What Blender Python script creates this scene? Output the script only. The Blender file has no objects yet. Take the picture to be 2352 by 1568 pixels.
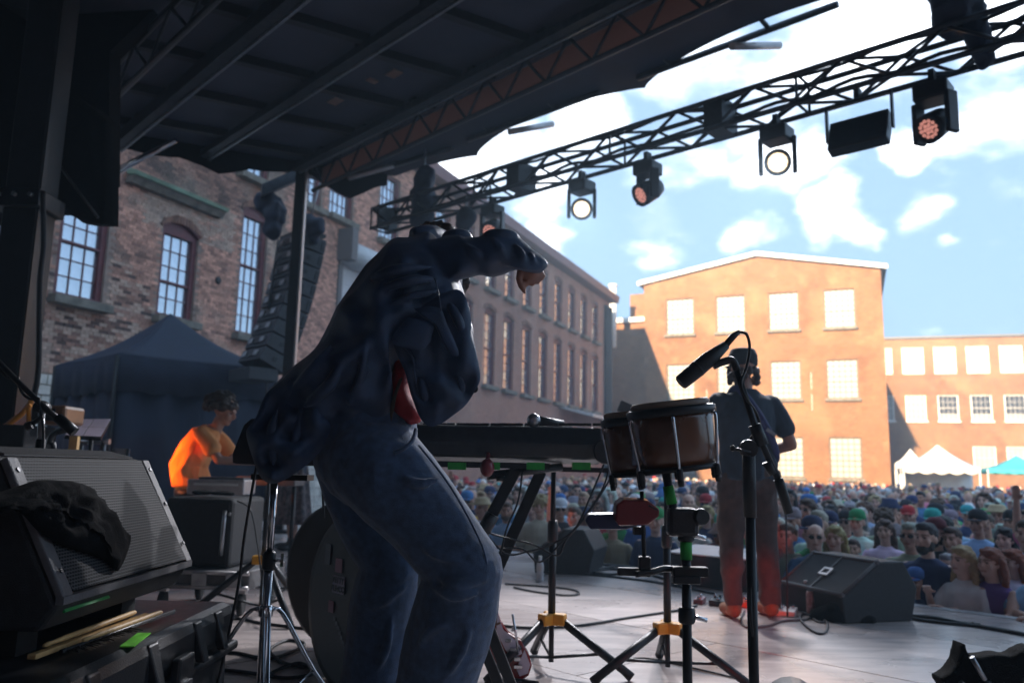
import bpy, bmesh, math, random
import numpy as np
from mathutils import Vector, Matrix, noise
random.seed(11)
rng = np.random.default_rng(5)
scene = bpy.context.scene
col = scene.collection
R = math.radians
PI = math.pi

# ------------------------------------------------------------------ camera
# all picture measurements are in a 2352 x 1568 frame
F, CX, CY, EYE = 1850., 1176., 784., .98
PITCH, ROLL = math.atan((1076 - 784) / F), .022
CM = np.array(Matrix.Rotation(PI / 2 + PITCH, 3, 'X') @ Matrix.Rotation(ROLL, 3, 'Z'))
CAM = np.array([0, 0, EYE])
cd = bpy.data.cameras.new('camera')
cam = bpy.data.objects.new('camera', cd)
col.objects.link(cam)
cam.location = CAM
cam.rotation_euler = (Matrix.Rotation(PI / 2 + PITCH, 3, 'X') @ Matrix.Rotation(ROLL, 3, 'Z')).to_euler()
cd.sensor_width = 36
cd.lens = F / 2352 * 36
cd.clip_start = .05
cd.clip_end = 3000
cd.dof.use_dof = True
cd.dof.focus_distance = 2.5
cd.dof.aperture_fstop = 3.0
scene.camera = cam

# ------------------------------------------------------------------ sky, sun, exposure
SUN = np.array([.54, 1, -.262])
SUN = SUN / np.linalg.norm(SUN)
sd = bpy.data.lights.new('sun', 'SUN')
sd.energy = 2.0
sd.angle = R(.55)
sd.color = (1, .76, .50)
so = bpy.data.objects.new('sun', sd)
col.objects.link(so)
so.location = (-30, -60, 40)
so.rotation_euler = Vector(SUN).to_track_quat('-Z', 'Y').to_euler()
scene.view_settings.view_transform = 'Standard'
scene.view_settings.look = 'None'
scene.view_settings.gamma = 1
scene.view_settings.exposure = 3.47

def ray(x, y):
    d = CM @ np.array([(x - CX) / F, -(y - CY) / F, -1.])
    return d / d[1]
def P(x, y, Y):
    return CAM + ray(x, y) * Y
def PF(x, y, z=0.):
    d = ray(x, y)
    return CAM + d * ((z - EYE) / d[2])
def PL(x, y, o, n):
    d = ray(x, y)
    return CAM + d * (np.dot(np.asarray(o) - CAM, n) / np.dot(d, n))
def px(n, Y):               # length of n picture pixels at depth Y
    return n * Y / F

w = bpy.data.worlds.new('World')
scene.world = w
w.use_nodes = True
nt = w.node_tree
N, L = nt.nodes, nt.links
for n in list(N):
    N.remove(n)
out = N.new('ShaderNodeOutputWorld')
bg = N.new('ShaderNodeBackground')
bg.inputs[1].default_value = .15
L.new(bg.outputs[0], out.inputs[0])
sky = N.new('ShaderNodeTexSky')
sky.sky_type = 'NISHITA'
sky.sun_disc = False
sky.sun_elevation = R(12.9)
sky.sun_rotation = math.atan2(-SUN[0], -SUN[1])
sky.air_density = 1.0
sky.dust_density = .6
sky.ozone_density = 1.6
tc = N.new('ShaderNodeTexCoord')
def wm(op, a, b=None, c=None):
    m = N.new('ShaderNodeMath')
    m.operation = op
    for i, v in enumerate((a, b, c)):
        if v is None:
            continue
        if isinstance(v, (int, float)):
            m.inputs[i].default_value = v
        else:
            L.new(v, m.inputs[i])
    return m.outputs[0]
sep = N.new('ShaderNodeSeparateXYZ')
L.new(tc.outputs['Generated'], sep.inputs[0])
zz = wm('ADD', wm('MAXIMUM', sep.outputs[2], 0.), .22)
comb = N.new('ShaderNodeCombineXYZ')
L.new(wm('DIVIDE', sep.outputs[0], zz), comb.inputs[0])
L.new(wm('DIVIDE', sep.outputs[1], zz), comb.inputs[1])
nz = N.new('ShaderNodeTexNoise')
nz.inputs['Scale'].default_value = 2.1
nz.inputs['Detail'].default_value = 9
nz.inputs['Roughness'].default_value = .58
L.new(comb.outputs[0], nz.inputs[0])
nz2 = N.new('ShaderNodeTexNoise')
nz2.inputs['Scale'].default_value = .9
nz2.inputs['Detail'].default_value = 3
L.new(comb.outputs[0], nz2.inputs[0])
# scattered fair-weather clouds over the whole sky, with the larger banks where they stood
blobs = [(1640, 110, .10), (1800, 150, .10), (1960, 90, .09), (1700, 260, .08), (1560, 370, .07), (1330, 300, .06), (1780, 370, .06),
         (1110, 330, .09), (1010, 380, .07), (1530, 510, .055), (1505, 570, .045), (1715, 545, .04), (1900, 470, .035),
         (1960, 520, .035), (2150, 470, .04), (1870, 535, .03), (2290, 270, .07), (2330, 450, .04), (2290, 560, .03),
         (2090, 345, .03), (1260, 560, .04), (2180, 570, .02), (2330, 90, .06), (1230, 420, .06)]
acc = None
map1 = N.new('ShaderNodeMapping')
map1.inputs['Scale'].default_value = (1, 1, 1.35)
# ragged blob outlines
nzw = N.new('ShaderNodeTexNoise')
nzw.inputs['Scale'].default_value = 14
nzw.inputs['Detail'].default_value = 6
L.new(tc.outputs['Generated'], nzw.inputs[0])
vm0 = N.new('ShaderNodeVectorMath')
vm0.operation = 'MULTIPLY_ADD'
L.new(nzw.outputs['Color'], vm0.inputs[0])
vm0.inputs[1].default_value = (.07, .07, .07)
L.new(tc.outputs['Generated'], vm0.inputs[2])
vm1 = N.new('ShaderNodeVectorMath')
vm1.operation = 'SUBTRACT'
L.new(vm0.outputs[0], vm1.inputs[0])
vm1.inputs[1].default_value = (.035, .035, .035)
L.new(vm1.outputs[0], map1.inputs[0])
for bx_, by_, br_ in blobs:
    d = ray(bx_, by_)
    d = d / np.linalg.norm(d)
    vd = N.new('ShaderNodeVectorMath')
    vd.operation = 'DISTANCE'
    L.new(map1.outputs[0], vd.inputs[0])
    vd.inputs[1].default_value = (d[0], d[1], d[2] * 1.35)
    b = wm('MULTIPLY_ADD', vd.outputs['Value'], -1 / (br_ * 1.25), 1.)
    acc = b if acc is None else wm('MAXIMUM', acc, b)
acc = wm('MAXIMUM', acc, -.08)
base = wm('ADD', wm('MULTIPLY', nz.outputs[0], .9), wm('MULTIPLY', nz2.outputs[0], .35))
dens = wm('ADD', base, wm('MULTIPLY', acc, .34))
mr = N.new('ShaderNodeMapRange')
mr.interpolation_type = 'SMOOTHSTEP'
L.new(dens, mr.inputs[0])
mr.inputs[1].default_value = .69
mr.inputs[2].default_value = 1.02
mr.inputs[4].default_value = .93
ccol = N.new('ShaderNodeValToRGB')
L.new(nz.outputs[0], ccol.inputs[0])
ccol.color_ramp.elements[0].position = .42
ccol.color_ramp.elements[0].color = (.16, .19, .24, 1)
ccol.color_ramp.elements[1].position = .66
ccol.color_ramp.elements[1].color = (.94, .97, 1., 1)
csc = N.new('ShaderNodeVectorMath')
csc.operation = 'SCALE'
L.new(ccol.outputs[0], csc.inputs[0])
csc.inputs['Scale'].default_value = 4.7
# thin high veil lifts and whitens the blue evenly
veil = N.new('ShaderNodeMix')
veil.data_type = 'RGBA'
veil.inputs['Factor'].default_value = .975
L.new(sky.outputs[0], veil.inputs['A'])
veil.inputs['B'].default_value = (.29, .436, .64, 1)
mixc = N.new('ShaderNodeMix')
mixc.data_type = 'RGBA'
L.new(mr.outputs[0], mixc.inputs['Factor'])
L.new(veil.outputs['Result'], mixc.inputs['A'])
L.new(csc.outputs[0], mixc.inputs['B'])
L.new(mixc.outputs['Result'], bg.inputs[0])

# ------------------------------------------------------------------ materials
MATS = {}
def mat(name, c=(.5, .5, .5), rough=.6, metal=0., var=.15, scale=8., bump=0., bscale=60., spec=.5, sheen=0., coat=0.,
        emit=None, estr=0., c2=None, objcol=False, attr=None):
    if name in MATS:
        return MATS[name]
    m = bpy.data.materials.new(name)
    m.use_nodes = True
    n, l = m.node_tree.nodes, m.node_tree.links
    b = n['Principled BSDF']
    b.inputs['Roughness'].default_value = rough
    b.inputs['Metallic'].default_value = metal
    b.inputs['Specular IOR Level'].default_value = spec
    b.inputs['Sheen Weight'].default_value = sheen
    b.inputs['Coat Weight'].default_value = coat
    t = n.new('ShaderNodeTexCoord')
    nz = n.new('ShaderNodeTexNoise')
    nz.inputs['Scale'].default_value = scale
    nz.inputs['Detail'].default_value = 6
    l.new(t.outputs['Object'], nz.inputs[0])
    rp = n.new('ShaderNodeValToRGB')
    l.new(nz.outputs[0], rp.inputs[0])
    c = tuple(c)
    lo = tuple(max(0, x * (1 - var)) for x in c) if c2 is None else tuple(c2)
    hi = tuple(min(1, x * (1 + var)) for x in c)
    rp.color_ramp.elements[0].position = .3
    rp.color_ramp.elements[1].position = .7
    rp.color_ramp.elements[0].color = (*lo, 1)
    rp.color_ramp.elements[1].color = (*hi, 1)
    if objcol or attr:
        if objcol:
            oi = n.new('ShaderNodeObjectInfo')
            src = oi.outputs['Color']
        else:
            oi = n.new('ShaderNodeAttribute')
            oi.attribute_name = attr
            src = oi.outputs['Color']
        mx = n.new('ShaderNodeMix')
        mx.data_type = 'RGBA'
        mx.blend_type = 'MULTIPLY'
        mx.inputs['Factor'].default_value = 1
        l.new(rp.outputs[0], mx.inputs['A'])
        l.new(src, mx.inputs['B'])
        l.new(mx.outputs['Result'], b.inputs['Base Color'])
    else:
        l.new(rp.outputs[0], b.inputs['Base Color'])
    mr = n.new('ShaderNodeMapRange')
    l.new(nz.outputs[0], mr.inputs[0])
    mr.inputs[3].default_value = max(0, rough - .08)
    mr.inputs[4].default_value = min(1, rough + .08)
    l.new(mr.outputs[0], b.inputs['Roughness'])
    if bump:
        nb = n.new('ShaderNodeTexNoise')
        nb.inputs['Scale'].default_value = bscale
        nb.inputs['Detail'].default_value = 4
        l.new(t.outputs['Object'], nb.inputs[0])
        bp = n.new('ShaderNodeBump')
        bp.inputs['Strength'].default_value = bump
        bp.inputs['Distance'].default_value = .01
        l.new(nb.outputs[0], bp.inputs['Height'])
        l.new(bp.outputs[0], b.inputs['Normal'])
    if emit:
        b.inputs['Emission Color'].default_value = (*emit, 1)
        b.inputs['Emission Strength'].default_value = estr
    MATS[name] = m
    return m

# ------------------------------------------------------------------ mesh helpers
class MB:
    def __init__(s):
        s.v, s.f, s.sm, s.c = [], [], [], []
    def add(s, v, f, smooth=False, c=None):
        o = len(s.v)
        s.v += [tuple(map(float, q)) for q in v]
        s.f += [tuple(i + o for i in q) for q in f]
        s.sm += [smooth] * len(f)
        if c is not None:
            s.c += [c] * len(v)
        return s
    def box(s, c, size, ax=None, c_=None):
        h = np.array(size) / 2.
        ax = np.eye(3) if ax is None else np.asarray(ax)
        q = [np.asarray(c) + ax.T @ (h * np.array(k)) for k in ((-1,-1,-1),(1,-1,-1),(1,1,-1),(-1,1,-1),(-1,-1,1),(1,-1,1),(1,1,1),(-1,1,1))]
        return s.add(q, BOXF, c=c_)
    def hexa(s, q, c_=None):           # 8 corners, bottom ring then top ring
        return s.add(q, BOXF, c=c_)
    def prism(s, poly, d):             # 3D polygon extruded along vector d
        poly = [np.asarray(q, float) for q in poly]
        n = len(poly)
        d = np.asarray(d, float)
        nn = sum((np.cross(poly[i] - poly[0], poly[(i + 1) % n] - poly[0]) for i in range(n)), np.zeros(3))
        v = poly + [q + d for q in poly]
        a, b = tuple(range(n)), tuple(range(n, 2 * n))
        if np.dot(nn, d) > 0:
            f = [a[::-1], b] + [(i, (i + 1) % n, n + (i + 1) % n, n + i) for i in range(n)]
        else:
            f = [a, b[::-1]] + [((i + 1) % n, i, n + i, n + (i + 1) % n) for i in range(n)]
        return s.add(v, f)
    def tube(s, pts, r, n=8, cap=True, smooth=True, flat=None, c_=None):
        pts = [np.asarray(q, float) for q in pts]
        m = len(pts)
        rr = list(r) if hasattr(r, '__len__') else [r] * m
        v, prev = [], None
        for i, q in enumerate(pts):
            t = pts[min(i + 1, m - 1)] - pts[max(i - 1, 0)]
            t = t / (np.linalg.norm(t) + 1e-9)
            if prev is None:
                a = np.array([0, 0, 1.]) if abs(t[2]) < .9 else np.array([1., 0, 0])
            else:
                a = prev
            a = a - t * np.dot(a, t)
            a = a / (np.linalg.norm(a) + 1e-9)
            prev = a
            b = np.cross(t, a)
            ra, rb = rr[i] if hasattr(rr[i], '__len__') else (rr[i], rr[i])
            for k in range(n):
                th = 2 * PI * k / n
                v.append(q + a * (math.cos(th) * ra) + b * (math.sin(th) * rb))
        f = []
        for i in range(m - 1):
            for k in range(n):
                f.append((i * n + k, i * n + (k + 1) % n, (i + 1) * n + (k + 1) % n, (i + 1) * n + k))
        o = len(s.v)
        s.add(v, f, smooth, c_)
        if cap:
            s.f += [tuple(o + k for k in range(n))[::-1], tuple(o + (m - 1) * n + k for k in range(n))]
            s.sm += [False, False]
        return s
    def loft(s, rings, cap=True, smooth=True, close=True):
        n = len(rings[0])
        v = [q for r in rings for q in r]
        f = []
        kk = n if close else n - 1
        for i in range(len(rings) - 1):
            for k in range(kk):
                f.append((i * n + k, i * n + (k + 1) % n, (i + 1) * n + (k + 1) % n, (i + 1) * n + k))
        o = len(s.v)
        s.add(v, f, smooth)
        if cap:
            s.f += [tuple(o + k for k in range(n))[::-1], tuple(o + (len(rings) - 1) * n + k for k in range(n))]
            s.sm += [smooth, smooth]
        return s
    def lathe(s, prof, c, axis=(0, 0, 1), n=16, smooth=True):   # prof: (radius, height)
        a = np.asarray(axis, float)
        a = a / np.linalg.norm(a)
        e = np.array([0, 0, 1.]) if abs(a[2]) < .9 else np.array([1., 0, 0])
        e = e - a * np.dot(e, a)
        e = e / np.linalg.norm(e)
        f_ = np.cross(a, e)
        rings = [[np.asarray(c) + a * h + (e * math.cos(2 * PI * k / n) + f_ * math.sin(2 * PI * k / n)) * max(r, 1e-4) for k in range(n)] for r, h in prof]
        if prof[-1][1] < prof[0][1]:
            rings = rings[::-1]
        s.loft(rings, True, smooth)
        if len(s.sm) >= 2:
            s.sm[-1] = s.sm[-2] = False
        return s
    def ell(s, c, r, n=12, m=8, ax=None, smooth=True, c_=None):
        ax = np.eye(3) if ax is None else np.asarray(ax)
        r = np.array(r if hasattr(r, '__len__') else (r, r, r), float)
        v = [np.asarray(c) + ax.T @ (r * np.array([0, 0, -1.]))]
        for i in range(1, m):
            ph = -PI / 2 + PI * i / m
            for k in range(n):
                th = 2 * PI * k / n
                v.append(np.asarray(c) + ax.T @ (r * np.array([math.cos(ph) * math.cos(th), math.cos(ph) * math.sin(th), math.sin(ph)])))
        v.append(np.asarray(c) + ax.T @ (r * np.array([0, 0, 1.])))
        f = [(0, 1 + (k + 1) % n, 1 + k) for k in range(n)]
        for i in range(m - 2):
            for k in range(n):
                a = 1 + i * n
                f.append((a + k, a + (k + 1) % n, a + n + (k + 1) % n, a + n + k))
        e = 1 + (m - 2) * n
        f += [(e + k, e + (k + 1) % n, len(v) - 1) for k in range(n)]
        return s.add(v, f, smooth, c_)
    def mesh(s, name, origin=(0, 0, 0)):
        me = bpy.data.meshes.new(name)
        o = np.asarray(origin, float)
        V = np.array(s.v, float) - o if s.v else np.zeros((0, 3))
        me.from_pydata(V.tolist(), [], s.f)
        me.polygons.foreach_set('use_smooth', s.sm)
        if s.c:
            at = me.color_attributes.new('Col', 'FLOAT_COLOR', 'POINT')
            at.data.foreach_set('color', [x for q in s.c for x in (*q, 1.)])
        me.update()
        return me
    def build(s, name, m, parent=None, label=None, bevel=0., origin=None, mods=None):
        og = wloc(parent) if parent is not None else (origin if origin is not None else (0, 0, 0))
        me = s.mesh(name, og)
        me.materials.append(MATS[m] if isinstance(m, str) else m)
        o = bpy.data.objects.new(name, me)
        col.objects.link(o)
        if parent is not None:
            o.parent = parent
        else:
            o.location = og
        if label:
            o['label'] = label
        if bevel:
            b = o.modifiers.new('b', 'BEVEL')
            b.width = bevel
            b.segments = 2
            b.limit_method = 'ANGLE'
            b.angle_limit = R(40)
        return o
BOXF = [(3, 2, 1, 0), (4, 5, 6, 7), (0, 1, 5, 4), (1, 2, 6, 5), (2, 3, 7, 6), (3, 0, 4, 7)]
def wloc(o):
    q = np.zeros(3)
    while o is not None:
        q = q + np.array(o.location)
        o = o.parent
    return q
def tag(o, label=None, cat=None, group=None, kind=None):
    if label: o['label'] = label
    if cat: o['category'] = cat
    if group: o['group'] = group
    if kind: o['kind'] = kind
    return o
def thing(name, label, cat, loc=(0, 0, 0), group=None):
    o = bpy.data.objects.new(name, None)
    o.empty_display_size = .1
    col.objects.link(o)
    o.location = tuple(float(q) for q in loc)
    return tag(o, label, cat, group)
def copyobj(o, parent, loc=None):
    c = o.copy()
    col.objects.link(c)
    c.parent = parent
    if loc is not None:
        c.location = loc
    return c
def lerp(a, b, t):
    return np.asarray(a) * (1 - t) + np.asarray(b) * t
def smooth_path(pts, k=6):
    pts = [np.asarray(q, float) for q in pts]
    o = []
    for i in range(len(pts) - 1):
        p0, p1, p2, p3 = pts[max(i - 1, 0)], pts[i], pts[i + 1], pts[min(i + 2, len(pts) - 1)]
        for j in range(k):
            t = j / k
            o.append(.5 * ((2 * p1) + (-p0 + p2) * t + (2 * p0 - 5 * p1 + 4 * p2 - p3) * t * t + (-p0 + 3 * p1 - 3 * p2 + p3) * t ** 3))
    o.append(pts[-1])
    return o
def unit(v):
    v = np.asarray(v, float)
    return v / np.linalg.norm(v)
GZ = -1.15                         # courtyard ground; the stage deck is z = 0
# stage axes: E1 runs along the front edge (to the far left), EN points at the audience
EA = R(43)
E1 = np.array([-math.sin(EA), math.cos(EA), 0])
EN = np.array([math.cos(EA), math.sin(EA), 0])
UP = np.array([0, 0, 1.])
def SC(s, c, z=0.):
    return E1 * s + EN * c + UP * z
EDGE = 6.8
# ------------------------------------------------------------------ material set
def make_translucent(name, c):
    m = MATS[name]; n, l = m.node_tree.nodes, m.node_tree.links
    t = n.new('ShaderNodeBsdfTranslucent'); t.inputs[0].default_value = (*c, 1); x = n.new('ShaderNodeMixShader'); x.inputs[0].default_value = .55
    l.new(n['Principled BSDF'].outputs[0], x.inputs[1]); l.new(t.outputs[0], x.inputs[2]); l.new(x.outputs[0], n['Material Output'].inputs[0])
mat('black_metal', (.016, .017, .02), .42, .3, .3, 20)
mat('black_paint', (.012, .013, .016), .5, 0, .3, 12, .15, 120)
mat('black_plastic', (.014, .015, .018), .38, 0, .3, 30, .2, 200)
mat('black_cloth', (.0045, .0045, .0055), .95, 0, .4, 25, .5, 260, spec=.15)
mat('tent_dark', (.02, .029, .055), .75, 0, .25, 3, .2, 25)
mat('roof_vinyl', (.05, .056, .085), .6, 0, .25, 1.5)
mat('tan_vinyl', (.42, .30, .24), .7, 0, .15, 2); make_translucent('tan_vinyl', (.55, .34, .28))
mat('truss_metal', (.05, .055, .065), .4, .6, .3, 10)
mat('chrome', (.62, .64, .68), .16, 1, .1, 12)
mat('steel', (.34, .35, .37), .35, .9, .2, 15)
mat('alu_pale', (.55, .52, .52), .45, .5, .15, 8)
mat('yellow_plastic', (.72, .33, .015), .45, 0, .1, 20)
mat('green_tape', (.02, .32, .04), .6, 0, .15, 30)
mat('neon_tape', (.2, .75, .05), .6, 0, .15, 40)
mat('green_reflection', (.01, .22, .05), .6, 0, .15, 40)
mat('wood_pale', (.55, .34, .14), .55, 0, .25, 9, .2, 80)
mat('wood_brown', (.16, .075, .035), .4, 0, .4, 6, coat=.3)
mat('bongo_wood', (.10, .035, .012), .28, 0, .6, 5, coat=.6)
mat('bongo_skin', (.22, .16, .12), .6, 0, .2, 9)
mat('white_paint', (.72, .72, .70), .55, 0, .08, 3)
mat('white_vinyl', (.85, .84, .82), .5, 0, .05, 2)
mat('teal_vinyl', (.07, .48, .55), .55, 0, .1, 2)
mat('maroon_paint', (.13, .028, .032), .5, 0, .2, 6)
mat('sill_stone', (.17, .155, .13), .85, 0, .4, 5, .4, 30)
mat('copper_green', (.22, .33, .24), .7, 0, .3, 3, .3, 30)
mat('window_blind', (.27, .265, .25), .45, 0, .06, .7)
mat('dark_glass', (.035, .035, .04), .08, 0, .4, .8, spec=.8)
mat('old_glass', (.62, .68, .76), .05, .8, .12, 1.2)
mat('shutter_metal', (.55, .56, .58), .5, .2, .1, 2)
mat('grille_metal', (.20, .19, .20), .45, .35, .2, 30)
mat('wedge_paint', (.016, .016, .018), .62, 0, .4, 40, .5, 300)
mat('trim_grey', (.11, .105, .11), .6, 0, .2, 30, .3, 200)
mat('paper', (.82, .72, .86), .7, 0, .06, 10)
mat('red_plastic', (.16, .012, .018), .35, 0, .2, 12, coat=.3)
mat('blue_plastic', (.02, .03, .09), .4, 0, .2, 12)
mat('orange_tape', (.65, .25, .02), .6, 0, .1, 20)
mat('cable_black', (.012, .012, .014), .55, 0, .3, 30)
mat('cable_orange', (.70, .25, .02), .5, 0, .1, 10)
mat('clear_plastic', (.55, .55, .58), .15, 0, .1, 30, spec=.8)
mat('denim', (.040, .074, .145), .85, 0, .35, 40, .35, 300, sheen=.25)
mat('jacket_wool', (.022, .046, .10), .5, 0, .3, 14, .25, 400, sheen=.15)
mat('lining', (.05, .035, .025), .5, 0, .2, 14)
mat('red_shirt', (.30, .008, .012), .7, 0, .25, 9)
mat('skin', (.42, .22, .15), .5, 0, .12, 18)
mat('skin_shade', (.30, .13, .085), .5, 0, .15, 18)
mat('hair_brown', (.035, .018, .011), .55, 0, .5, 30, .6, 90)
mat('hair_painted_rim', (.30, .19, .10), .55, 0, .5, 30, .6, 90)
mat('flightcase', (.10, .10, .105), .5, .2, .3, 10)
mat('amp_black', (.012, .013, .016), .8, 0, .4, 40, .5, 250)
mat('rubber', (.02, .02, .02), .8)
mat('guitar_red', (.22, .012, .015), .25, 0, .2, 8, coat=.6)
mat('guitar_white', (.62, .56, .66), .3, 0, .05, 8, coat=.5)
mat('guitar_dark', (.02, .02, .022), .3, 0, .2, 8, coat=.5)
mat('led_white', (.9, .8, .6), .4, emit=(1, .80, .52), estr=.3)
mat('led_warm', (.9, .8, .6), .4, emit=(1, .74, .42), estr=.085)
mat('led_pink', (.6, .3, .25), .4, emit=(1, .42, .34), estr=.045)
mat('led_orange', (.8, .3, .05), .4, emit=(1, .35, .03), estr=1)
mat('led_red', (.8, .05, .03), .4, emit=(1, .05, .02), estr=1)
mat('led_green', (.05, .6, .1), .4, emit=(.05, 1, .2), estr=.2)

def brickmat(name, u, c1, c2, mortar, stain=(.05, .04, .035), stain_amt=.35, pale=(.45, .36, .30), pale_amt=.2, bw=.215, rh=.075):
    m = bpy.data.materials.new(name)
    m.use_nodes = True
    n, l = m.node_tree.nodes, m.node_tree.links
    b = n['Principled BSDF']
    b.inputs['Roughness'].default_value = .85
    t = n.new('ShaderNodeTexCoord')
    d = n.new('ShaderNodeVectorMath'); d.operation = 'DOT_PRODUCT'
    l.new(t.outputs['Object'], d.inputs[0]); d.inputs[1].default_value = tuple(u)
    s = n.new('ShaderNodeSeparateXYZ'); l.new(t.outputs['Object'], s.inputs[0])
    c = n.new('ShaderNodeCombineXYZ'); l.new(d.outputs['Value'], c.inputs[0]); l.new(s.outputs[2], c.inputs[1])
    bt = n.new('ShaderNodeTexBrick')
    l.new(c.outputs[0], bt.inputs[0])
    for k, v in (('Color1', c1), ('Color2', c2), ('Mortar', mortar)):
        bt.inputs[k].default_value = (*v, 1)
    bt.inputs['Scale'].default_value = 1
    bt.inputs['Mortar Size'].default_value = .008
    bt.inputs['Brick Width'].default_value = bw
    bt.inputs['Row Height'].default_value = rh
    prev = bt.outputs['Color']
    for sc, colr, amt, lo, hi in ((.45, stain, stain_amt, .5, .72), (.33, pale, pale_amt, .52, .75), (2.2, stain, stain_amt * .6, .5, .8), (1.5, pale, pale_amt, .55, .8)):
        nz = n.new('ShaderNodeTexNoise'); nz.inputs['Scale'].default_value = sc; nz.inputs['Detail'].default_value = 7
        mp = n.new('ShaderNodeMapping'); mp.inputs['Location'].default_value = (sc * 7, 3, 1); l.new(c.outputs[0], mp.inputs[0])
        l.new(mp.outputs[0], nz.inputs[0])
        mr = n.new('ShaderNodeMapRange'); l.new(nz.outputs[0], mr.inputs[0])
        mr.inputs[1].default_value = lo; mr.inputs[2].default_value = hi; mr.inputs[4].default_value = amt
        mx = n.new('ShaderNodeMix'); mx.data_type = 'RGBA'
        l.new(mr.outputs[0], mx.inputs['Factor']); l.new(prev, mx.inputs['A']); mx.inputs['B'].default_value = (*colr, 1)
        prev = mx.outputs['Result']
    l.new(prev, b.inputs['Base Color'])
    bp = n.new('ShaderNodeBump'); bp.inputs['Strength'].default_value = .6; bp.inputs['Distance'].default_value = .01; bp.invert = True
    l.new(bt.outputs['Fac'], bp.inputs['Height']); l.new(bp.outputs[0], b.inputs['Normal'])
    MATS[name] = m
    return m

# ------------------------------------------------------------------ ground and stage
g = MB().add([(-400, -200, GZ), (400, -200, GZ), (400, 700, GZ), (-400, 700, GZ)], [(0, 1, 2, 3)])
mat('asphalt', (.06, .06, .062), .9, 0, .3, 3, .4, 60)
tag(g.build('ground', 'asphalt'), kind='structure')
def floor_material():
    m = bpy.data.materials.new('deck_wood'); m.use_nodes = True
    n, l = m.node_tree.nodes, m.node_tree.links
    b = n['Principled BSDF']
    t = n.new('ShaderNodeTexCoord'); mp = n.new('ShaderNodeMapping')
    mp.inputs['Rotation'].default_value = (0, 0, EA); mp.inputs['Scale'].default_value = (1, 5, 1)
    l.new(t.outputs['Object'], mp.inputs[0])
    def nzz(sc, det, v):
        q = n.new('ShaderNodeTexNoise'); q.inputs['Scale'].default_value = sc; q.inputs['Detail'].default_value = det
        l.new(v, q.inputs[0]); return q.outputs[0]
    a = nzz(2.2, 8, mp.outputs[0]); c = nzz(1.1, 5, t.outputs['Object']); e = nzz(9, 8, mp.outputs[0])
    rp = n.new('ShaderNodeValToRGB'); l.new(a, rp.inputs[0])
    rp.color_ramp.elements[0].position = .32; rp.color_ramp.elements[0].color = (.36, .30, .285, 1)
    rp.color_ramp.elements[1].position = .68; rp.color_ramp.elements[1].color = (.60, .51, .48, 1)
    mr = n.new('ShaderNodeMapRange'); l.new(e, mr.inputs[0]); mr.inputs[1].default_value = .62; mr.inputs[2].default_value = .72; mr.inputs[4].default_value = .65
    mx = n.new('ShaderNodeMix'); mx.data_type = 'RGBA'; l.new(mr.outputs[0], mx.inputs['Factor']); l.new(rp.outputs[0], mx.inputs['A'])
    mx.inputs['B'].default_value = (.07, .06, .055, 1)
    oi = n.new('ShaderNodeObjectInfo'); m2 = n.new('ShaderNodeMapRange'); l.new(oi.outputs['Random'], m2.inputs[0]); m2.inputs[3].default_value = .85; m2.inputs[4].default_value = 1.1
    vs = n.new('ShaderNodeVectorMath'); vs.operation = 'SCALE'; l.new(mx.outputs['Result'], vs.inputs[0]); l.new(m2.outputs[0], vs.inputs['Scale'])
    l.new(vs.outputs[0], b.inputs['Base Color'])
    r = n.new('ShaderNodeMapRange'); l.new(c, r.inputs[0]); r.inputs[1].default_value = .3; r.inputs[2].default_value = .7; r.inputs[3].default_value = .2; r.inputs[4].default_value = .36; b.inputs['Specular IOR Level'].default_value = .7
    l.new(r.outputs[0], b.inputs['Roughness'])
    bp = n.new('ShaderNodeBump'); bp.inputs['Strength'].default_value = .25; bp.inputs['Distance'].default_value = .004; l.new(a, bp.inputs['Height']); l.new(bp.outputs[0], b.inputs['Normal'])
    MATS['deck_wood'] = m
floor_material()
AXS = np.array([E1, EN, UP])
def sbox(mb, s0, s1, c0, c1, z0, z1):
    return mb.box(SC((s0 + s1) / 2, (c0 + c1) / 2, (z0 + z1) / 2), (s1 - s0, c1 - c0, z1 - z0), AXS)
st = MB()
sbox(st, -7, 18, -4.2, EDGE, -.2, -.02)
stage = tag(st.build('stage_floor', 'black_paint'), kind='structure')
deck_mesh = {}
ci = EDGE - .09
k = 0
while ci > -4:
    c0 = max(ci - 1.22, -4.2)
    s0 = -7 + (k % 2) * 1.22
    while s0 < 17.9:
        s1 = min(s0 + 2.44, 18)
        key = (round(s1 - s0, 2), round(ci - c0, 2))
        if key not in deck_mesh:
            mb = MB(); sbox(mb, -key[0] / 2 + .003, key[0] / 2 - .003, -key[1] / 2 + .003, key[1] / 2 - .003, -.018, 0)
            me = mb.mesh('deck_panel'); me.materials.append(MATS['deck_wood']); deck_mesh[key] = me
        o = bpy.data.objects.new('deck_panel', deck_mesh[key]); col.objects.link(o); o.parent = stage
        o.location = SC((s0 + s1) / 2, (c0 + ci) / 2, random.uniform(-.0012, .0012))
        s0 = s1
    ci = c0
    k += 1
mb = MB(); sbox(mb, -7, 18, EDGE - .087, EDGE + .02, -.14, .006)
mb.build('edge_trim', 'alu_pale', stage, bevel=.006)
mb = MB(); sbox(mb, -7, 18, EDGE - .06, EDGE - .02, GZ, -.2); sbox(mb, 17.9, 17.96, -4, EDGE - .1, GZ, -.2)
mb.build('skirt', 'black_cloth', stage)

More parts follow.
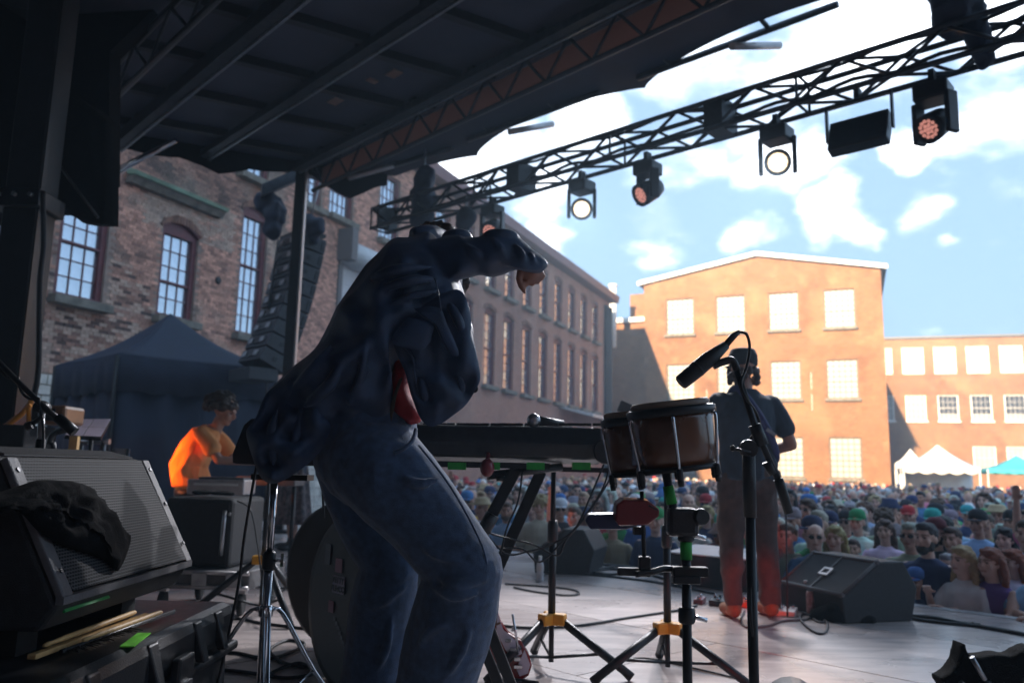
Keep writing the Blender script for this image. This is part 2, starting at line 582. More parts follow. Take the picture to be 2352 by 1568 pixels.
# ------------------------------------------------------------------ long brick mill on the left
PSI = R(23.5)
WU = np.array([math.sin(PSI), math.cos(PSI), 0]); WN = np.array([WU[1], -WU[0], 0]); W0 = np.array([-7.8, 19., 0])
def WP(t, z, out=0.):
    return W0 + WU * t + UP * z + WN * out
brickmat('mill_brick', WU, (.31, .135, .09), (.40, .185, .125), (.40, .31, .27), stain_amt=.35, pale_amt=.25)
mat('mortar', (.30, .22, .18), .9, 0, .3, 4, .3, 40)
mat('brick_each', (.95, .95, .95), .85, 0, .25, 9, .4, 60, attr='Col')
mat('stone_white', (.62, .58, .52), .85, 0, .35, 3, .5, 20)
def wall_grid(mb, org, u, nrm, t0, t1, z0, z1, holes, thick):
    ts = sorted({t0, t1, *[q for h in holes for q in h[:2] if t0 < q < t1]})
    zs = sorted({z0, z1, *[q for h in holes for q in h[2:4] if z0 < q < z1]})
    for i in range(len(ts) - 1):
        a, b = ts[i], ts[i + 1]
        run = None
        for j in range(len(zs) - 1):
            c, d = zs[j], zs[j + 1]
            hole = any(h[0] <= a + 1e-6 and b - 1e-6 <= h[1] and h[2] <= c + 1e-6 and d - 1e-6 <= h[3] for h in holes)
            if not hole:
                run = (c, d) if run is None else (run[0], d)
            if (hole or j == len(zs) - 2) and run is not None:
                mb.box(org + u * (a + b) / 2 + UP * (run[0] + run[1]) / 2 - nrm * thick / 2, (b - a, thick, run[1] - run[0]), np.array([u, nrm, UP]))
                run = None
mill = thing('mill_building', 'long shaded red brick mill with tall maroon windows on the left', 'building', WP(14, GZ))
# windows: (t0, t1, z0, z1, arch rise, columns, upper rows, lower rows)
MW = [(-3.5, -2.35, 4.22, 6.55, .2, 3, 3, 3), (-.93, .18, 4.28, 6.35, .22, 3, 3, 2), (1.62, 2.62, 4.28, 7.55, .2, 3, 3, 4)]
MW += [(-5.6, -4.45, 4.22, 6.55, .2, 3, 3, 3)]
MW += [(a, a + 1.15, 8.55, 10.75, 0, 3, 3, 3) for a in (-.75, 1.35, 3.7)] + [(5.25, 6.5, 8.6, 11.0, 0, 4, 3, 3), (8.05, 9.3, 8.6, 11.0, 0, 4, 3, 3)]
far_t = [12.0, 14.2, 16.5, 18.55, 20.75, 22.95, 25.15, 27.35, 29.55, 31.75]
MW += [(a, a + 1.2, 4.5, 7.75, .15, 3, 4, 4) for a in far_t]
MW += [(a, a + 1.15, 8.75, 11.0, .12, 3, 3, 3) for a in far_t]
SH = (5.95, 9.4, 3.2, 8.0)
holes = [(w[0], w[1], w[2], w[3] + w[4]) for w in MW] + [SH]
mb = MB()
wall_grid(mb, W0 - WN * .012, WU, WN, -12, 12, GZ, 11.75, holes, .4)
mb.build('backing_wall', 'mortar', mill)
mb = MB()
wall_grid(mb, W0, WU, WN, 12, 35.3, GZ, 11.75, holes, .4); wall_grid(mb, W0 + WN * .003, WU, WN, 5.9, 12, GZ, 2.64, holes, .3)
mb.build('brick_wall', 'mill_brick', mill)
mb = MB(); mb.box(WP(12, 5.3, -8.6), (46.6, 16, 12.8), np.array([WU, WN, UP])); mb.build('building_core', 'mill_brick', mill)
mb = MB(); mb.box(WP(12, 11.95, -8.2), (47.6, 17.4, .26), np.array([WU, WN, UP])); mb.box(WP(12, 12.18, -8.3), (47.9, 17.6, .2), np.array([WU, WN, UP]))
mb.build('cornice', 'maroon_paint', mill)
# individual bricks on the near stretch of wall
def brick_colour(t, z):
    a = noise.noise(Vector((t * .55, z * .55, 1.3))); b = noise.noise(Vector((t * .8, z * 1.1, 7.7))); c = noise.noise(Vector((t * 2.3, z * 2.3, 3.1)))
    base = np.array([.64, .34, .25]) * random.uniform(.65, 1.3)
    if random.random() < .1: base = np.array([.34, .18, .14])
    if t < 3.3:
        wp = max(0, min(1, (a + c * .5 - .02) * 2.2)) * .75
        if -1.6 < t < 1.3 and 6.3 < z < 7.3: wp = max(wp, .75 if random.random() < .8 else .2)
        base = base * (1 - wp) + np.array([.50, .39, .31]) * random.uniform(.8, 1.2) * wp
        so = .8 * max(0, min(1, (b + c * .6 - .18) * 2.4))
        if z > 7.4: so = max(so, .35 + .4 * b)
        base = base * (1 - so) + np.array([.05, .04, .038]) * so
    return np.clip(base, 0, 1)
BA = np.array([WU, WN, UP])
bm_all = MB()
cand = []
row = 0
z = 2.66
while z < 11.7:
    t = -7.2 + (row % 2) * .11 + random.uniform(-.01, .01)
    while t < 12:
        L_ = .205 if row % 6 else .10
        a, b = t + .005, t + L_ - .005
        if not any(a < h[1] + .0 and b > h[0] - .0 and z + .066 > h[2] and z < h[3] for h in holes):
            cand.append((a, b, z))
        t += L_
    z += .0745
    row += 1
cand.sort(key=lambda q: (q[0] > -1 or q[2] > 5.2, abs(q[0] + 2.4) + abs(q[2] - 3.9)))
variants = []
for q in range(14):
    mb = MB(); cc = brick_colour(-2.6 + q * .13, 3.6 + q * .08)
    mb.box((0, 0, 0), (.195, .03, .066), BA, c_=tuple(cc)); me = mb.mesh('brick'); me.materials.append(MATS['brick_each']); variants.append(me)
nb = 0
for a, b, z in cand:
    pr = random.uniform(-.002, .007)
    if nb < 300 and b - a > .15:
        o = bpy.data.objects.new('brick', random.choice(variants)); col.objects.link(o); o.parent = mill
        o.location = WP((a + b) / 2, z + .033, -.015 + pr) - wloc(mill); nb += 1
    else:
        c = WP((a + b) / 2, z + .033, -.015 + pr)
        bm_all.box(c, (b - a, .03, .066), BA, c_=tuple(brick_colour(a, z)))
tag(bm_all.build('bricks', 'brick_each', mill), kind='stuff')
# whitewashed stone base
z = GZ
while z < 2.6:
    h = random.uniform(.2, .3); h = min(h, 2.62 - z) if 2.62 - z - h > .12 else 2.62 - z
    t = -7.2
    while t < 6:
        L_ = random.uniform(.3, .62)
        if z > 1.2 and t < -1:
            mb = MB(); mb.box(WP(t + L_ / 2, z + h / 2, .01 + random.uniform(-.012, .015)), (L_ - .02, .1, h - .02), BA); mb.build('stone', 'stone_white', mill, bevel=.012)
        else:
            if 'rest' not in globals(): rest = MB()
            rest.box(WP(t + L_ / 2, z + h / 2, .01 + random.uniform(-.012, .015)), (L_ - .02, .1, h - .02), BA)
        t += L_
    z += h
tag(rest.build('stones', 'stone_white', mill), kind='stuff')
pane_cache = {}
def window(parent, org, u, nrm, w, frame, panem, sillm, rec=.12, lintel=None, fw=.06, split=True, vary=None, mw=.022):
    t0, t1, z0, z1, arch, nc, ru, rl = w
    A = np.array([u, nrm, UP]); og = org + u * (t0 + t1) / 2 + UP * z0
    def pt(t, z, o=0.): return org + u * t + UP * z + nrm * o
    mb = MB(); W = t1 - t0; tc_ = (t0 + t1) / 2; zm = (z0 + z1) / 2; top = z1 + arch
    mb.box(pt(t0 + fw, (z0 + top) / 2, -rec), (fw * 2, .12, top - z0), A); mb.box(pt(t1 - fw, (z0 + top) / 2, -rec), (fw * 2, .12, top - z0), A)
    mb.box(pt(tc_, z0 + fw * .8, -rec), (W - 4 * fw, .118, fw * 1.6), A); mb.box(pt(tc_, z1 - .03 + arch / 2, -rec), (W - 4 * fw, .118, arch + .1), A)
    a, b, c, d = t0 + 2 * fw, t1 - 2 * fw, z0 + 1.6 * fw, z1 - .08
    ms = c + (d - c) * rl / (ru + rl)
    if split: mb.box(pt(tc_, ms, -rec), (b - a, .09, .05), A)
    for i in range(1, nc): mb.box(pt(a + (b - a) * i / nc, (c + d) / 2, -rec - .02), (mw, .03, d - c), A)
    nr = ru + rl
    for j in range(1, nr):
        if not (split and j == rl): mb.box(pt(tc_, c + (d - c) * j / nr, -rec - .021), (b - a, .031, mw), A)
    mb.box(pt(tc_, (z0 + top) / 2, -.36), (W, .02, top - z0), A)
    fr = mb.build('window', frame, parent)
    key = (round(b - a, 3), round(d - c, 3), nc, nr, tuple(np.round(u, 3)))
    pw, ph = (b - a) / nc, (d - c) / nr
    for i in range(nc):
        for j in range(nr):
            pm = panem if vary is None else vary(i, j, nc, nr)
            k2 = key + (pm,)
            if k2 not in pane_cache:
                m2 = MB(); m2.box((0, 0, 0), (pw - .02, .008, ph - .02), A); me = m2.mesh('pane'); me.materials.append(MATS[pm]); pane_cache[k2] = me
            o = bpy.data.objects.new('pane', pane_cache[k2]); col.objects.link(o); o.parent = fr
            o.location = pt(a + pw * (i + .5), c + ph * (j + .5), -rec - .03 + random.uniform(-.001, .001)) - wloc(parent)
            o.rotation_euler = (random.gauss(0, .006), 0, random.gauss(0, .006))
    if sillm:
        m2 = MB(); m2.box(pt(tc_, z0 - .09, .06), (W + .22, .36, .18), A); m2.build('sill', sillm, fr, bevel=.015)
    if arch:
        for sgn in (0, 1):
            n_ = 6; poly = []
            for q in range(n_ + 1):
                f_ = q / n_ * .5 + (.5 if sgn else 0)
                poly.append(pt(t0 + W * f_, z1 + arch * math.sin(PI * f_) ** .8, .004))
            poly += [pt(t0 if not sgn else t1, top, .004)] if not sgn else [pt(t1, top + .002, .004), pt(tc_, top + .002, .004)]
            if not sgn: poly = [pt(t0, z1, .004)] + poly[1:-1] + [pt(tc_, top + .002, .004), pt(t0, top + .002, .004)]
            m2 = MB(); m2.prism(poly, -nrm * .25); m2.build('arch_infill', lintel, fr)
        m2 = MB()                                            # ring of header bricks over the arch
        nbk = max(9, int(W / .075))
        for q in range(nbk):
            f_ = (q + .5) / nbk; tt = t0 - .06 + (W + .12) * f_; zz_ = z1 + arch * math.sin(PI * f_) ** .8 + .1
            an = math.cos(PI * f_) * arch / W * 2.6
            uu = u * math.cos(an) - UP * math.sin(an); up = UP * math.cos(an) + u * math.sin(an)
            m2.box(pt(tt, zz_, .008), (.062, .04, .2), np.array([uu, nrm, up]), c_=tuple(np.array([.27, .14, .10]) * random.uniform(.7, 1.25)))
        tag(m2.build('arch_bricks', 'brick_each', fr), kind='stuff')
    return fr
for w_ in MW:
    far = w_[0] >= 11
    window(mill, W0, WU, WN, w_, 'maroon_paint', 'old_glass', 'sill_stone', rec=.14, lintel='mill_brick' if far else 'maroon_paint')
# copper ledge over the second window, roll-up door
mb = MB(); mb.prism([WP(-2.1, 7.42, 0), WP(-2.1, 7.24, .04), WP(-2.1, 7.2, .32), WP(-2.1, 7.28, .36)], WU * 2.85); mb.build('copper_ledge', 'copper_green', mill)
mb = MB(); mb.prism([WP(-2.08, 7.2, 0), WP(-2.08, 7.2, .27), WP(-2.08, 7.05, .16), WP(-2.08, 7.05, 0)], WU * 2.81); mb.build('ledge_bracket', 'sill_stone', mill)
sh = MB(); sh.box(WP((SH[0] + SH[1]) / 2, 5.4, -.22), (SH[1] - SH[0], .05, 4.6), BA)
shut = sh.build('roll_up_door', 'shutter_metal', mill, label='grey roll-up shutter under its rounded housing')
for i in range(40):
    z = 3.25 + i * .1
    mb = MB(); mb.prism([WP(SH[0] + .12, z, -.19), WP(SH[0] + .12, z + .025, -.165), WP(SH[0] + .12, z + .07, -.165), WP(SH[0] + .12, z + .096, -.19)], WU * (SH[1] - SH[0] - .24)); mb.build('slat', 'shutter_metal', shut)
mb = MB(); mb.tube([WP(SH[0] - .05, 7.62, -.02), WP(SH[1] + .05, 7.62, -.02)], .42, 16); mb.build('shutter_housing', 'shutter_metal', shut)
for t in (SH[0] + .03, SH[1] - .03):
    mb = MB(); mb.box(WP(t, 5.3, -.05), (.2, .2, 4.4), BA); mb.build('shutter_rail', 'trim_grey', shut)
mb = MB(); mb.box(WP(SH[0] - .02, 7.75, .16), (.3, .8, 1.0), BA); mb.build('motor_box', 'trim_grey', shut)
# low awning far along the wall, drain pipes at the end
aw = MB(); aw.prism([WP(26, 4.35, 0), WP(26, 4.25, 0), WP(26, 3.75, 1.9), WP(26, 3.88, 1.92)], WU * 9); aw.build('awning', 'shutter_metal', mill)
for t in (34.2, 34.7, 35.05):
    mb = MB(); mb.tube([WP(t, GZ, .12), WP(t, 11.4, .12)], .1 if t < 35 else .16, 8); mb.build('drain_pipe', 'black_paint', mill)
for t, z in ((-5.4, 4.0), (.9, 5.5), (5.0, 8.2), (-3.9, 3.6)):
    mb = MB(); mb.lathe([(.09, -.02), (.1, .02), (.05, .05)], WP(t, z, .0), WN, 10); mb.build('wall_anchor', 'black_paint', mill)

# ------------------------------------------------------------------ sunlit gable building at the end of the yard
ga = R(-67)
GU = np.array([-math.sin(ga), -math.cos(ga), 0]); GN = np.array([GU[1], -GU[0], 0]); G0 = P(1480, 900, 56.); G0[2] = 0
def GP(t, z, o=0.): return G0 + GU * t + UP * z + GN * o
brickmat('gable_brick', GU, (.165, .068, .028), (.25, .115, .052), (.29, .18, .10), stain=(.10, .035, .015), stain_amt=.5, pale=(.38, .22, .11), pale_amt=.55)
gable = thing('gable_building', 'sunlit orange brick gabled mill closing the yard behind the crowd', 'building', GP(7.7, GZ))
GC = [(1.55, 3.5), (4.98, 6.92), (8.42, 10.35), (11.86, 13.78)]
GWN = []
for a, b in GC:
    GWN += [(a, b, 10.42, 12.95, 0, 5, 4, 3), (a, b, 5.84, 8.35, 0, 5, 4, 3), (a, b, .82, 3.4, 0, 5, 4, 3)]
gh = [(w[0], w[1], w[2], w[3]) for w in GWN]
GWD = 15.34
mb = MB(); wall_grid(mb, G0, GU, GN, 0, GWD, GZ, 14.1, gh, .45)
mb.prism([GP(0, 14.1), GP(GWD, 14.1), GP(7.75, 15.5)], -GN * .45); mb.build('front_wall', 'gable_brick', gable)
brickmat('gable_side_brick', -GN, (.36, .16, .08), (.42, .2, .10), (.4, .28, .2))
mb = MB(); mb.box(GP(GWD - .26, 6.4, -19.5), (.5, 38, 15.1), np.array([GU, GN, UP])); mb.box(GP(.26, 6.4, -19.5), (.5, 38, 15.1), np.array([GU, GN, UP])); mb.build('side_wall', 'gable_side_brick', gable)
mb = MB()
for a, za, b, zb in ((-.35, 14.06, 7.75, 15.56), (7.75, 15.56, GWD + .35, 14.06)):
    mb.prism([GP(a, za, .3), GP(b, zb, .3), GP(b, zb + .2, .3), GP(a, za + .2, .3)], -GN * 39)
roof = mb.build('roof', 'flightcase', gable)
mb = MB()
for a, za, b, zb in ((-.4, 14.02, 7.75, 15.53), (7.75, 15.53, GWD + .4, 14.02)):
    mb.prism([GP(a, za, .34), GP(b, zb, .34), GP(b, zb + .27, .34), GP(a, za + .27, .34)], -GN * .035)
mb.build('verge_board', 'white_paint', roof)
mb = MB(); mb.box(GP(7.7, 6, -1.2), (14.6, .1, 14), np.array([GU, GN, UP])); mb.build('interior_screen', 'black_paint', gable)
mat('buff_paint', (.12, .085, .055), .6)
for w_ in GWN:
    window(gable, G0, GU, GN, w_, 'buff_paint', 'window_blind', 'sill_stone', rec=.16, fw=.05, mw=.055)
for t, z in ((4.3, 6.0), (10.95, 7.0), (10.95, 5.6)):
    mb = MB(); mb.box(GP(t, z, .03), (.08, .06, 1.1), np.array([GU, GN, UP])); mb.build('wall_tie', 'wood_brown', gable)
# block between the two mills, with its stack
lk = thing('link_block', 'low orange brick block squeezed between the long mill and the gable', 'building', GP(-2.5, GZ))
mb = MB(); mb.box(GP(-3.2, 5.2, -2.5), (6.6, 4, 12.7), np.array([GU, GN, UP])); mb.build('wall', 'gable_brick', lk)
mb = MB(); mb.box(GP(-3.2, 11.68, -2.4), (6.8, 4.4, .3), np.array([GU, GN, UP])); mb.build('roof_edge', 'white_paint', lk)
mb = MB(); mb.box(GP(-.75, 12.8, -2.5), (1.3, 2, 2.0), np.array([GU, GN, UP])); mb.build('stair_tower', 'gable_brick', lk)
stk = MB(); q = P(1408, 700, 54.5); stk.tube([q - UP * 3, q + UP * 1.3], .24, 12); stk.tube([q + UP * 1.3, q + UP * 1.42], .32, 12)
tag(stk.build('roof_flue', 'white_paint', origin=q), 'white roof flue rising beside the far end of the long mill', 'flue')

# ------------------------------------------------------------------ lower building on the right
ra = R(-72)
RU = np.array([-math.sin(ra), -math.cos(ra), 0]); RN = np.array([RU[1], -RU[0], 0]); R0 = P(2040, 900, 88.); R0[2] = 0
def RP2(t, z, o=0.): return R0 + RU * t + UP * z + RN * o
def rt(x, y):
    q = PL(x, y, R0, RN); return float(np.dot(q - R0, RU)), float(q[2])
brickmat('east_brick', RU, (.19, .08, .032), (.28, .13, .056), (.29, .19, .11), stain=(.11, .043, .018), stain_amt=.5, pale=(.39, .23, .11), pale_amt=.5)
rb = thing('flat_roof_mill', 'lower flat-roofed orange brick mill at the right behind the tents', 'building', RP2(10, GZ))
def z8(x, y): return ((x / 3.92 + 2100) * .9408, (y / 3.92 + 800) * .9408)
RWN = []
x0s = [rt(*z8(x, 300))[0] for x in (220, 400, 705, 1015, 1335)]; x1s = [rt(*z8(x, 300))[0] for x in (310, 610, 918, 1238, 1568)]
pit = (x0s[4] - x0s[1]) / 3; ww = x1s[2] - x0s[2]
zt, zb = rt(*z8(800, 182))[1], rt(*z8(810, 438))[1]
mt, mb_ = rt(*z8(840, 645))[1], rt(*z8(840, 890))[1]
lt = rt(*z8(1190, 1135))[1]
for i in range(-2, 9):
    a = x0s[1] + pit * i
    RWN.append((a, a + ww, zb, zt, 0, 4, 3, 3))
    c = rt(*z8(745, 760))[0] + pit * (i - 1)
    RWN.append((c, c + ww * .93, mb_, mt, 0, 4, 2, 2))
    c = rt(*z8(1080, 1200))[0] + pit * (i - 2)
    if i > 1: RWN.append((c, c + ww, lt - 2.4, lt, 0, 4, 3, 3))
rtop = rt(*z8(900, 95))[1]
rh_ = [(w[0], w[1], w[2], w[3]) for w in RWN]
mb = MB(); wall_grid(mb, R0, RU, RN, -12, 34, GZ, rtop, rh_, .4); mb.build('front_wall', 'east_brick', rb)
mb = MB(); mb.box(RP2(11, (rtop + GZ) / 2, -1.6), (46, .1, rtop - GZ - .2), np.array([RU, RN, UP])); mb.build('interior_screen', 'black_paint', rb)
mb = MB(); mb.box(RP2(11, rtop + .1, -7), (46.6, 14.6, .24), np.array([RU, RN, UP])); mb.build('roof_edge', 'flightcase', rb)
def midpane(i, j, nc, nr):
    return 'dark_glass' if j > 0 else 'window_blind'
for w_ in RWN:
    mid = abs(w_[2] - mb_) < .01
    window(rb, R0, RU, RN, w_, 'white_paint', 'window_blind', 'white_paint' if mid else None, rec=.12, fw=.06, vary=midpane if mid and w_[0] > x0s[1] + 1 else None)
# mill behind the stage: its shadow lies over the yard
brickmat('west_brick', (1, 0, 0), (.26, .10, .06), (.32, .14, .09), (.36, .27, .22))
bh = thing('rear_mill', 'tall brick mill behind the stage that shades the yard', 'building', (0, -14, GZ))
mb = MB(); mb.box((-6, -16, 7.0 + GZ / 2), (70, 8, 14.0 - GZ), None); mb.build('wall', 'west_brick', bh)
mb = MB(); mb.box((-6, -16, 14.15), (71, 9, .3), None); mb.build('roof_edge', 'maroon_paint', bh)
# ------------------------------------------------------------------ stage roof
def proj(q):
    v = CM.T @ (np.asarray(q) - CAM)
    return CX + F * v[0] / -v[2], CY - F * v[1] / -v[2]
RS, RZ, RC = .13, 5.9, 7.9
RNRM = unit(UP - EN * RS); RO = SC(0, RC, RZ)
def RPX(x, y, dz=0.): return PL(x, y, RO + UP * dz, RNRM)
def rz(c): return RZ + (c - RC) * RS
def rcs(x, y):
    q = RPX(x, y); return float(np.dot(q, E1)), float(np.dot(q, EN))
roofT = thing('stage_roof', 'black stage canopy with lattice girders above the band', 'stage roof', SC(3, 2, 0))
SL = 11.0
LINES = {'b1': (450, 142), 'lat': (365, 115), 'b2': (660, 206), 'b3': (1080, 152), 'tr': (1200, 211)}
LC = {k: rcs(*v)[1] for k, v in LINES.items()}
LC['tr'] = float(np.dot(RPX(1200, 211, -.42), EN)); LC['lat'] = float(np.dot(RPX(365, 115, -.45), EN))
print('roof lines c', LC, rcs(250, 285), rcs(890, 385), rcs(1925, 10), rcs(690, 375))
mb = MB()
bays = sorted([-4.2, -2, -.4, .9, LC['b1'], LC['b2'], LC['b3'], LC['tr']])
for i in range(len(bays) - 1):
    c0, c1 = bays[i], bays[i + 1]
    m2 = MB(); m2.hexa([SC(-2.6, c0, rz(c0)), SC(-2.6, c1, rz(c1)), SC(SL, c1, rz(c1)), SC(SL, c0, rz(c0))] + [SC(-2.6, c0, rz(c0) + .04), SC(-2.6, c1, rz(c1) + .04), SC(SL, c1, rz(c1) + .04), SC(SL, c0, rz(c0) + .04)])
    m2.build('roof_panel', 'roof_vinyl', roofT)
    # purlins across the bay
    s = -2.4 + (i % 2) * .2
    while s < SL:
        m2 = MB(); m2.hexa([SC(s - .05, c0, rz(c0) - .1), SC(s + .05, c0, rz(c0) - .1), SC(s + .05, c1, rz(c1) - .1), SC(s - .05, c1, rz(c1) - .1)] + [SC(s - .05, c0, rz(c0) - .002), SC(s + .05, c0, rz(c0) - .002), SC(s + .05, c1, rz(c1) - .002), SC(s - .05, c1, rz(c1) - .002)])
        m2.build('purlin', 'black_paint', roofT)
        s += 1.15
def lattice(parent, A, B, h, dn, r, n, names=('chord', 'brace')):
    for d in (0, h):
        m2 = MB(); m2.tube([A + dn * d, B + dn * d], r, 6); m2.build(names[0], 'truss_metal', parent)
    for i in range(n):
        a, b = lerp(A, B, i / n), lerp(A, B, (i + .5) / n); c = lerp(A, B, (i + 1) / n)
        for p_, q_ in ((a, b + dn * h), (b + dn * h, c)):
            m2 = MB(); m2.tube([p_, q_], r * .55, 5); m2.build(names[1], 'truss_metal', parent)
for k, hb in (('b1', .16), ('b2', .09), ('b3', .09)):
    c = LC[k]; m2 = MB(); m2.box(SC(4.2, c, rz(c) - .1 - hb / 2), (13.5, .12, hb), AXS); bm_ = m2.build('beam', 'truss_metal', roofT)
    m2 = MB(); m2.box(SC(4.2, c + .07, rz(c) - .1 - hb - .01), (13.5, .03, .03), AXS); m2.build('beam_edge', 'steel', bm_)
c = LC['lat']; lattice(roofT, SC(-2.6, c, rz(c) - .12), SC(SL, c, rz(c) - .12), .4, -UP, .03, 14)
c = LC['tr']; lattice(roofT, SC(-2.6, c, rz(c) - .04), SC(SL, c, rz(c) - .04), .4, -UP, .034, 20)
m2 = MB(); m2.hexa([SC(-2.6, c + .14, rz(c) - .36), SC(-2.6, c + .16, rz(c) - .36), SC(SL, c + .16, rz(c) - .36), SC(SL, c + .14, rz(c) - .36), SC(-2.6, c + .14, rz(c) - .03), SC(-2.6, c + .16, rz(c) - .03), SC(SL, c + .16, rz(c) - .03), SC(SL, c + .14, rz(c) - .03)]); m2.build('girder_flap', 'tan_vinyl', roofT)
# scalloped front lip
mb = MB(); v = []; nS = 240; ctr = LC['tr']
for i in range(nS + 1):
    s = -2.6 + (SL + 2.65) * i / nS
    ph = (s + .6) / 3.35; e = .5 * (1 - abs(math.sin(PI * ph)) ** .7)
    cc = RC - .42 + e
    v += [SC(s, ctr, rz(ctr) + .02), SC(s, cc, rz(cc) + .05)]
fs = [(2 * i, 2 * i + 1, 2 * i + 3, 2 * i + 2) for i in range(nS)]
mb.add(v, fs); lip = mb.build('front_lip', 'tent_dark', roofT)
sdm = lip.modifiers.new('s', 'SOLIDIFY'); sdm.thickness = .02
bars = [((890, 385), (1040, 340)), ((1075, 322), (1378, 212)), ((1465, 180), (1925, 10))]
for a, b in bars:
    A, B = RPX(*a), RPX(*b)
    m2 = MB(); m2.tube([A, B], .04, 8); bo = m2.build('front_bar', 'truss_metal', roofT)
    n = max(2, int(np.linalg.norm(B - A) / 1.1))
    for i in range(n):
        q = lerp(A, B, (i + .4) / n); m2 = MB(); m2.tube([q - EN * .06, q - EN * .55 + UP * .12], .028, 6); m2.build('bracket', 'truss_metal', bo)
for a, b in (((1270, 285), (1170, 272)), ((1790, 105), (1680, 68)), ((905, 380), (760, 395))):
    m2 = MB(); m2.tube([RPX(*a), RPX(*b) - UP * .2], .045, 8); m2.build('strut', 'alu_pale', roofT)
# ragged valance along the left end
v = []; n = 90
for i in range(n + 1):
    c = -3 + (RC - .6 + 3) * i / n
    dp = .14 + .10 * abs(math.sin(c * 2.2)) + (.22 * max(0, 1 - abs(c - 4.4) / .5)) + (.25 * max(0, 1 - abs(c - 6.6) / .7))
    v += [SC(SL, c, rz(c) + .04), SC(SL + .02, c, rz(c) - dp)]
mb = MB(); mb.add(v, [(2 * i, 2 * i + 1, 2 * i + 3, 2 * i + 2) for i in range(n)]); o = mb.build('valance', 'black_cloth', roofT); o.modifiers.new('s', 'SOLIDIFY').thickness = .015
mb = MB(); mb.tube([RPX(245, 405, -.75), RPX(405, 322, -.45)], [.05, .03], 8); mb.build('brace_rod', 'chrome', roofT)
for (x, y), (sx, sy) in {(182, 92): (44, 16), (110, 163): (30, 10), (905, 170): (38, 20), (855, 186): (18, 8), (770, 233): (40, 7)}.items():
    q = RPX(x, y, -.12); A = np.array([E1, EN, UP]); mb = MB(); mb.box(q, (px(sx, 9), .12, .01), A); mb.build('roof_patch', 'tan_vinyl', roofT)
# rear wall and left side drape of the stage
mb = MB(); mb.box(SC(4, -4.1, 2.2), (14, .12, 4.4), AXS)
tag(mb.build('rear_drape', 'black_cloth', origin=SC(2, -4.1, 0)), 'black drape closing the back of the stage', 'drape')
dr = thing('side_drape', 'black fabric panel hanging at the upper left corner of the stage', 'drape', P(170, 900, 6.4) * np.array([1, 1, 0]))
q0, q1, q2, q3 = P(86, 478, 6.5), P(240, 514, 6.4), P(249, 283, 6.4), P(60, 120, 6.5)
back = unit(np.array([-.45, .9, 0])) * .5
n, m = 14, 22; v = []
for i in range(n + 1):
    for j in range(m + 1):
        a, b = j / m, i / n
        q = lerp(lerp(q0 - np.array([.6, 0, -.05]) * 0, q1, a), lerp(q3, q2, a), b)
        q = q + np.array([0, .03 * math.sin(a * 9 + b * 2), 0]); v.append(q)
mb = MB(); mb.add(v, [(i * (m + 1) + j, i * (m + 1) + j + 1, (i + 1) * (m + 1) + j + 1, (i + 1) * (m + 1) + j) for i in range(n) for j in range(m)], True)
o = mb.build('panel', 'black_cloth', dr); o.modifiers.new('s', 'SOLIDIFY').thickness = .12
q = [P(x, y, Y) for x, y, Y in ((-260, 515, 6.6), (92, 480, 6.55), (80, 60, 6.55), (-260, -160, 6.6))]
mb = MB(); mb.prism(q, (0, .3, 0)); mb.build('wing', 'black_cloth', dr)
q = [P(x, y, Y) for x, y, Y in ((60, 420, 6.7), (250, 420, 6.7), (252, 120, 6.9), (520, -140, 7.2), (-150, -140, 7.2))]
mb = MB(); mb.prism(q, (0, .2, .03)); mb.build('gusset', 'black_cloth', dr)
q = [P(x, y, Y) for x, y, Y in ((92, 482, 6.36), (238, 505, 6.3))]
mb = MB(); mb.tube([P(100, 330, 6.34), P(225, 500, 6.28)], .012, 6); mb.tube([P(104, 200, 6.38), P(92, 470, 6.38)], .012, 6); tag(mb.build('seam', 'black_paint', dr), kind='stuff')
# left leg of the stage, hanging cable
lg = thing('stage_column', 'dark steel stage leg at the left edge of the picture', 'column', (*P(20, 960, 6.0)[:2], 0))
cx_, cy_ = P(36, 760, 6.0)[:2]
mb = MB(); mb.box((cx_, cy_, 2.6), (.26, .26, 5.2)); mb.build('post', 'black_paint', lg, bevel=.01)
mb = MB(); mb.box((cx_ - .02, cy_ - .02, P(40, 470, 6)[2]), (.4, .36, .14)); cl = mb.build('collar', 'black_metal', lg, bevel=.01)
for dx in (-.12, 0, .12):
    mb = MB(); mb.lathe([(.018, 0), (.018, .03)], (cx_ + dx, cy_ - .2, P(40, 466, 6)[2]), (0, -1, 0), 6); mb.build('bolt', 'steel', cl)
mb = MB(); mb.box((cx_ + .136, cy_ - .1, 2.4), (.012, .05, 4.6)); mb.build('edge_strip', 'black_metal', lg)
mb = MB(); mb.box((cx_, cy_, .02), (.42, .42, .04)); mb.build('foot_plate', 'black_metal', lg)
pts = smooth_path([P(98, 440, 5.6), P(100, 560, 5.6), P(92, 640, 5.6), P(90, 740, 5.6), P(88, 850, 5.6), P(78, 910, 5.6)], 6)
hc = thing('hanging_cable', 'thick cable hanging beside the stage leg, black above and orange below', 'cable', PF(30, 1300))
mb = MB(); mb.tube(pts, .02, 8); mb.build('black_run', 'cable_black', hc)
mb = MB(); mb.tube(smooth_path([P(78, 910, 5.6), P(55, 945, 5.6), P(18, 975, 5.6), P(-60, 1040, 5.6), np.array([*P(-120, 1150, 5.6)[:2], .02])], 6), .02, 8); mb.build('orange_run', 'cable_orange', hc)

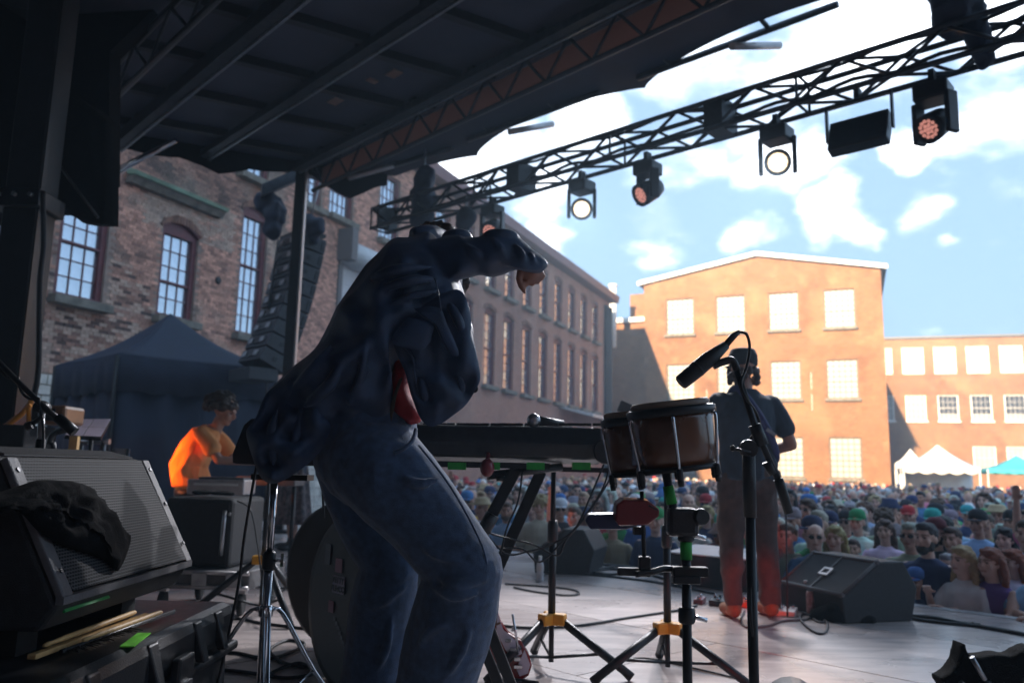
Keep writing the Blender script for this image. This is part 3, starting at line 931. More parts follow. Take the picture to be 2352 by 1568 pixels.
# ------------------------------------------------------------------ front lighting truss and lamps
TZ = 4.85
TA, TB = PF(871, 508, TZ), PF(2352, 64, TZ)
TD = unit(TB - TA); TL_ = np.linalg.norm(TB - TA) + 2.2; TS = np.cross(TD, UP); hs = .16
trs = thing('lighting_truss', 'black box truss crossing the sky in front of the stage', 'truss', TA)
cor = {}
for i, (a, b) in enumerate(((-1, -1), (1, -1), (1, 1), (-1, 1))):
    off = TS * a * hs + UP * b * hs; cor[i] = off
    m2 = MB(); m2.tube([TA + off, TA + off + TD * TL_], .03, 8); m2.build('chord', 'truss_metal', trs)
nb_ = int(TL_ / .46)
for f_ in range(4):
    o0, o1 = cor[f_], cor[(f_ + 1) % 4]
    for i in range(nb_):
        a, b = TA + TD * (TL_ * i / nb_), TA + TD * (TL_ * (i + 1) / nb_)
        p_, q_ = (a + o0, b + o1) if i % 2 == f_ % 2 else (a + o1, b + o0)
        m2 = MB(); m2.tube([p_, q_], .018, 5); m2.build('brace', 'truss_metal', trs)
        if i % 5 == 0:
            m2 = MB(); m2.tube([a + o0, a + o1], .016, 5); m2.build('rung', 'truss_metal', trs)
for t in (.2, 3.05, 6.0):
    m2 = MB(); q = TA + TD * t
    for o_ in (cor[0], cor[1], cor[2], cor[3]): pass
    m2.box(q, (.22, .36, .36), np.array([TD, TS, UP])) if t > 1 else m2.box(q, (.04, .38, .38), np.array([TD, TS, UP])); m2.build('splice_plate', 'black_metal', trs)
pts = smooth_path([TA + TD * t + UP * (hs + .03 * math.sin(t * 5) ) + TS * .1 for t in np.arange(.2, TL_, .4)], 3)
m2 = MB(); m2.tube(pts, .018, 5); m2.build('truss_cable', 'cable_black', trs)
pts = smooth_path([TA + TD * t + UP * (.03 * math.sin(t * 7) + .02) - TS * .1 for t in np.arange(.2, TL_, .4)], 3)
m2 = MB(); m2.tube(pts, .022, 5); m2.build('truss_cable', 'cable_black', trs)
def truss_at(x):
    lo, hi = 0., TL_
    for _ in range(40):
        m_ = (lo + hi) / 2
        if proj(TA + TD * m_)[0] < x: lo = m_
        else: hi = m_
    return TA + TD * lo
def frame(d, up=UP):
    d = unit(d); s = np.cross(d, up); s = unit(s); return np.array([s, np.cross(s, d), d])
def moving_head(x, aim, lit, label, sc=1.):
    q = truss_at(x) - UP * hs
    t = thing('stage_light', label, 'stage light', q - UP * .1, 'wash lights hung along the truss')
    mb = MB(); mb.box(q - UP * .06, (.05, .1, .14), np.array([TD, TS, UP])); mb.build('clamp', 'black_metal', t)
    mb = MB(); mb.box(q - UP * .20 * sc, (.27 * sc, .25 * sc, .15 * sc), np.array([TD, TS, UP])); mb.build('base', 'black_plastic', t, bevel=.02)
    hc_ = q - UP * .47 * sc
    side = unit(np.cross(UP, aim))
    for sg in (-1, 1):
        mb = MB(); mb.box(hc_ + side * sg * .16 * sc + UP * .06, (.045 * sc, .12 * sc, .36 * sc), np.array([side, np.cross(UP, side), UP])); mb.build('yoke_arm', 'black_plastic', t, bevel=.015)
    mb = MB(); mb.lathe([(.03, -.19), (.09, -.18), (.12, -.1), (.13, .0), (.136, .06), (.136, .13), (.126, .13), (.12, .10)], hc_, aim, 18); h_ = mb.build('head', 'black_plastic', t)
    fr_ = frame(aim)
    mb = MB(); mb.lathe([(.1, 0), (.1, .006)], hc_ + unit(aim) * .1, aim, 18); mb.build('lens_plate', 'led_warm' if lit else 'black_metal', h_)
    mb = MB()
    for rr_, nn_ in ((0, 1), (.038, 6), (.076, 12)):
        for k_ in range(nn_):
            a_ = 2 * PI * k_ / nn_
            c_ = hc_ + unit(aim) * .106 + fr_[0] * rr_ * math.cos(a_) + fr_[1] * rr_ * math.sin(a_)
            mb.lathe([(.0185, 0), (.017, .008), (.009, .013)], c_, aim, 8)
    if lit:
        sl = bpy.data.lights.new('wash_beam', 'SPOT'); sl.energy = 92; sl.color = (.95, .95, 1); sl.spot_size = R(62); sl.spot_blend = .7; sl.shadow_soft_size = .12
        so_ = bpy.data.objects.new('beam', sl); col.objects.link(so_); so_.parent = h_; so_.location = hc_ + unit(aim) * .16 - wloc(h_); so_.rotation_euler = Vector(unit(SC(3.2, 2.6, .6) - hc_)).to_track_quat('-Z', 'Y').to_euler()
    tag(mb.build('lens_cells', 'led_white' if lit else 'led_pink', h_), kind='stuff')
    return t
tocam = lambda x: unit(CAM - truss_at(x))
moving_head(1133, unit(tocam(1133) + np.array([-.45, 0, -.35])), 0, 'pink-glowing stage light nearest the left end of the truss', .95)
moving_head(1337, unit(tocam(1337) + np.array([0, 0, -.05])), 1, 'bright white stage light on the truss left of centre', 1.0)
moving_head(1487, unit(tocam(1487) + np.array([-1.0, .5, -.35])), 0, 'stage light turned sideways, between the two bright white ones', 1.)
moving_head(1782, unit(tocam(1782) + np.array([0, 0, -.05])), 1, 'bright white stage light on the truss right of centre', 1.05)
moving_head(2138, unit(tocam(2138) + np.array([-.8, .3, -.45])), 0, 'pink-glowing stage light at the right end of the truss', 1.1)
q = truss_at(1968) - UP * (hs + .02)
t = thing('panel_light', 'square black panel light hung in its yoke on the truss', 'stage light', q - UP * .1)
A = np.array([TD, TS, UP]); tilt = Matrix.Rotation(R(-20), 3, Vector(TD)); A2 = np.array([TD, np.array(tilt @ Vector(TS)), np.array(tilt @ Vector(UP))])
mb = MB(); mb.box(q - UP * .40, (.56, .14, .34), A2); mb.build('body', 'black_plastic', t, bevel=.015)
mb = MB(); mb.box(q - UP * .36 - TS * .12, (.40, .12, .26), A2); mb.build('cooler', 'black_metal', t)
for sg in (-1, 1):
    mb = MB(); mb.box(q + TD * sg * .31 - UP * .24, (.02, .05, .36), A); mb.build('yoke_arm', 'black_metal', t)
mb = MB(); mb.box(q - UP * .06, (.64, .05, .02), A); mb.build('yoke_bar', 'black_metal', t)
mb = MB(); mb.box(q - UP * .0, (.05, .1, .12), A); mb.build('clamp', 'black_metal', t)
def blob(mb, pts, rad, n=10, m=7, jit=.16, seed=0):
    r_ = random.Random(seed)
    for (c, r3) in zip(pts, rad):
        s0 = len(mb.v); mb.ell(c, r3, n, m)
        for i in range(s0, len(mb.v)):
            d = np.array(mb.v[i]) - c; mb.v[i] = tuple(c + d * (1 + jit * noise.noise(Vector(np.array(mb.v[i]) * 7 + seed))))
def motor(name, label, pts, rad, chain_to=None, seed=0):
    t = thing(name, label, 'hoist', pts[-1], None)
    mb = MB(); blob(mb, pts, rad, 14, 10, .45, seed); o = mb.build('rain_cover', 'tent_dark', t)
    rm = o.modifiers.new('r', 'REMESH'); rm.mode = 'VOXEL'; rm.voxel_size = .03
    if chain_to is not None:
        mb = MB(); mb.tube([pts[0], chain_to], .015, 6); mb.build('chain', 'steel', t)
    return t
q = truss_at(972)
motor('chain_hoist', 'black bagged chain hoist at the left end of the truss', [q + UP * .42, q + UP * .15, q - UP * .12], [(.17, .17, .26), (.2, .2, .28), (.18, .18, .26)], q + UP * 1.05, 3)
q = truss_at(2215)
motor('chain_hoist', 'large black bagged chain hoist above the right end of the truss', [q + UP * .62 - TD * .12, q + UP * .35 - TD * .02, q + UP * .05 + TD * .12], [(.2, .2, .3), (.22, .2, .26), (.12, .12, .34)], q + UP * 1.5, 9)
q = truss_at(1072) - UP * .33
motor('bagged_lamp', 'bagged lamp slung under the left part of the truss', [q, q - UP * .12 - TD * .06], [(.14, .12, .16), (.12, .12, .1)], q + UP * .3, 5)

# ------------------------------------------------------------------ left tower and line array
twx, twy = P(680, 600, 11.9)[:2]
tw = thing('roof_post', 'tall square roof post with a pale edge left of the line array', 'post', (twx, twy, 0))
mb = MB(); mb.box((twx, twy, 2.85), (.15, .15, 5.7)); mb.build('post', 'black_paint', tw, bevel=.008)
mb = MB(); mb.box((twx + .088, twy - .03, 2.75), (.024, .1, 5.4)); mb.build('edge_rail', 'alu_pale', tw)
mb = MB(); mb.box((twx, twy, .02), (.36, .36, .04)); mb.build('foot_plate', 'black_metal', tw)
Ya = 13.4
arr = thing('line_array', 'curved hang of eight black loudspeaker cabinets in front of the brick mill', 'loudspeaker', P(690, 820, Ya))
pos = P(752, 548, Ya) - EN * .25 + E1 * .4
ang = R(8); NB_ = 9
tops = []
for i in range(NB_):
    ang += R(.5 + .3 * i)
    d = EN * math.cos(ang) - UP * math.sin(ang); u_ = UP * math.cos(ang) + EN * math.sin(ang)
    hgt, dep, wid = .262, .5, .8
    c = pos - u_ * hgt / 2
    def pt(f, s, z): return c + d * f + E1 * s + u_ * z
    zb_ = hgt / 2 - .004
    q8 = [pt(-dep / 2, -wid / 2, -zb_ * .88), pt(dep / 2, -wid / 2, -zb_), pt(dep / 2, wid / 2, -zb_), pt(-dep / 2, wid / 2, -zb_ * .88), pt(-dep / 2, -wid / 2, zb_ * .88), pt(dep / 2, -wid / 2, zb_), pt(dep / 2, wid / 2, zb_), pt(-dep / 2, wid / 2, zb_ * .88)]
    mb = MB(); mb.hexa(q8); cb = mb.build('cabinet', 'trim_dark' if 'trim_dark' in MATS else mat('trim_dark', (.05, .055, .065), .55, 0, .2, 20), arr, bevel=.008)
    for s_ in (-1, 1):
        mb = MB(); mb.box(pt(-.02, s_ * (wid / 2 + .004), 0), (.07, .008, .07), np.array([d, E1, u_])); mb.build('emblem', 'black_metal', cb)
        mb = MB(); mb.box(pt(dep / 2 - .05, s_ * (wid / 2 + .006), 0), (.07, .012, .16), np.array([d, E1, u_])); mb.build('rigging_plate', 'black_metal', cb)
        mb = MB(); mb.box(pt(-dep / 2 - .02, s_ * .2, 0), (.03, .14, .09), np.array([d, E1, u_])); mb.build('rear_handle', 'steel', cb)
    mb = MB(); mb.box(pt(-dep / 2 - .012, 0, 0), (.02, .2, .1), np.array([d, E1, u_])); mb.build('connector_plate', 'black_metal', cb)
    pos = pos - u_ * (hgt + .004) - d * (math.sin(R(2)) * .02)
mb = MB(); mb.box(pos - UP * .12 - EN * .12, (.76, .5, .2), AXS); mb.build('base_cabinet', 'trim_dark', arr, bevel=.01)
top = P(752, 548, Ya) - EN * .25 + E1 * .4
mb = MB(); mb.box(top + UP * .05, (.7, .5, .06), AXS); mb.build('fly_frame', 'black_metal', arr)
mb = MB(); mb.tube(smooth_path([top + E1 * .3 - EN * .3, P(618, 700, Ya - .2), P(610, 780, Ya), P(612, 860, Ya), PF(610, 1200)], 6), .02, 6); mb.build('speaker_cable', 'cable_black', arr)
fb = thing('fly_beam', 'dark outrigger beam carrying the bagged hoists over the line array', 'beam', (twx, twy, 0))
A_, B_ = P(600, 440, 12.2), P(745, 375, 12.6)
mb = MB(); mb.box((A_ + B_) / 2, (np.linalg.norm(B_ - A_), .16, .2), frame(UP, B_ - A_)[[1, 0, 2]] if False else np.array([unit(B_ - A_), unit(np.cross(UP, B_ - A_)), UP])); mb.build('beam', 'truss_metal', fb)
mb = MB(); mb.box(P(650, 385, 12.4), (px(110, 12.4), .1, .12), np.array([unit(WU * .6 + np.array([.8, 0, 0])), UP * 0 + unit(np.cross(UP, WU * .6 + np.array([.8, 0, 0]))), UP])); mb.build('cross_bar', 'trim_grey', fb)
mb = MB(); mb.box(P(725, 403, 12.9), (px(60, 12.9), .1, .12), np.array([unit(WU * .6 + np.array([.8, 0, 0])), unit(np.cross(UP, WU * .6 + np.array([.8, 0, 0]))), UP])); mb.build('cross_bar', 'trim_grey', fb)
motor('chain_hoist', 'black bagged chain hoist left of the pale-edged roof post', [P(612, 462, 12.4), P(630, 490, 12.4), P(627, 525, 12.4)], [(.22, .18, .16), (.18, .18, .2), (.15, .16, .16)], P(620, 430, 12.3), 21)
motor('chain_hoist', 'black bagged chain hoist just above the line array', [P(712, 512, 13), P(722, 520, 13), P(722, 545, 13.2)], [(.16, .16, .16), (.18, .17, .17), (.1, .1, .14)], P(735, 420, 13), 33)
# mesh-covered lamp next to the roll-up door
# ------------------------------------------------------------------ tents
def tent(name, label, cors, zf, peak, roofm, wallm, legm, val, walls, scallop=0):
    ctr_ = sum(cors) / 4.
    t = thing(name, label, 'tent', (ctr_[0], ctr_[1], zf))
    pk = np.array([ctr_[0], ctr_[1], peak])
    for i in range(4):
        a, b = cors[i], cors[(i + 1) % 4]
        n = 12; v = []
        for j in range(n + 1):
            for k_ in range(n + 1):
                f_, h_ = k_ / n, j / n
                q = lerp(lerp(a, b, f_), pk, h_); q = q - UP * (.12 * math.sin(PI * h_) * (1 - .3 * math.sin(PI * f_)) + .03 * (1 - h_) * math.sin(PI * f_)); v.append(q)
        mb = MB(); mb.add(v, [(j * (n + 1) + k_, j * (n + 1) + k_ + 1, (j + 1) * (n + 1) + k_ + 1, (j + 1) * (n + 1) + k_) for j in range(n) for k_ in range(n)], True)
        o = mb.build('roof_panel', roofm, t); o.modifiers.new('s', 'SOLIDIFY').thickness = .012
        n = 40; v = []
        for k_ in range(n + 1):
            q = lerp(a, b, k_ / n) - UP * .03 * math.sin(PI * k_ / n); dp = val + (scallop * abs(math.sin(PI * k_ / n * 5)) if scallop else .02 * math.sin(k_ * .9))
            v += [q, q - UP * dp + unit((a + b) / 2 - ctr_) * .01 * math.sin(k_ * 1.3)]
        mb = MB(); mb.add(v, [(2 * k_, 2 * k_ + 1, 2 * k_ + 3, 2 * k_ + 2) for k_ in range(n)], True); o = mb.build('valance', roofm, t); o.modifiers.new('s', 'SOLIDIFY').thickness = .008
        mb = MB(); mb.tube([np.array([a[0], a[1], zf]), a - UP * .02], .035, 8); mb.build('leg', legm, t)
        if i in walls:
            n = 24; v = []
            for k_ in range(n + 1):
                q = lerp(a, b, k_ / n); w_ = unit((a + b) / 2 - ctr_) * (.03 * math.sin(k_ * 1.1) - .04) * np.array([1, 1, 0]); v += [q + w_ - UP * .1, np.array([q[0], q[1], zf + .02]) + w_]
            mb = MB(); mb.add(v, [(2 * k_, 2 * k_ + 1, 2 * k_ + 3, 2 * k_ + 2) for k_ in range(n)], True); o = mb.build('side_curtain', wallm, t); o.modifiers.new('s', 'SOLIDIFY').thickness = .008
    return t
Yt = 12.2
c0 = P(270, 812, Yt); ez = c0[2]
c1, c3 = PF(636, 848, ez), PF(128, 838, ez)
c2 = c1 + c3 - c0
pk = PL(400, 733, (c1 + c3) / 2, np.array([0, 1., 0]))
tent('canopy_tent', 'dark blue-black pop-up tent at the side of the stage', [c0, c1, c2, c3], 0., pk[2] + .1, 'tent_dark', 'tent_dark', 'black_metal', .55, (2, 3, 0))
for (xl, xr, yt_, ye, Y0, dd, rm, lb, sc_, zf_) in ((2075, 2250, 1022, 1070, 43., 4.5, 'white_vinyl', 'white frame tent with scalloped edge at the back of the crowd', .12, GZ), (2268, 2430, 1046, 1076, 47., 4, 'teal_vinyl', 'teal pop-up tent at the right edge behind the crowd', 0, GZ), (2058, 2130, 1032, 1062, 51., 3, 'white_vinyl', 'small white tent peak half hidden behind the larger white tent', .1, GZ)):
    a, b = P(xl, ye, Y0), P(xr, ye, Y0); b[2] = a[2]; dv = np.array([.40, .92, 0]) * np.linalg.norm(b - a) * .9
    pkz = P((xl + xr) / 2, yt_, Y0 + 2)[2]
    tent('event_tent', lb, [a, b, b - dv * -1, a + dv], zf_, pkz, rm, 'white_vinyl', 'white_paint', .25, (2, 3) if rm == 'white_vinyl' else (), sc_)
# ------------------------------------------------------------------ stage gear
def tripod(t, base, zc, rad, rot, legm, hubm, r=.014, feetz=.0, brace=True, tip=True, zin=None):
    for k_ in range(3):
        a_ = rot + 2 * PI * k_ / 3; d = np.array([math.cos(a_), math.sin(a_), 0])
        p0, p1 = base + UP * zc + d * .03, base + d * rad + UP * (feetz + .02)
        m2 = MB(); m2.tube([p0, p1], r, 8); lg_ = m2.build('leg', legm, t)
        if tip:
            m2 = MB(); m2.tube([lerp(p0, p1, .88), p1 - UP * .012], r * 1.45, 8); m2.build('rubber_foot', 'rubber', lg_)
        if brace:
            m2 = MB(); m2.tube([base + UP * max(zc * .35, .06), lerp(p0, p1, .62)], r * .5, 5); m2.build('spreader', legm, lg_)
    m2 = MB(); m2.lathe([(r * 1.6, -.03), (r * 2.6, -.025), (r * 2.6, .03), (r * 1.6, .04)], base + UP * zc, UP, 12); m2.build('hub', hubm, t)
def ytri(x, yc, Y, ztop, rot, label, rad=.42, zc=None):
    b = P(x, yc, Y); z = b[2] if zc is None else zc; b = np.array([b[0], b[1], 0])
    t = thing('tripod_stand', label, 'stand', b, 'black tripod stands with yellow collars')
    mb = MB(); mb.tube([b + UP * .05, b + UP * z], .013, 8); mb.tube([b + UP * z, b + UP * (z + (ztop - z) * .6)], .019, 10); mb.build('lower_tube', 'black_metal', t)
    mb = MB(); mb.tube([b + UP * (z + (ztop - z) * .55), b + UP * ztop], .013, 10); mb.build('upper_tube', 'black_metal', t)
    mb = MB(); mb.lathe([(.022, -.05), (.027, -.04), (.027, .04), (.022, .06)], b + UP * (z + (ztop - z) * .58), UP, 10); mb.build('clutch', 'black_plastic', t)
    for k_ in range(3):
        a_ = rot + 2 * PI * k_ / 3; d = np.array([math.cos(a_), math.sin(a_), 0])
        p0, p1 = b + UP * (z - .005) + d * .05, b + d * rad + UP * .02
        m2 = MB(); m2.tube([p0, p1], .021, 8); lg_ = m2.build('leg', 'black_metal', t)
        m2 = MB(); m2.tube([lerp(p0, p1, .85), p1 - UP * .005], [.017, .024], 8); m2.build('rubber_foot', 'rubber', lg_)
        m2 = MB(); m2.tube([b + UP * .07, lerp(p0, p1, .6)], .008, 5); m2.build('spreader', 'black_metal', lg_)
        m2 = MB(); m2.box(b + UP * z + d * .035, (.075, .055, .055), np.array([d, np.cross(UP, d), UP])); m2.build('collar', 'yellow_plastic', t, bevel=.008)
    return t, b
# --- wedges
def perf_material(name, u, v, su, sv, plate, hole):
    m = bpy.data.materials.new(name); m.use_nodes = True
    n, l = m.node_tree.nodes, m.node_tree.links; b = n['Principled BSDF']
    t = n.new('ShaderNodeTexCoord'); cb = n.new('ShaderNodeCombineXYZ')
    for i, ax in enumerate((u, v)):
        d = n.new('ShaderNodeVectorMath'); d.operation = 'DOT_PRODUCT'; l.new(t.outputs['Object'], d.inputs[0]); d.inputs[1].default_value = tuple(ax); l.new(d.outputs['Value'], cb.inputs[i])
    bt = n.new('ShaderNodeTexBrick'); l.new(cb.outputs[0], bt.inputs[0])
    bt.inputs['Scale'].default_value = 1; bt.inputs['Brick Width'].default_value = su; bt.inputs['Row Height'].default_value = sv; bt.inputs['Mortar Size'].default_value = sv * .22; bt.inputs['Mortar Smooth'].default_value = .3
    bt.inputs['Color1'].default_value = bt.inputs['Color2'].default_value = (*hole, 1); bt.inputs['Mortar'].default_value = (*plate, 1)
    l.new(bt.outputs['Color'], b.inputs['Base Color']); b.inputs['Roughness'].default_value = .75; b.inputs['Specular IOR Level'].default_value = .2
    bp = n.new('ShaderNodeBump'); bp.inputs['Strength'].default_value = .9; bp.inputs['Distance'].default_value = .004; l.new(bt.outputs['Fac'], bp.inputs['Height']); l.new(bp.outputs[0], b.inputs['Normal'])
    MATS[name] = m
# foreground wedge on a case: faces right (+X), width along Y
wx, y0w, y1w, zb = -1.06, 1.98, 2.76, .575
wd = thing('monitor_wedge', 'large black floor monitor with perforated grille in the left foreground', 'loudspeaker', (-1.4, 2.37, zb))
T0, T1 = np.array([wx, 0, zb + .085]), np.array([wx - .175, 0, zb + .40])
fn = unit(np.array([T1[2] - T0[2], 0, -(T1[0] - T0[0])])); fu = unit(T1 - T0)
prof = [(wx - .04, zb), (wx, zb + .06), (wx - .185, zb + .405), (wx - .28, zb + .425), (wx - .62, zb + .40), (wx - .62, zb)]
mb = MB(); mb.prism([(x, y0w, z) for x, z in prof], (0, y1w - y0w, 0)); mb.build('cabinet', 'wedge_paint', wd, bevel=.012)
perf_material('wedge_grille', (0, 1, 0), tuple(fu), .0125, .0085, (.085, .085, .09), (.008, .008, .008))
mb = MB()
gq = [np.array([T0[0], y0w + .045, T0[2]]), np.array([T0[0], y1w - .045, T0[2]]), np.array([T1[0], y1w - .045, T1[2]]), np.array([T1[0], y0w + .045, T1[2]])]
mb.prism([q + fn * .012 for q in gq], -fn * .01)
tp = [np.array([wx - .195, y0w + .045, zb + .408]), np.array([wx - .195, y1w - .045, zb + .408]), np.array([wx - .275, y1w - .045, zb + .426]), np.array([wx - .275, y0w + .045, zb + .426])]
gr = mb.build('grille', 'wedge_grille', wd)
for yy in (2.1, 2.64):
    m9 = MB(); m9.box((-1.42, yy, .538), (.46, .09, .072)); m9.build('foot', 'rubber', wd)
mb = MB(); mb.prism([q + UP * .008 for q in tp], (0, 0, -.006)); mb.build('upper_grille', 'wedge_grille', wd)
for a_, b_ in ((y0w, y0w + .045), (y1w - .045, y1w)):
    mb = MB(); mb.prism([q + fn * .016 for q in (np.array([T0[0], a_, T0[2] - .01]), np.array([T0[0], b_, T0[2] - .01]), np.array([T1[0], b_, T1[2]]), np.array([T1[0], a_, T1[2]]))], -fn * .02); fr_ = mb.build('side_frame', 'trim_grey', wd, bevel=.004)
    for f_ in (.15, .55, .9):
        mb = MB(); mb.lathe([(.007, 0), (.006, .003)], lerp(np.array([T0[0], (a_ + b_) / 2, T0[2]]), np.array([T1[0], (a_ + b_) / 2, T1[2]]), f_) + fn * .016, fn, 8); mb.build('screw', 'black_metal', fr_)
mb = MB(); mb.box(np.array([T0[0] + .004, (y0w + y1w) / 2, T0[2] - .012]), (.02, y1w - y0w, .018)); mb.build('lower_frame', 'trim_grey', wd)
mb = MB(); mb.box(np.array([wx - .012, y0w + .16, zb + .045]), (.006, .22, .016), np.array([unit([1, 0, .6]), [0, 1, 0], unit([-.6, 0, 1])])); mb.build('painted_reflection', 'green_reflection', wd)  # green reflection below the grille, painted as a coloured strip
mb = MB(); mb.box(lerp(np.array([T0[0], y0w + .05, T0[2]]), np.array([T1[0], y0w + .05, T1[2]]), .63) + fn * .02, (.006, .008, .012)); mb.build('status_light', 'led_green', wd)
# black cloth thrown over it
poly = [(-60, 1150), (30, 1120), (95, 1103), (178, 1114), (215, 1145), (250, 1180), (290, 1228), (296, 1250), (268, 1312), (240, 1290), (195, 1272), (140, 1255), (85, 1222), (45, 1180), (10, 1165), (-60, 1190)]
def inpoly(x, y):
    c_ = False; j = len(poly) - 1
    for i in range(len(poly)):
        if (poly[i][1] > y) != (poly[j][1] > y) and x < (poly[j][0] - poly[i][0]) * (y - poly[i][1]) / (poly[j][1] - poly[i][1]) + poly[i][0]: c_ = not c_
        j = i
    return c_
fo = np.array([T0[0], 2.3, T0[2]]) + fn * .02
ol = smooth_path([np.array([x, y, 0.]) for x, y in poly] + [np.array([*poly[0], 0.])], 5)[:-1]
mb = MB(); rings = []; c2 = np.array([120, 1190.])
for i in range(19):
    f_ = i / 18 if i else .02; rg = []
    for k_, q in enumerate(ol):
        x, y = c2 + (q[:2] - c2) * f_
        p_ = PL(x, y, fo, fn)
        if p_[2] > T1[2] + .005: p_ = P(x, y, np.clip(p_[1], 1.95, 2.62)); p_[2] = max(p_[2], T1[2] + .012)
        rl = .03 * (1 - abs(noise.noise(Vector((x * .016 + y * .012, y * .006, 4)))) * 1.6) + .02 * (1 - abs(noise.noise(Vector((x * .03 - y * .02, y * .012, 9)))) * 1.8)
        rg.append(p_ + fn * (.004 + max(0, rl) * (1 - f_ ** 8)))
    rings.append(rg)
mb.loft(rings, False, True)
o = mb.build('black_cloth', 'black_cloth', origin=(-1.2, 2.2, .9)); tag(o, 'black cloth thrown over the large foreground floor monitor', 'cloth')
o.modifiers.new('s', 'SOLIDIFY').thickness = .008
# hard case with ribs underneath
cs = thing('equipment_case', 'black ribbed hard case under the foreground floor monitor', 'case', (-1.4, 2.3, 0))
X0, X1, Y0_, Y1_ = -1.85, -.965, 1.62, 2.95
mb = MB(); mb.box(((X0 + X1) / 2, (Y0_ + Y1_) / 2, .18), (X1 - X0, Y1_ - Y0_, .36)); mb.build('lower_shell', 'black_plastic', cs, bevel=.03)
mb = MB(); mb.box(((X0 + X1) / 2, (Y0_ + Y1_) / 2, .432), (X1 - X0 + .02, Y1_ - Y0_ + .02, .136)); mb.build('lid', 'black_plastic', cs, bevel=.035)
mb = MB(); mb.box(((X0 + X1) / 2, (Y0_ + Y1_) / 2, .352), (X1 - X0 + .05, Y1_ - Y0_ + .05, .03)); mb.build('rim', 'black_plastic', cs, bevel=.01)
for y in (1.75, 1.98, 2.3, 2.62, 2.8):
    mb = MB(); mb.prism([(X1 + .008, y - .03, .49), (X1 + .008, y + .03, .49), (X1 + .045, y + .02, .37), (X1 + .045, y - .02, .37)], (-.03, 0, 0)); mb.build('rib', 'black_plastic', cs, bevel=.006)
for y in (1.86, 2.46):
    mb = MB(); mb.box((X1 + .03, y, .36), (.03, .11, .13)); la = mb.build('latch', 'black_plastic', cs, bevel=.008)
    mb = MB(); mb.box((X1 + .048, y, .335), (.01, .05, .04)); mb.build('latch_tab', 'steel', la)
mb = MB(); mb.tube([(X1 + .03, 2.08, .30), (X1 + .07, 2.09, .285), (X1 + .07, 2.27, .285), (X1 + .03, 2.28, .30)], .014, 8); mb.build('handle', 'black_plastic', cs)
mb = MB(); mb.box(PF(312, 1468, .5035), (.035, .17, .003), np.array([unit([1, .18, 0]), unit([-.18, 1, 0]), [0, 0, 1]])); mb.build('neon_tape', 'neon_tape', cs)
def stick(name, label, a, b, r0, r1, m, cat='drumstick', tipr=None, group=None):
    mb = MB(); d = b - a
    mb.tube([a, a + d * .04, a + d * .8, a + d * .93, a + d * .96, b], [r0 * .7, r0, r0 * .95, r1, r1 * 1.5, r1 * .8], 10)
    return tag(mb.build(name, m, origin=a), label, cat, group)
zt = .513
stick('drumstick', 'pale wooden drumstick lying nearest the camera on the ribbed case', PF(370, 1405, zt + .012), PF(190, 1470, zt + .012), .0078, .0045, 'wood_pale')
stick('drumstick', 'wooden drumstick lying along the edge of the foreground monitor', PF(310, 1405, zt + .025), PF(100, 1482, zt + .02), .0075, .0045, 'wood_pale')
a, b = PF(72, 1508, zt + .004), PF(338, 1412, zt + .004); dv = unit(b - a); sv = np.cross(UP, dv)
mb = MB(); mb.box((a + b) / 2 - UP * 0, (np.linalg.norm(b - a), .022, .012), np.array([dv, sv, UP])); tag(mb.build('wooden_slat', 'wood_pale', origin=(a + b) / 2, bevel=.002), 'flat wooden slat lying between the drumsticks on the ribbed case', 'stick')
br = thing('brush_whisk', 'black bristle brush lying under the drumsticks on the case', 'brush', PF(250, 1480, zt))
mb = MB()
for k_ in range(60):
    f_ = k_ / 60; p_ = lerp(PF(150, 1492, zt + .004), PF(300, 1440, zt + .004), f_); e = p_ + np.array([random.uniform(.01, .05), random.uniform(-.04, -.01), random.uniform(-.004, .006)]); mb.tube([p_, e], [.0016, .0008], 4)
tag(mb.build('bristles', 'black_plastic', br), kind='stuff')
mb = MB(); mb.tube([PF(140, 1496, zt + .003), PF(400, 1403, zt + .003)], .006, 8); mb.build('handle', 'black_plastic', br)

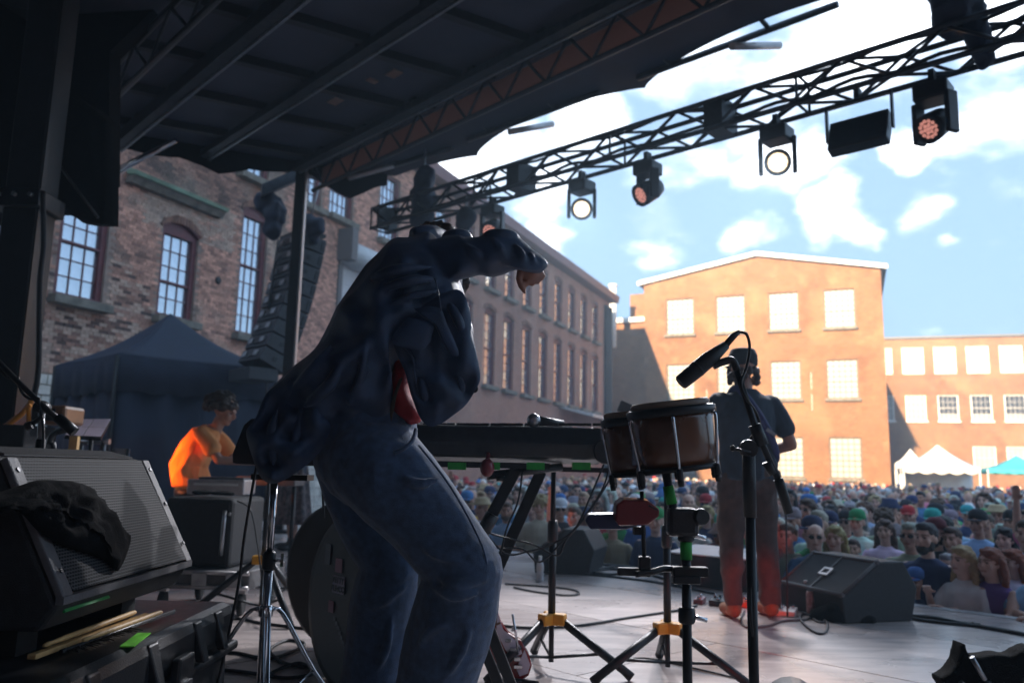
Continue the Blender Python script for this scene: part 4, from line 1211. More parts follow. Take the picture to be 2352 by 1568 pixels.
# generic floor wedge: front-bottom-left corner, width vector, depth vector, height
def wedge(label, a, wv, dv, h, grille=True, name='monitor_wedge', strip=False):
    t = thing(name, label, 'loudspeaker', a + wv / 2 + dv / 2)
    W = unit(wv); D = unit(dv); dl = np.linalg.norm(dv)
    pr = [(0, 0), (-.02, h * .42), (dl * .5, h), (dl * .82, h), (dl, h * .55), (dl * .9, 0)]
    mb = MB(); mb.prism([a + D * x + UP * z for x, z in pr], wv); mb.build('cabinet', 'wedge_paint', t, bevel=.012)
    p0, p1 = a + D * -.02 + UP * h * .42, a + D * dl * .5 + UP * h
    n_ = unit(np.cross(p1 - p0, wv)); n_ = n_ if n_[2] > 0 else -n_
    ua = unit(p1 - p0); nm = 'grille_%d' % len(MATS); perf_material(nm, tuple(W), tuple(ua), .012, .009, (.13, .13, .135), (.01, .01, .012))
    e = .03; q = [p0 + W * e + ua * e, p0 + wv - W * e + ua * e, p1 + wv - W * e - ua * e, p1 + W * e - ua * e]
    mb = MB(); mb.prism([k + n_ * .008 for k in q], -n_ * .006); g_ = mb.build('grille', nm, t)
    for s0_, s1_ in ((p0, p0 + wv), (p1, p1 + wv), (p0, p1), (p0 + wv, p1 + wv)):
        i_ = W if abs(np.dot(unit(s1_ - s0_), W)) < .5 else ua
        ctr_ = (p0 + p1 + wv) / 2; o_ = unit((ctr_ - (s0_ + s1_) / 2)) * .02
        mb = MB(); mb.tube([s0_ + o_ + n_ * .006, s1_ + o_ + n_ * .006], .014, 6); mb.build('frame_edge', 'trim_grey', t)
    if strip:
        c_ = (p0 + p1 + wv) / 2 + n_ * .012
        mb = MB(); mb.box(c_, (.02, np.linalg.norm(p1 - p0) - .05, .008), np.array([W, ua, n_])); mb.build('centre_bar', 'trim_grey', t)
        for s_ in ((-1, 0), (1, 0), (0, -1), (0, 1)):
            mb = MB(); mb.box(c_ + n_ * .006 + W * s_[0] * .04 + ua * s_[1] * .03, (.018 if s_[0] else .098, .018 if s_[1] else .05, .01), np.array([W, ua, n_])); mb.build('badge_edge', 'alu_pale', t)
    return t
a = PF(1795, 1392); b = PF(1942, 1432); dv = unit(np.cross(UP, b - a)); dv = dv if np.dot(dv, EN) > 0 else -dv
wedge('black floor monitor with a square badge at the front edge of the stage', a, b - a, dv * .62, .40, strip=True)
a = PF(1228, 1316); wedge('dark floor monitor seen from its side beyond the keyboard stand', a + np.array([0, 0, 0]), unit(np.array([.35, 1, 0])) * .6, np.array([.56, -.08, 0]), .42)
a = PF(1532, 1338); b = PF(1722, 1362)
bx_ = thing('low_speaker', 'low flat black subwoofer lying along the stage edge behind the guitarist', 'loudspeaker', (a + b) / 2)
dv = unit(np.cross(UP, b - a)); dv = dv if np.dot(dv, EN) > 0 else -dv
mb = MB(); mb.prism([a, b, b + dv * .55, a + dv * .55], (0, 0, .26)); mb.build('cabinet', 'wedge_paint', bx_, bevel=.012)
mb = MB(); mb.prism([a + UP * .262 + dv * .01, b + UP * .262 + dv * .01, b + UP * .30 + dv * .52, a + UP * .30 + dv * .52], (0, 0, .012)); mb.build('lid', 'alu_pale', bx_)

# --- left foreground boom stand
bs = thing('microphone_stand', 'black boom stand behind the large foreground monitor', 'microphone stand', (*P(95, 1100, 3.05)[:2], 0))
b0 = np.array([*P(93, 1020, 3.05)[:2], 0]); j = P(97, 935, 3.05)
mb = MB(); mb.tube([b0 + UP * .2, np.array([b0[0], b0[1], j[2] - .12])], .017, 10); mb.build('lower_tube', 'black_metal', bs)
mb = MB(); mb.tube([np.array([b0[0], b0[1], j[2] - .16]), j - UP * .01], .012, 10); mb.build('upper_tube', 'steel', bs)
mb = MB(); mb.lathe([(.02, -.03), (.026, 0), (.02, .03)], j, (0, 1, 0), 12); mb.build('swivel', 'black_plastic', bs)
mb = MB(); mb.tube([P(-60, 775, 3.0), P(30, 865, 3.0), P(110, 943, 3.02), P(135, 962, 3.02)], .011, 8); mb.tube([P(132, 958, 3.02), P(172, 992, 3.03)], .02, 10); mb.build('boom', 'black_metal', bs)
mb = MB(); mb.tube([P(70, 975, 3.02), P(100, 955, 3.03)], [.009, .009], 6); mb.lathe([(.016, -.012), (.016, .012)], P(68, 977, 3.02), (1, 0, .3), 8); mb.build('clutch_handle', 'black_plastic', bs)
mb = MB(); pts = []
for i in range(60):
    f_ = i / 59; q = lerp(P(-60, 775, 3.0), P(105, 940, 3.02), f_); pts.append(q + np.array([.012 * math.cos(f_ * 22), -.012, .016 * math.sin(f_ * 22)]))
mb.tube(pts + smooth_path([pts[-1], P(100, 1000, 3.0), P(92, 1110, 3.0)], 5), .005, 6); mb.build('microphone_cable', 'cable_black', bs)
tripod(bs, b0, .22, .33, .4, 'black_metal', 'black_plastic')

# --- chrome stand with the sampling pad
cs_ = thing('chrome_stand', 'chrome double-braced stand carrying the sampling pad', 'stand', (*P(620, 1300, 2.95)[:2], 0))
b0 = np.array([*P(617, 1300, 2.95)[:2], 0]); zc = P(605, 1402, 2.95)[2]; zj = P(620, 1285, 2.95)[2]; zt2 = P(635, 1092, 2.95)[2]
mb = MB(); mb.tube([b0 + UP * .08, b0 + UP * zj], .0165, 14); mb.build('lower_tube', 'chrome', cs_)
mb = MB(); mb.tube([b0 + UP * zj, b0 + UP * zt2], .0135, 14); mb.build('upper_tube', 'chrome', cs_)
mb = MB(); mb.lathe([(.019, -.035), (.024, -.03), (.024, .02), (.018, .03)], b0 + UP * zj, UP, 12); cl = mb.build('clamp', 'black_metal', cs_)
mb = MB(); mb.tube([b0 + UP * zj + np.array([.02, -.01, 0]), b0 + UP * zj + np.array([.045, -.015, 0])], .005, 6); mb.box(b0 + UP * (zj + .002) + np.array([.05, -.016, 0]), (.007, .012, .045)); mb.build('wing_nut', 'chrome', cl)
mb = MB(); mb.lathe([(.02, -.02), (.026, -.015), (.026, .015), (.02, .02)], b0 + UP * zc, UP, 12); mb.build('hub', 'chrome', cs_)
for k_ in range(3):
    a_ = R(-70) + 2 * PI * k_ / 3; d = np.array([math.cos(a_), math.sin(a_), 0]); s_ = np.cross(UP, d)
    for sg in (-1, 1):
        q = smooth_path([b0 + UP * zc + d * .02 + s_ * sg * .009, b0 + UP * (zc - .015) + d * .07 + s_ * sg * .009, b0 + UP * (zc * .5) + d * .22 + s_ * sg * .009, b0 + UP * .025 + d * .40 + s_ * sg * .009], 4)
        mb = MB(); mb.tube(q, .0055, 6); lg_ = mb.build('leg_strip', 'chrome', cs_)
    mb = MB(); mb.tube([b0 + UP * .1, b0 + UP * (zc * .5) + d * .22], .005, 6); mb.build('brace', 'chrome', cs_)
    mb = MB(); mb.lathe([(.016, -.02), (.016, .03)], b0 + d * .405 + UP * .022, d + UP * -.6, 8); mb.build('rubber_foot', 'rubber', cs_)
pd = thing('sampling_pad', 'black sampling pad unit mounted on the chrome stand', 'electronic pad', b0 + UP * zt2)
A_, B_, C_, D_ = P(576, 960, 2.92), P(533, 1062, 2.86), P(598, 1066, 2.95), P(640, 968, 2.98)
ex = np.array([.36, .10, 0])
mb = MB(); mb.prism([P(578, 958, 2.9), P(558, 975, 2.88), P(532, 1042, 2.84), P(532, 1066, 2.84), P(640, 1066, 2.92), P(650, 958, 2.94)], ex); mb.build('housing', 'black_plastic', pd, bevel=.006)
mb = MB(); mb.lathe([(.006, 0), (.013, .002), (.013, .008), (.009, .009)], P(611, 1028, 2.86), (-.2, -1, 0), 12); mb.build('ring_socket', 'chrome', pd)
mb = MB(); mb.prism([P(585, 1020, 2.855), P(600, 985, 2.862), P(606, 985, 2.862), P(592, 1022, 2.855)], (0, .004, 0)); mb.build('side_plate', 'steel', pd)
mb = MB(); mb.box(b0 + UP * (zt2 - .005) + np.array([.03, 0, 0]), (.2, .1, .02)); mb.build('mount_plate', 'black_metal', pd)

# --- keyboard on X stand
kz0, kz1 = P(1180, 1062, 3.4)[2], P(1180, 978, 3.4)[2]
xl, xr = P(905, 1000, 3.4)[0], P(1402, 1000, 3.4)[0]
kb = thing('keyboard', 'long black keyboard on a crossed stand behind the bent-over performer', 'keyboard', ((xl + xr) / 2, 3.55, kz0))
prof = [(3.40, kz0 + .02), (3.38, kz0 + .08), (3.42, kz1), (3.70, kz1 + .004), (3.74, kz0 + .06), (3.70, kz0)]
mb = MB(); mb.prism([(xl, y, z) for y, z in prof], (xr - xl - .03, 0, 0)); mb.build('body', 'black_plastic', kb, bevel=.012)
mb = MB(); mb.prism([(xr - .045, y, z) for y, z in prof], (.03, 0, 0)); mb.build('end_cheek', 'trim_grey', kb, bevel=.01)
mb = MB(); mb.lathe([(.05, 0), (.055, .01), (.05, .02)], P(1392, 1036, 3.36), (0, -1, 0), 16); mb.build('end_wheel', 'black_plastic', kb)
for x in range(985, 1390, 26):
    mb = MB(); mb.box(P(x, 977, 3.46) + UP * .004, (.03 + .02 * ((x // 26) % 3), .02, .012)); mb.build('knob_row', 'black_plastic', kb)
nk = 36
for k_ in range(nk):
    x = xl + .06 + (xr - xl - .2) * k_ / nk
    mb = MB(); mb.box((x, 3.60, kz1 + .008), ((xr - xl - .2) / nk - .003, .14, .016)); mb.build('key', 'white_paint', kb)
mb = MB(); mb.box((lerp(xl, xr, .42), 3.45, kz0 - .012), (.55, .05, .025)); mb.build('under_rail', 'black_metal', kb)
for x in (1050, 1128, 1230, 1335):
    mb = MB(); mb.box(P(x, 1070, 3.42), (.075, .05, .03)); mb.build('green_tape', 'green_tape', kb)
mc = thing('handheld_microphone', 'handheld microphone lying on top of the keyboard', 'microphone', P(1228, 968, 3.5))
mb = MB(); mb.ell(P(1226, 965, 3.44), .03, 14, 10); mb.build('grille_ball', 'steel', mc)
mb = MB(); mb.tube([P(1235, 966, 3.45), P(1292, 972, 3.52)], [.022, .014], 10); mb.build('handle', 'black_metal', mc)
mr_ = thing('maraca', 'dark red maraca hanging under the keyboard', 'maraca', P(1118, 1080, 3.36))
mb = MB(); mb.ell(P(1119, 1074, 3.34), (.03, .03, .038), 12, 8); mb.build('gourd', 'red_plastic', mr_)
mb = MB(); mb.tube([P(1120, 1062, 3.36), P(1121, 1040, 3.40)], .009, 8); mb.build('grip', 'red_plastic', mr_)
xs = thing('keyboard_stand', 'black crossed stand holding up the long keyboard', 'stand', ((xl + xr) / 2, 3.55, 0))
def strut(x0, y0, x1, y1, Y, w_=.05):
    p_, q_ = P(x0, y0, Y), P(x1, y1, Y)
    d = unit(q_ - p_); q_ = p_ + d * ((0.02 - p_[2]) / d[2]); s_ = np.cross(d, np.array([0, 1, 0])); L_ = np.linalg.norm(q_ - p_)
    mb = MB(); mb.box((p_ + q_) / 2, (L_, w_, .03), np.array([d, unit(s_), np.array([0, 1., 0])])); return mb.build('strut', 'black_metal', xs, bevel=.004), q_
fA = [strut(1185, 1078, 1105, 1228, 3.5), strut(1243, 1082, 1150, 1290, 3.62), strut(1046, 1240, 1162, 1540, 3.56, .045)]
strut(1010, 1240, 1135, 1545, 3.68, .045)
mb = MB(); p_, q_ = P(1132, 1180, 3.48), P(1105, 1228, 3.48); mb.tube([p_, q_], .03, 10); mb.build('sleeve', 'black_plastic', xs)
mb = MB(); mb.tube([P(1140, 1098, 3.5), P(1160, 1098, 3.5)], .012, 8); mb.build('knob', 'black_plastic', xs)
mb = MB(); mb.tube([P(1120, 1092, 3.5) * np.array([1, 1, 1]), P(1290, 1072, 3.62)], .018, 8); mb.build('top_bar', 'black_metal', xs)
tA, bA = ytri(1267, 1420, 4.15, P(1250, 1082, 4.15)[2], R(-20), 'black tripod stand with a yellow collar right of the performer knee', .40)
md = thing('effects_unit', 'small dark electronic unit behind the end of the keyboard', 'electronic unit', P(1370, 1062, 4.1))
mb = MB(); q0, q1 = P(1288, 1060, 4.1), P(1418, 990, 4.1); mb.box((q0 + q1) / 2, (q1[0] - q0[0], .22, q1[2] - q0[2])); mb.build('housing', 'trim_dark', md, bevel=.008)
mb = MB(); mb.box(bA + UP * (P(1250, 1082, 4.15)[2] + .012) + np.array([.1, 0, 0]), (.34, .12, .024)); mb.build('mount_plate', 'black_metal', md)
ytri(1533, 1440, 4.1, P(1508, 1088, 4.1)[2], R(-35), 'black tripod stand with a yellow collar under the bongos', .42)
ytri(605, 1300, 5.4, P(583, 1090, 5.4)[2], R(-50), 'black tripod stand with a yellow collar behind the chrome stand', .45, .36)
# cables below the keyboard
kc = thing('keyboard_cables', 'thin black cables looping from the keyboard down to the crossed stand', 'cable', PF(1300, 1500))
for pts in ([(1388, 1063), (1360, 1130), (1320, 1215), (1265, 1250), (1215, 1265), (1160, 1270), (1105, 1210)], [(1400, 1064), (1385, 1120), (1340, 1190), (1290, 1245), (1240, 1290), (1200, 1260), (1150, 1260)], [(1418, 1063), (1395, 1110), (1350, 1180), (1300, 1240), (1280, 1275), (1225, 1250), (1120, 1222), (1090, 1190)], [(1200, 1082), (1190, 1150), (1165, 1210), (1150, 1270)]):
    mb = MB(); mb.tube(smooth_path([P(x, y, 3.45 + .0006 * (x - 1100)) for x, y in pts], 6), .0042, 6); mb.build('cable', 'cable_black', kc)

# --- bongos
Yb = 2.15
ax_ = unit(np.array([-.13, -.05, 1])); sd_ = unit(np.cross(np.array([0, 1, 0]), ax_)); sd_ = sd_ if sd_[0] > 0 else -sd_; fw_ = np.cross(ax_, sd_)
bg_ = thing('bongo_drums', 'pair of dark wooden bongos with chrome tension rods on a stand', 'bongos', P(1535, 1090, Yb))
def drum(cx0, cy0, Y, r, h, nm):
    c_ = P(cx0, cy0, Y)
    sh = MB(); sh.lathe([(r * .90, -h / 2), (r * .97, -h * .1), (r * .99, h * .25), (r * .985, h * .42)], c_, ax_, 28); s_ = sh.build('shell', 'bongo_wood', bg_, label=nm)
    m2 = MB(); m2.lathe([(r * .985, h * .36), (r * 1.06, h * .37), (r * 1.06, h * .47), (r * .98, h * .50)], c_, ax_, 28); m2.build('rim', 'black_metal', s_)
    m2 = MB(); m2.lathe([(r * .93, h * .47), (r * .94, h * .56), (r * .88, h * .60)], c_, ax_, 28); m2.build('drum_head', 'bongo_skin', s_)
    m2 = MB(); m2.lathe([(r * .92, -h * .5), (r * .98, -h * .5), (r * .98, -h * .42), (r * .94, -h * .42)], c_, ax_, 28); m2.build('lower_ring', 'black_metal', s_)
    for k_ in range(6):
        th = 2 * PI * k_ / 6 + .35; d = sd_ * math.cos(th) + fw_ * math.sin(th)
        m2 = MB(); m2.tube(smooth_path([c_ + d * r * 1.04 + ax_ * h * .34, c_ + d * r * 1.12 + ax_ * h * .34, c_ + d * r * 1.13 + ax_ * h * .2, c_ + d * r * 1.01 - ax_ * h * .52], 4), .0042, 7); rd = m2.build('tension_rod', 'chrome', s_)
        m2 = MB(); m2.lathe([(.006, -.012), (.009, -.008), (.009, .014), (.006, .018)], c_ + d * r * 1.005 - ax_ * h * .55, ax_, 8); m2.lathe([(.007, -.012), (.009, 0), (.007, .012)], c_ + d * r * 1.0 - ax_ * h * .64, ax_, 8); m2.build('lug_nut', 'black_metal', rd)
    return c_
cb_ = drum(1548, 1006, Yb, .111, .165, 'larger bongo drum on the right')
cm_ = drum(1462, 1022, Yb + .17, .09, .165, 'smaller bongo drum on the left')
mb = MB(); mb.box((cb_ + cm_) / 2 - ax_ * .02, (.14, .12, .07), np.array([unit(cb_ - cm_), np.cross(ax_, unit(cb_ - cm_)), ax_])); mb.build('centre_block', 'bongo_wood', bg_)
bst = thing('bongo_stand', 'dark metal stand with green tape under the bongos', 'stand', (*P(1575, 1400, Yb)[:2], 0))
b0 = np.array([*P(1578, 1450, Yb)[:2], 0]); zA = P(1560, 1225, Yb)[2]; zB = P(1566, 1180, Yb)[2]
mb = MB(); mb.tube([b0 + UP * .1, b0 + UP * zA], .0125, 12); mb.tube([b0 + UP * .1 + np.array([-.022, 0, 0]), b0 + UP * .9 + np.array([-.022, 0, 0])], .003, 6) if False else None; mb.build('main_tube', 'black_metal', bst)
mb = MB(); mb.tube([b0 + UP * (zA - .35), b0 + UP * (zA - .01)], .0095, 12); mb.build('inner_tube', 'chrome', bst)
for y in (1412, 1225):
    z_ = P(1575, y, Yb)[2]; mb = MB(); mb.lathe([(.018, -.02), (.022, -.015), (.022, .015), (.018, .02)], b0 + UP * z_, UP, 10); c2 = mb.build('collar', 'black_metal', bst)
    mb = MB(); mb.tube([b0 + UP * z_, b0 + UP * z_ + np.array([.05, -.01, -.01])], .006, 6); mb.build('wing_bolt', 'chrome', c2)
mb = MB(); mb.box(b0 + UP * zA + np.array([-.01, 0, .03]), (.08, .05, .075)); mb.build('tilter', 'black_plastic', bst, bevel=.012)
mb = MB(); mb.lathe([(.019, -.012), (.023, 0), (.019, .012)], b0 + UP * (zA + .045) + np.array([.035, -.02, 0]), (.3, -1, 0), 14); mb.build('tilter_knob', 'black_plastic', bst)
q = P(1540, 1150, Yb)
mb = MB(); mb.tube([b0 + UP * (zA + .05) + np.array([-.03, 0, 0]), P(1528, 1088, Yb) + ax_ * .03], .0115, 12); mb.build('arm_rod', 'black_metal', bst)
mb = MB(); p_, q_ = b0 + UP * (zA + .05) + np.array([-.03, 0, 0]), P(1528, 1088, Yb); mb.tube([lerp(p_, q_, .25), lerp(p_, q_, .7)], .0145, 10); mb.build('green_tape', 'green_tape', bst)
mb = MB(); mb.tube([b0 + UP * (zA - .012), b0 + UP * (zA - .065)], .0155, 12); mb.build('green_tape', 'green_tape', bst)
tripod(bst, b0, .3, .36, .3, 'black_metal', 'black_metal', .011)
# blocks on the side arm
za = P(1570, 1312, Yb)[2]
mb = MB(); mb.tube(smooth_path([b0 + UP * za, P(1530, 1305, Yb - .02), P(1500, 1312, Yb - .04), P(1460, 1318, Yb - .05)], 5), .0085, 8); mb.build('side_arm', 'black_metal', bst)
for x, y, s_ in ((1585, 1312, (.09, .03, .025)), (1575, 1330, (.07, .04, .02)), (1445, 1312, (.06, .02, .02)), (1480, 1300, (.03, .03, .05))):
    mb = MB(); mb.box(P(x, y, Yb - .03), s_); mb.build('clamp', 'black_metal', bst, bevel=.004)
jr = thing('jam_block', 'dark red plastic block clamped beside the bongo stand', 'percussion block', P(1466, 1205, Yb - .05))
Yj = Yb - .06
mb = MB(); mb.prism([P(1416, 1158, Yj), P(1432, 1148, Yj), P(1490, 1150, Yj), P(1516, 1170, Yj), P(1514, 1186, Yj), P(1488, 1206, Yj), P(1422, 1208, Yj), P(1414, 1195, Yj)], (0, .06, .006)); mb.build('block', 'red_plastic', jr, bevel=.005)
mb = MB(); mb.prism([P(1490, 1158, Yj - .003), P(1512, 1170, Yj - .003), P(1511, 1173, Yj - .003), P(1489, 1162, Yj - .003)], (0, .01, 0)); mb.build('slot', 'black_plastic', jr)
mb = MB(); mb.tube([P(1474, 1128, Yj + .03), P(1477, 1205, Yj + .03), P(1480, 1292, Yj + .03)], .0055, 8); mb.build('post', 'black_metal', jr)
jb = thing('jam_block', 'dark blue block under the red percussion block', 'percussion block', P(1400, 1210, Yb))
mb = MB(); mb.prism([P(1344, 1195, Yj + .05), P(1352, 1182, Yj + .05), P(1452, 1180, Yj + .05), P(1470, 1205, Yj + .05), P(1440, 1216, Yj + .05), P(1356, 1216, Yj + .05)], (0, .05, .004)); mb.build('block', 'blue_plastic', jb, bevel=.006)
mb = MB(); mb.box(P(1468, 1218, Yj + .05), (.03, .03, .02)); mb.build('bracket', 'black_metal', jb)

# --- boom mic in front of the guitarist
Ym = 2.25
ms = thing('microphone_stand', 'black boom microphone stand in front of the guitarist', 'microphone stand', (*P(1730, 1300, Ym)[:2], 0))
b0 = np.array([*P(1722, 1150, Ym)[:2], 0])
zj = P(1722, 1035, Ym)[2]; zc2 = P(1725, 1170, Ym)[2]
mb = MB(); mb.tube([b0 + UP * .05, b0 + UP * zc2], .014, 12); mb.build('lower_tube', 'black_metal', ms)
mb = MB(); mb.tube([b0 + UP * (zc2 - .02), b0 + UP * zj], .0185, 12); mb.build('clutch', 'black_plastic', ms)
mb = MB(); mb.lathe([(.022, -.018), (.027, 0), (.022, .018)], b0 + UP * (zj + .005), (0, 1, 0), 14); mb.build('swivel', 'black_plastic', ms)
mb = MB(); mb.tube([P(1682, 1029, Ym - .02), b0 + UP * (zj - .005) - np.array([0, .02, 0])], .0045, 6); mb.ell(P(1683, 1029, Ym - .02), .0085, 10, 8); mb.build('clutch_handle', 'black_metal', ms)
mb = MB(); mb.tube([P(1690, 845, Ym), P(1738, 990, Ym), P(1790, 1108, Ym)], .0095, 10); mb.build('boom', 'black_metal', ms)
mb = MB(); mb.tube([P(1733, 975, Ym), P(1752, 1022, Ym)], .0175, 12); mb.build('boom_clamp', 'black_plastic', ms)
mb = MB(); mb.tube([P(1760, 1060, Ym), P(1776, 1088, Ym)], [.014, .0125], 10); mb.build('boom_collar', 'black_plastic', ms)
mb = MB(); mb.tube([P(1787, 1100, Ym), P(1794, 1118, Ym), P(1812, 1178, Ym)], [.0135, .0145, .0125], 12); mb.build('counterweight', 'black_plastic', ms)
mb = MB(); mb.tube(smooth_path([P(1693, 850, Ym), P(1682, 828, Ym), P(1660, 831, Ym), P(1638, 840, Ym)], 5), [.011] * 16, 10); mb.build('clip', 'black_plastic', ms)
mb = MB(); pts = smooth_path([P(1698, 762, Ym), P(1715, 768, Ym), P(1722, 800, Ym), P(1714, 845, Ym), P(1702, 880, Ym - .02), P(1715, 915, Ym - .02), P(1738, 950, Ym + .02), P(1745, 985, Ym + .02), P(1722, 1010, Ym + .03), P(1708, 1060, Ym + .02), P(1715, 1120, Ym + .02), P(1726, 1260, Ym + .02), P(1724, 1400, Ym - .02), P(1738, 1560, Ym + .01), b0 + np.array([.03, .02, .01])], 6)
mb.tube(pts, .0042, 7); mb.build('microphone_cable', 'cable_black', ms)
tripod(ms, b0, .12, .34, .9, 'black_metal', 'black_plastic')
mi = thing('microphone', 'black tapered microphone pointing down from the boom stand', 'microphone', P(1570, 875, Ym))
A_, B_ = P(1562, 880, Ym), P(1668, 792, Ym); d = B_ - A_
mb = MB(); mb.tube([A_, A_ + d * .02, A_ + d * .35, A_ + d * .62, A_ + d], [.018, .0215, .0235, .0225, .0125], 18); mb.build('body', 'black_paint', mi)
mb = MB(); mb.tube([A_ + d * .98, P(1684, 772, Ym), P(1698, 761, Ym)], [.0095, .0095, .006], 12); mb.build('plug', 'black_metal', mi)
mb = MB(); mb.lathe([(.0232, -.004), (.0248, 0), (.0232, .004)], A_ + d * .38, d, 18); mb.build('ring', 'black_metal', mi)

# --- round drum case with stickers, guitar on stand
Yc = 3.65
fnr = unit(np.array([-.72, -.62, .02])); cc = P(805, 1372, Yc); cc[2] = .39
dc = thing('drum_case', 'large black round drum case with stickers behind the performer legs', 'case', (cc[0], cc[1], 0))
mb = MB(); mb.lathe([(.34, -.40), (.375, -.395), (.388, -.37), (.388, -.015), (.378, .006), (.34, .012)], cc, fnr, 40); mb.build('shell', 'black_paint', dc)
mb = MB(); mb.lathe([(.392, -.06), (.397, -.055), (.397, -.02), (.392, -.015)], cc, fnr, 40); mb.build('lid_rim', 'black_metal', dc)
sx = unit(np.cross(UP, fnr)); sx = sx if sx[0] > 0 else -sx; A3 = np.array([sx, np.cross(fnr, sx), fnr])
def onface(x, y): return PL(x, y, cc + fnr * .014, fnr)
def sticker(x, y, w_, h_, m, name, rot=0, text=None):
    q = onface(x, y) + fnr * .004; mb = MB(); mb.box(q, (w_, h_, .002), A3); o = mb.build(name, m, dc)
    if text:
        for k_, tx in enumerate(text):
            cu = bpy.data.curves.new('lettering', 'FONT'); cu.body = tx; cu.size = h_ * .46; cu.align_x = 'CENTER'; cu.align_y = 'CENTER'; cu.extrude = .0006; cu.offset = .0016
            to = bpy.data.objects.new('lettering_tmp', cu); dg = bpy.context.evaluated_depsgraph_get(); col.objects.link(to)
            me = bpy.data.meshes.new_from_object(to.evaluated_get(bpy.context.evaluated_depsgraph_get())); bpy.data.objects.remove(to)
            me.materials.clear(); me.materials.append(MATS['black_paint'])
            lo = bpy.data.objects.new('lettering', me); col.objects.link(lo); lo.parent = o
            Mx = Matrix((Vector(A3[0]), Vector(A3[1]), Vector(A3[2]))).transposed().to_4x4()
            lo.matrix_local = Matrix.Translation(Vector(q + fnr * .0025 + A3[1] * (h_ * .24 * (1 - 2 * k_))) - Vector(wloc(dc))) @ Mx
mat('sticker_lilac', (.34, .28, .36), .5); mat('sticker_pink', (.30, .12, .17), .5); mat('sticker_grey', (.07, .07, .09), .5)
sticker(779, 1342, .105, .075, 'sticker_lilac', 'sticker', text=('PETTY', 'BUNCO'))
sticker(780, 1298, .06, .06, 'sticker_pink', 'sticker'); sticker(755, 1272, .05, .09, 'sticker_grey', 'sticker'); sticker(762, 1392, .045, .05, 'sticker_pink', 'sticker')
for k_ in range(7):
    q = onface(770 + k_ * 4, 1420 + k_ * 11) + fnr * .004; mb = MB(); mb.box(q, (.02, .014, .002), A3); mb.build('sticker', 'sticker_grey', dc)
c5 = thing('round_case', 'second dark round case peeking out above the stickered one', 'case', (*P(775, 1250, 4.2)[:2], 0))
mb = MB(); q = P(800, 1262, 4.5); q[2] = .40; mb.lathe([(.36, -.08), (.38, -.07), (.38, .07), (.36, .08)], q, unit(np.array([-.5, -.85, 0])), 36); mb.build('shell', 'black_paint', c5)
mb = MB(); mb.lathe([(.382, -.02), (.388, -.015), (.388, .015), (.382, .02)], q, unit(np.array([-.5, -.85, 0])), 36); mb.build('band', 'trim_grey', c5)

Yg = 4.0
gt = thing('electric_guitar', 'red and white electric guitar standing low behind the performer knee', 'guitar', PF(1180, 1555))
def gp(x, y, dy=0): return P(x, y, Yg + dy)
outl = [(1140, 1395), (1152, 1430), (1168, 1452), (1196, 1470), (1214, 1500), (1222, 1528), (1214, 1552), (1196, 1562), (1170, 1560), (1148, 1540), (1128, 1500), (1112, 1450), (1116, 1405)]
op = smooth_path(outl + [outl[0]], 3)[:-1] if False else outl
mb = MB(); mb.prism([gp(*k) for k in op], (0, .045, 0)); mb.build('body', 'guitar_red', gt, bevel=.006)
mb = MB(); mb.prism([gp(*k, -.006) for k in ((1142, 1405), (1156, 1445), (1172, 1460), (1190, 1475), (1200, 1500), (1176, 1512), (1160, 1490), (1140, 1450))], (0, .004, 0)); mb.build('pickguard', 'guitar_white', gt)
mb = MB(); mb.prism([gp(*k, -.006) for k in ((1205, 1492), (1218, 1526), (1212, 1546), (1194, 1552), (1186, 1535))], (0, .004, 0)); mb.build('corner_plate', 'guitar_white', gt)
for x, y, w_, h_ in ((1168, 1470, .03, .016), (1180, 1490, .036, .018), (1172, 1505, .04, .016), (1188, 1512, .03, .02), (1190, 1530, .04, .018), (1178, 1445, .016, .016)):
    mb = MB(); mb.box(gp(x, y, -.018), (w_, .02, h_)); mb.build('hardware', 'chrome', gt, bevel=.003)
mb = MB(); mb.tube([gp(1177, 1410, -.05), gp(1185, 1455, -.04), gp(1190, 1500, -.02)], .006, 8); mb.build('tremolo_arm', 'chrome', gt)
mb = MB(); mb.prism([gp(1128, 1440, -.008), gp(1150, 1432, -.008), gp(1085, 1180, .1), gp(1072, 1184, .1)], (0, .02, 0)); mb.build('neck', 'wood_brown', gt)
gs = thing('guitar_stand', 'small black stand under the red and white guitar', 'stand', PF(1180, 1560))
q = gp(1175, 1562, -.02); mb = MB(); mb.tube([q + np.array([-.07, -.03, 0]), q + np.array([.07, -.03, 0])], .009, 8); mb.build('cradle', 'black_metal', gs)
for dx, dy in ((-.12, -.08), (.12, -.08), (0, .18)):
    mb = MB(); mb.tube([q + np.array([0, .02, 0]), np.array([q[0] + dx, q[1] + dy, .012])], .009, 8); mb.build('leg', 'black_metal', gs)

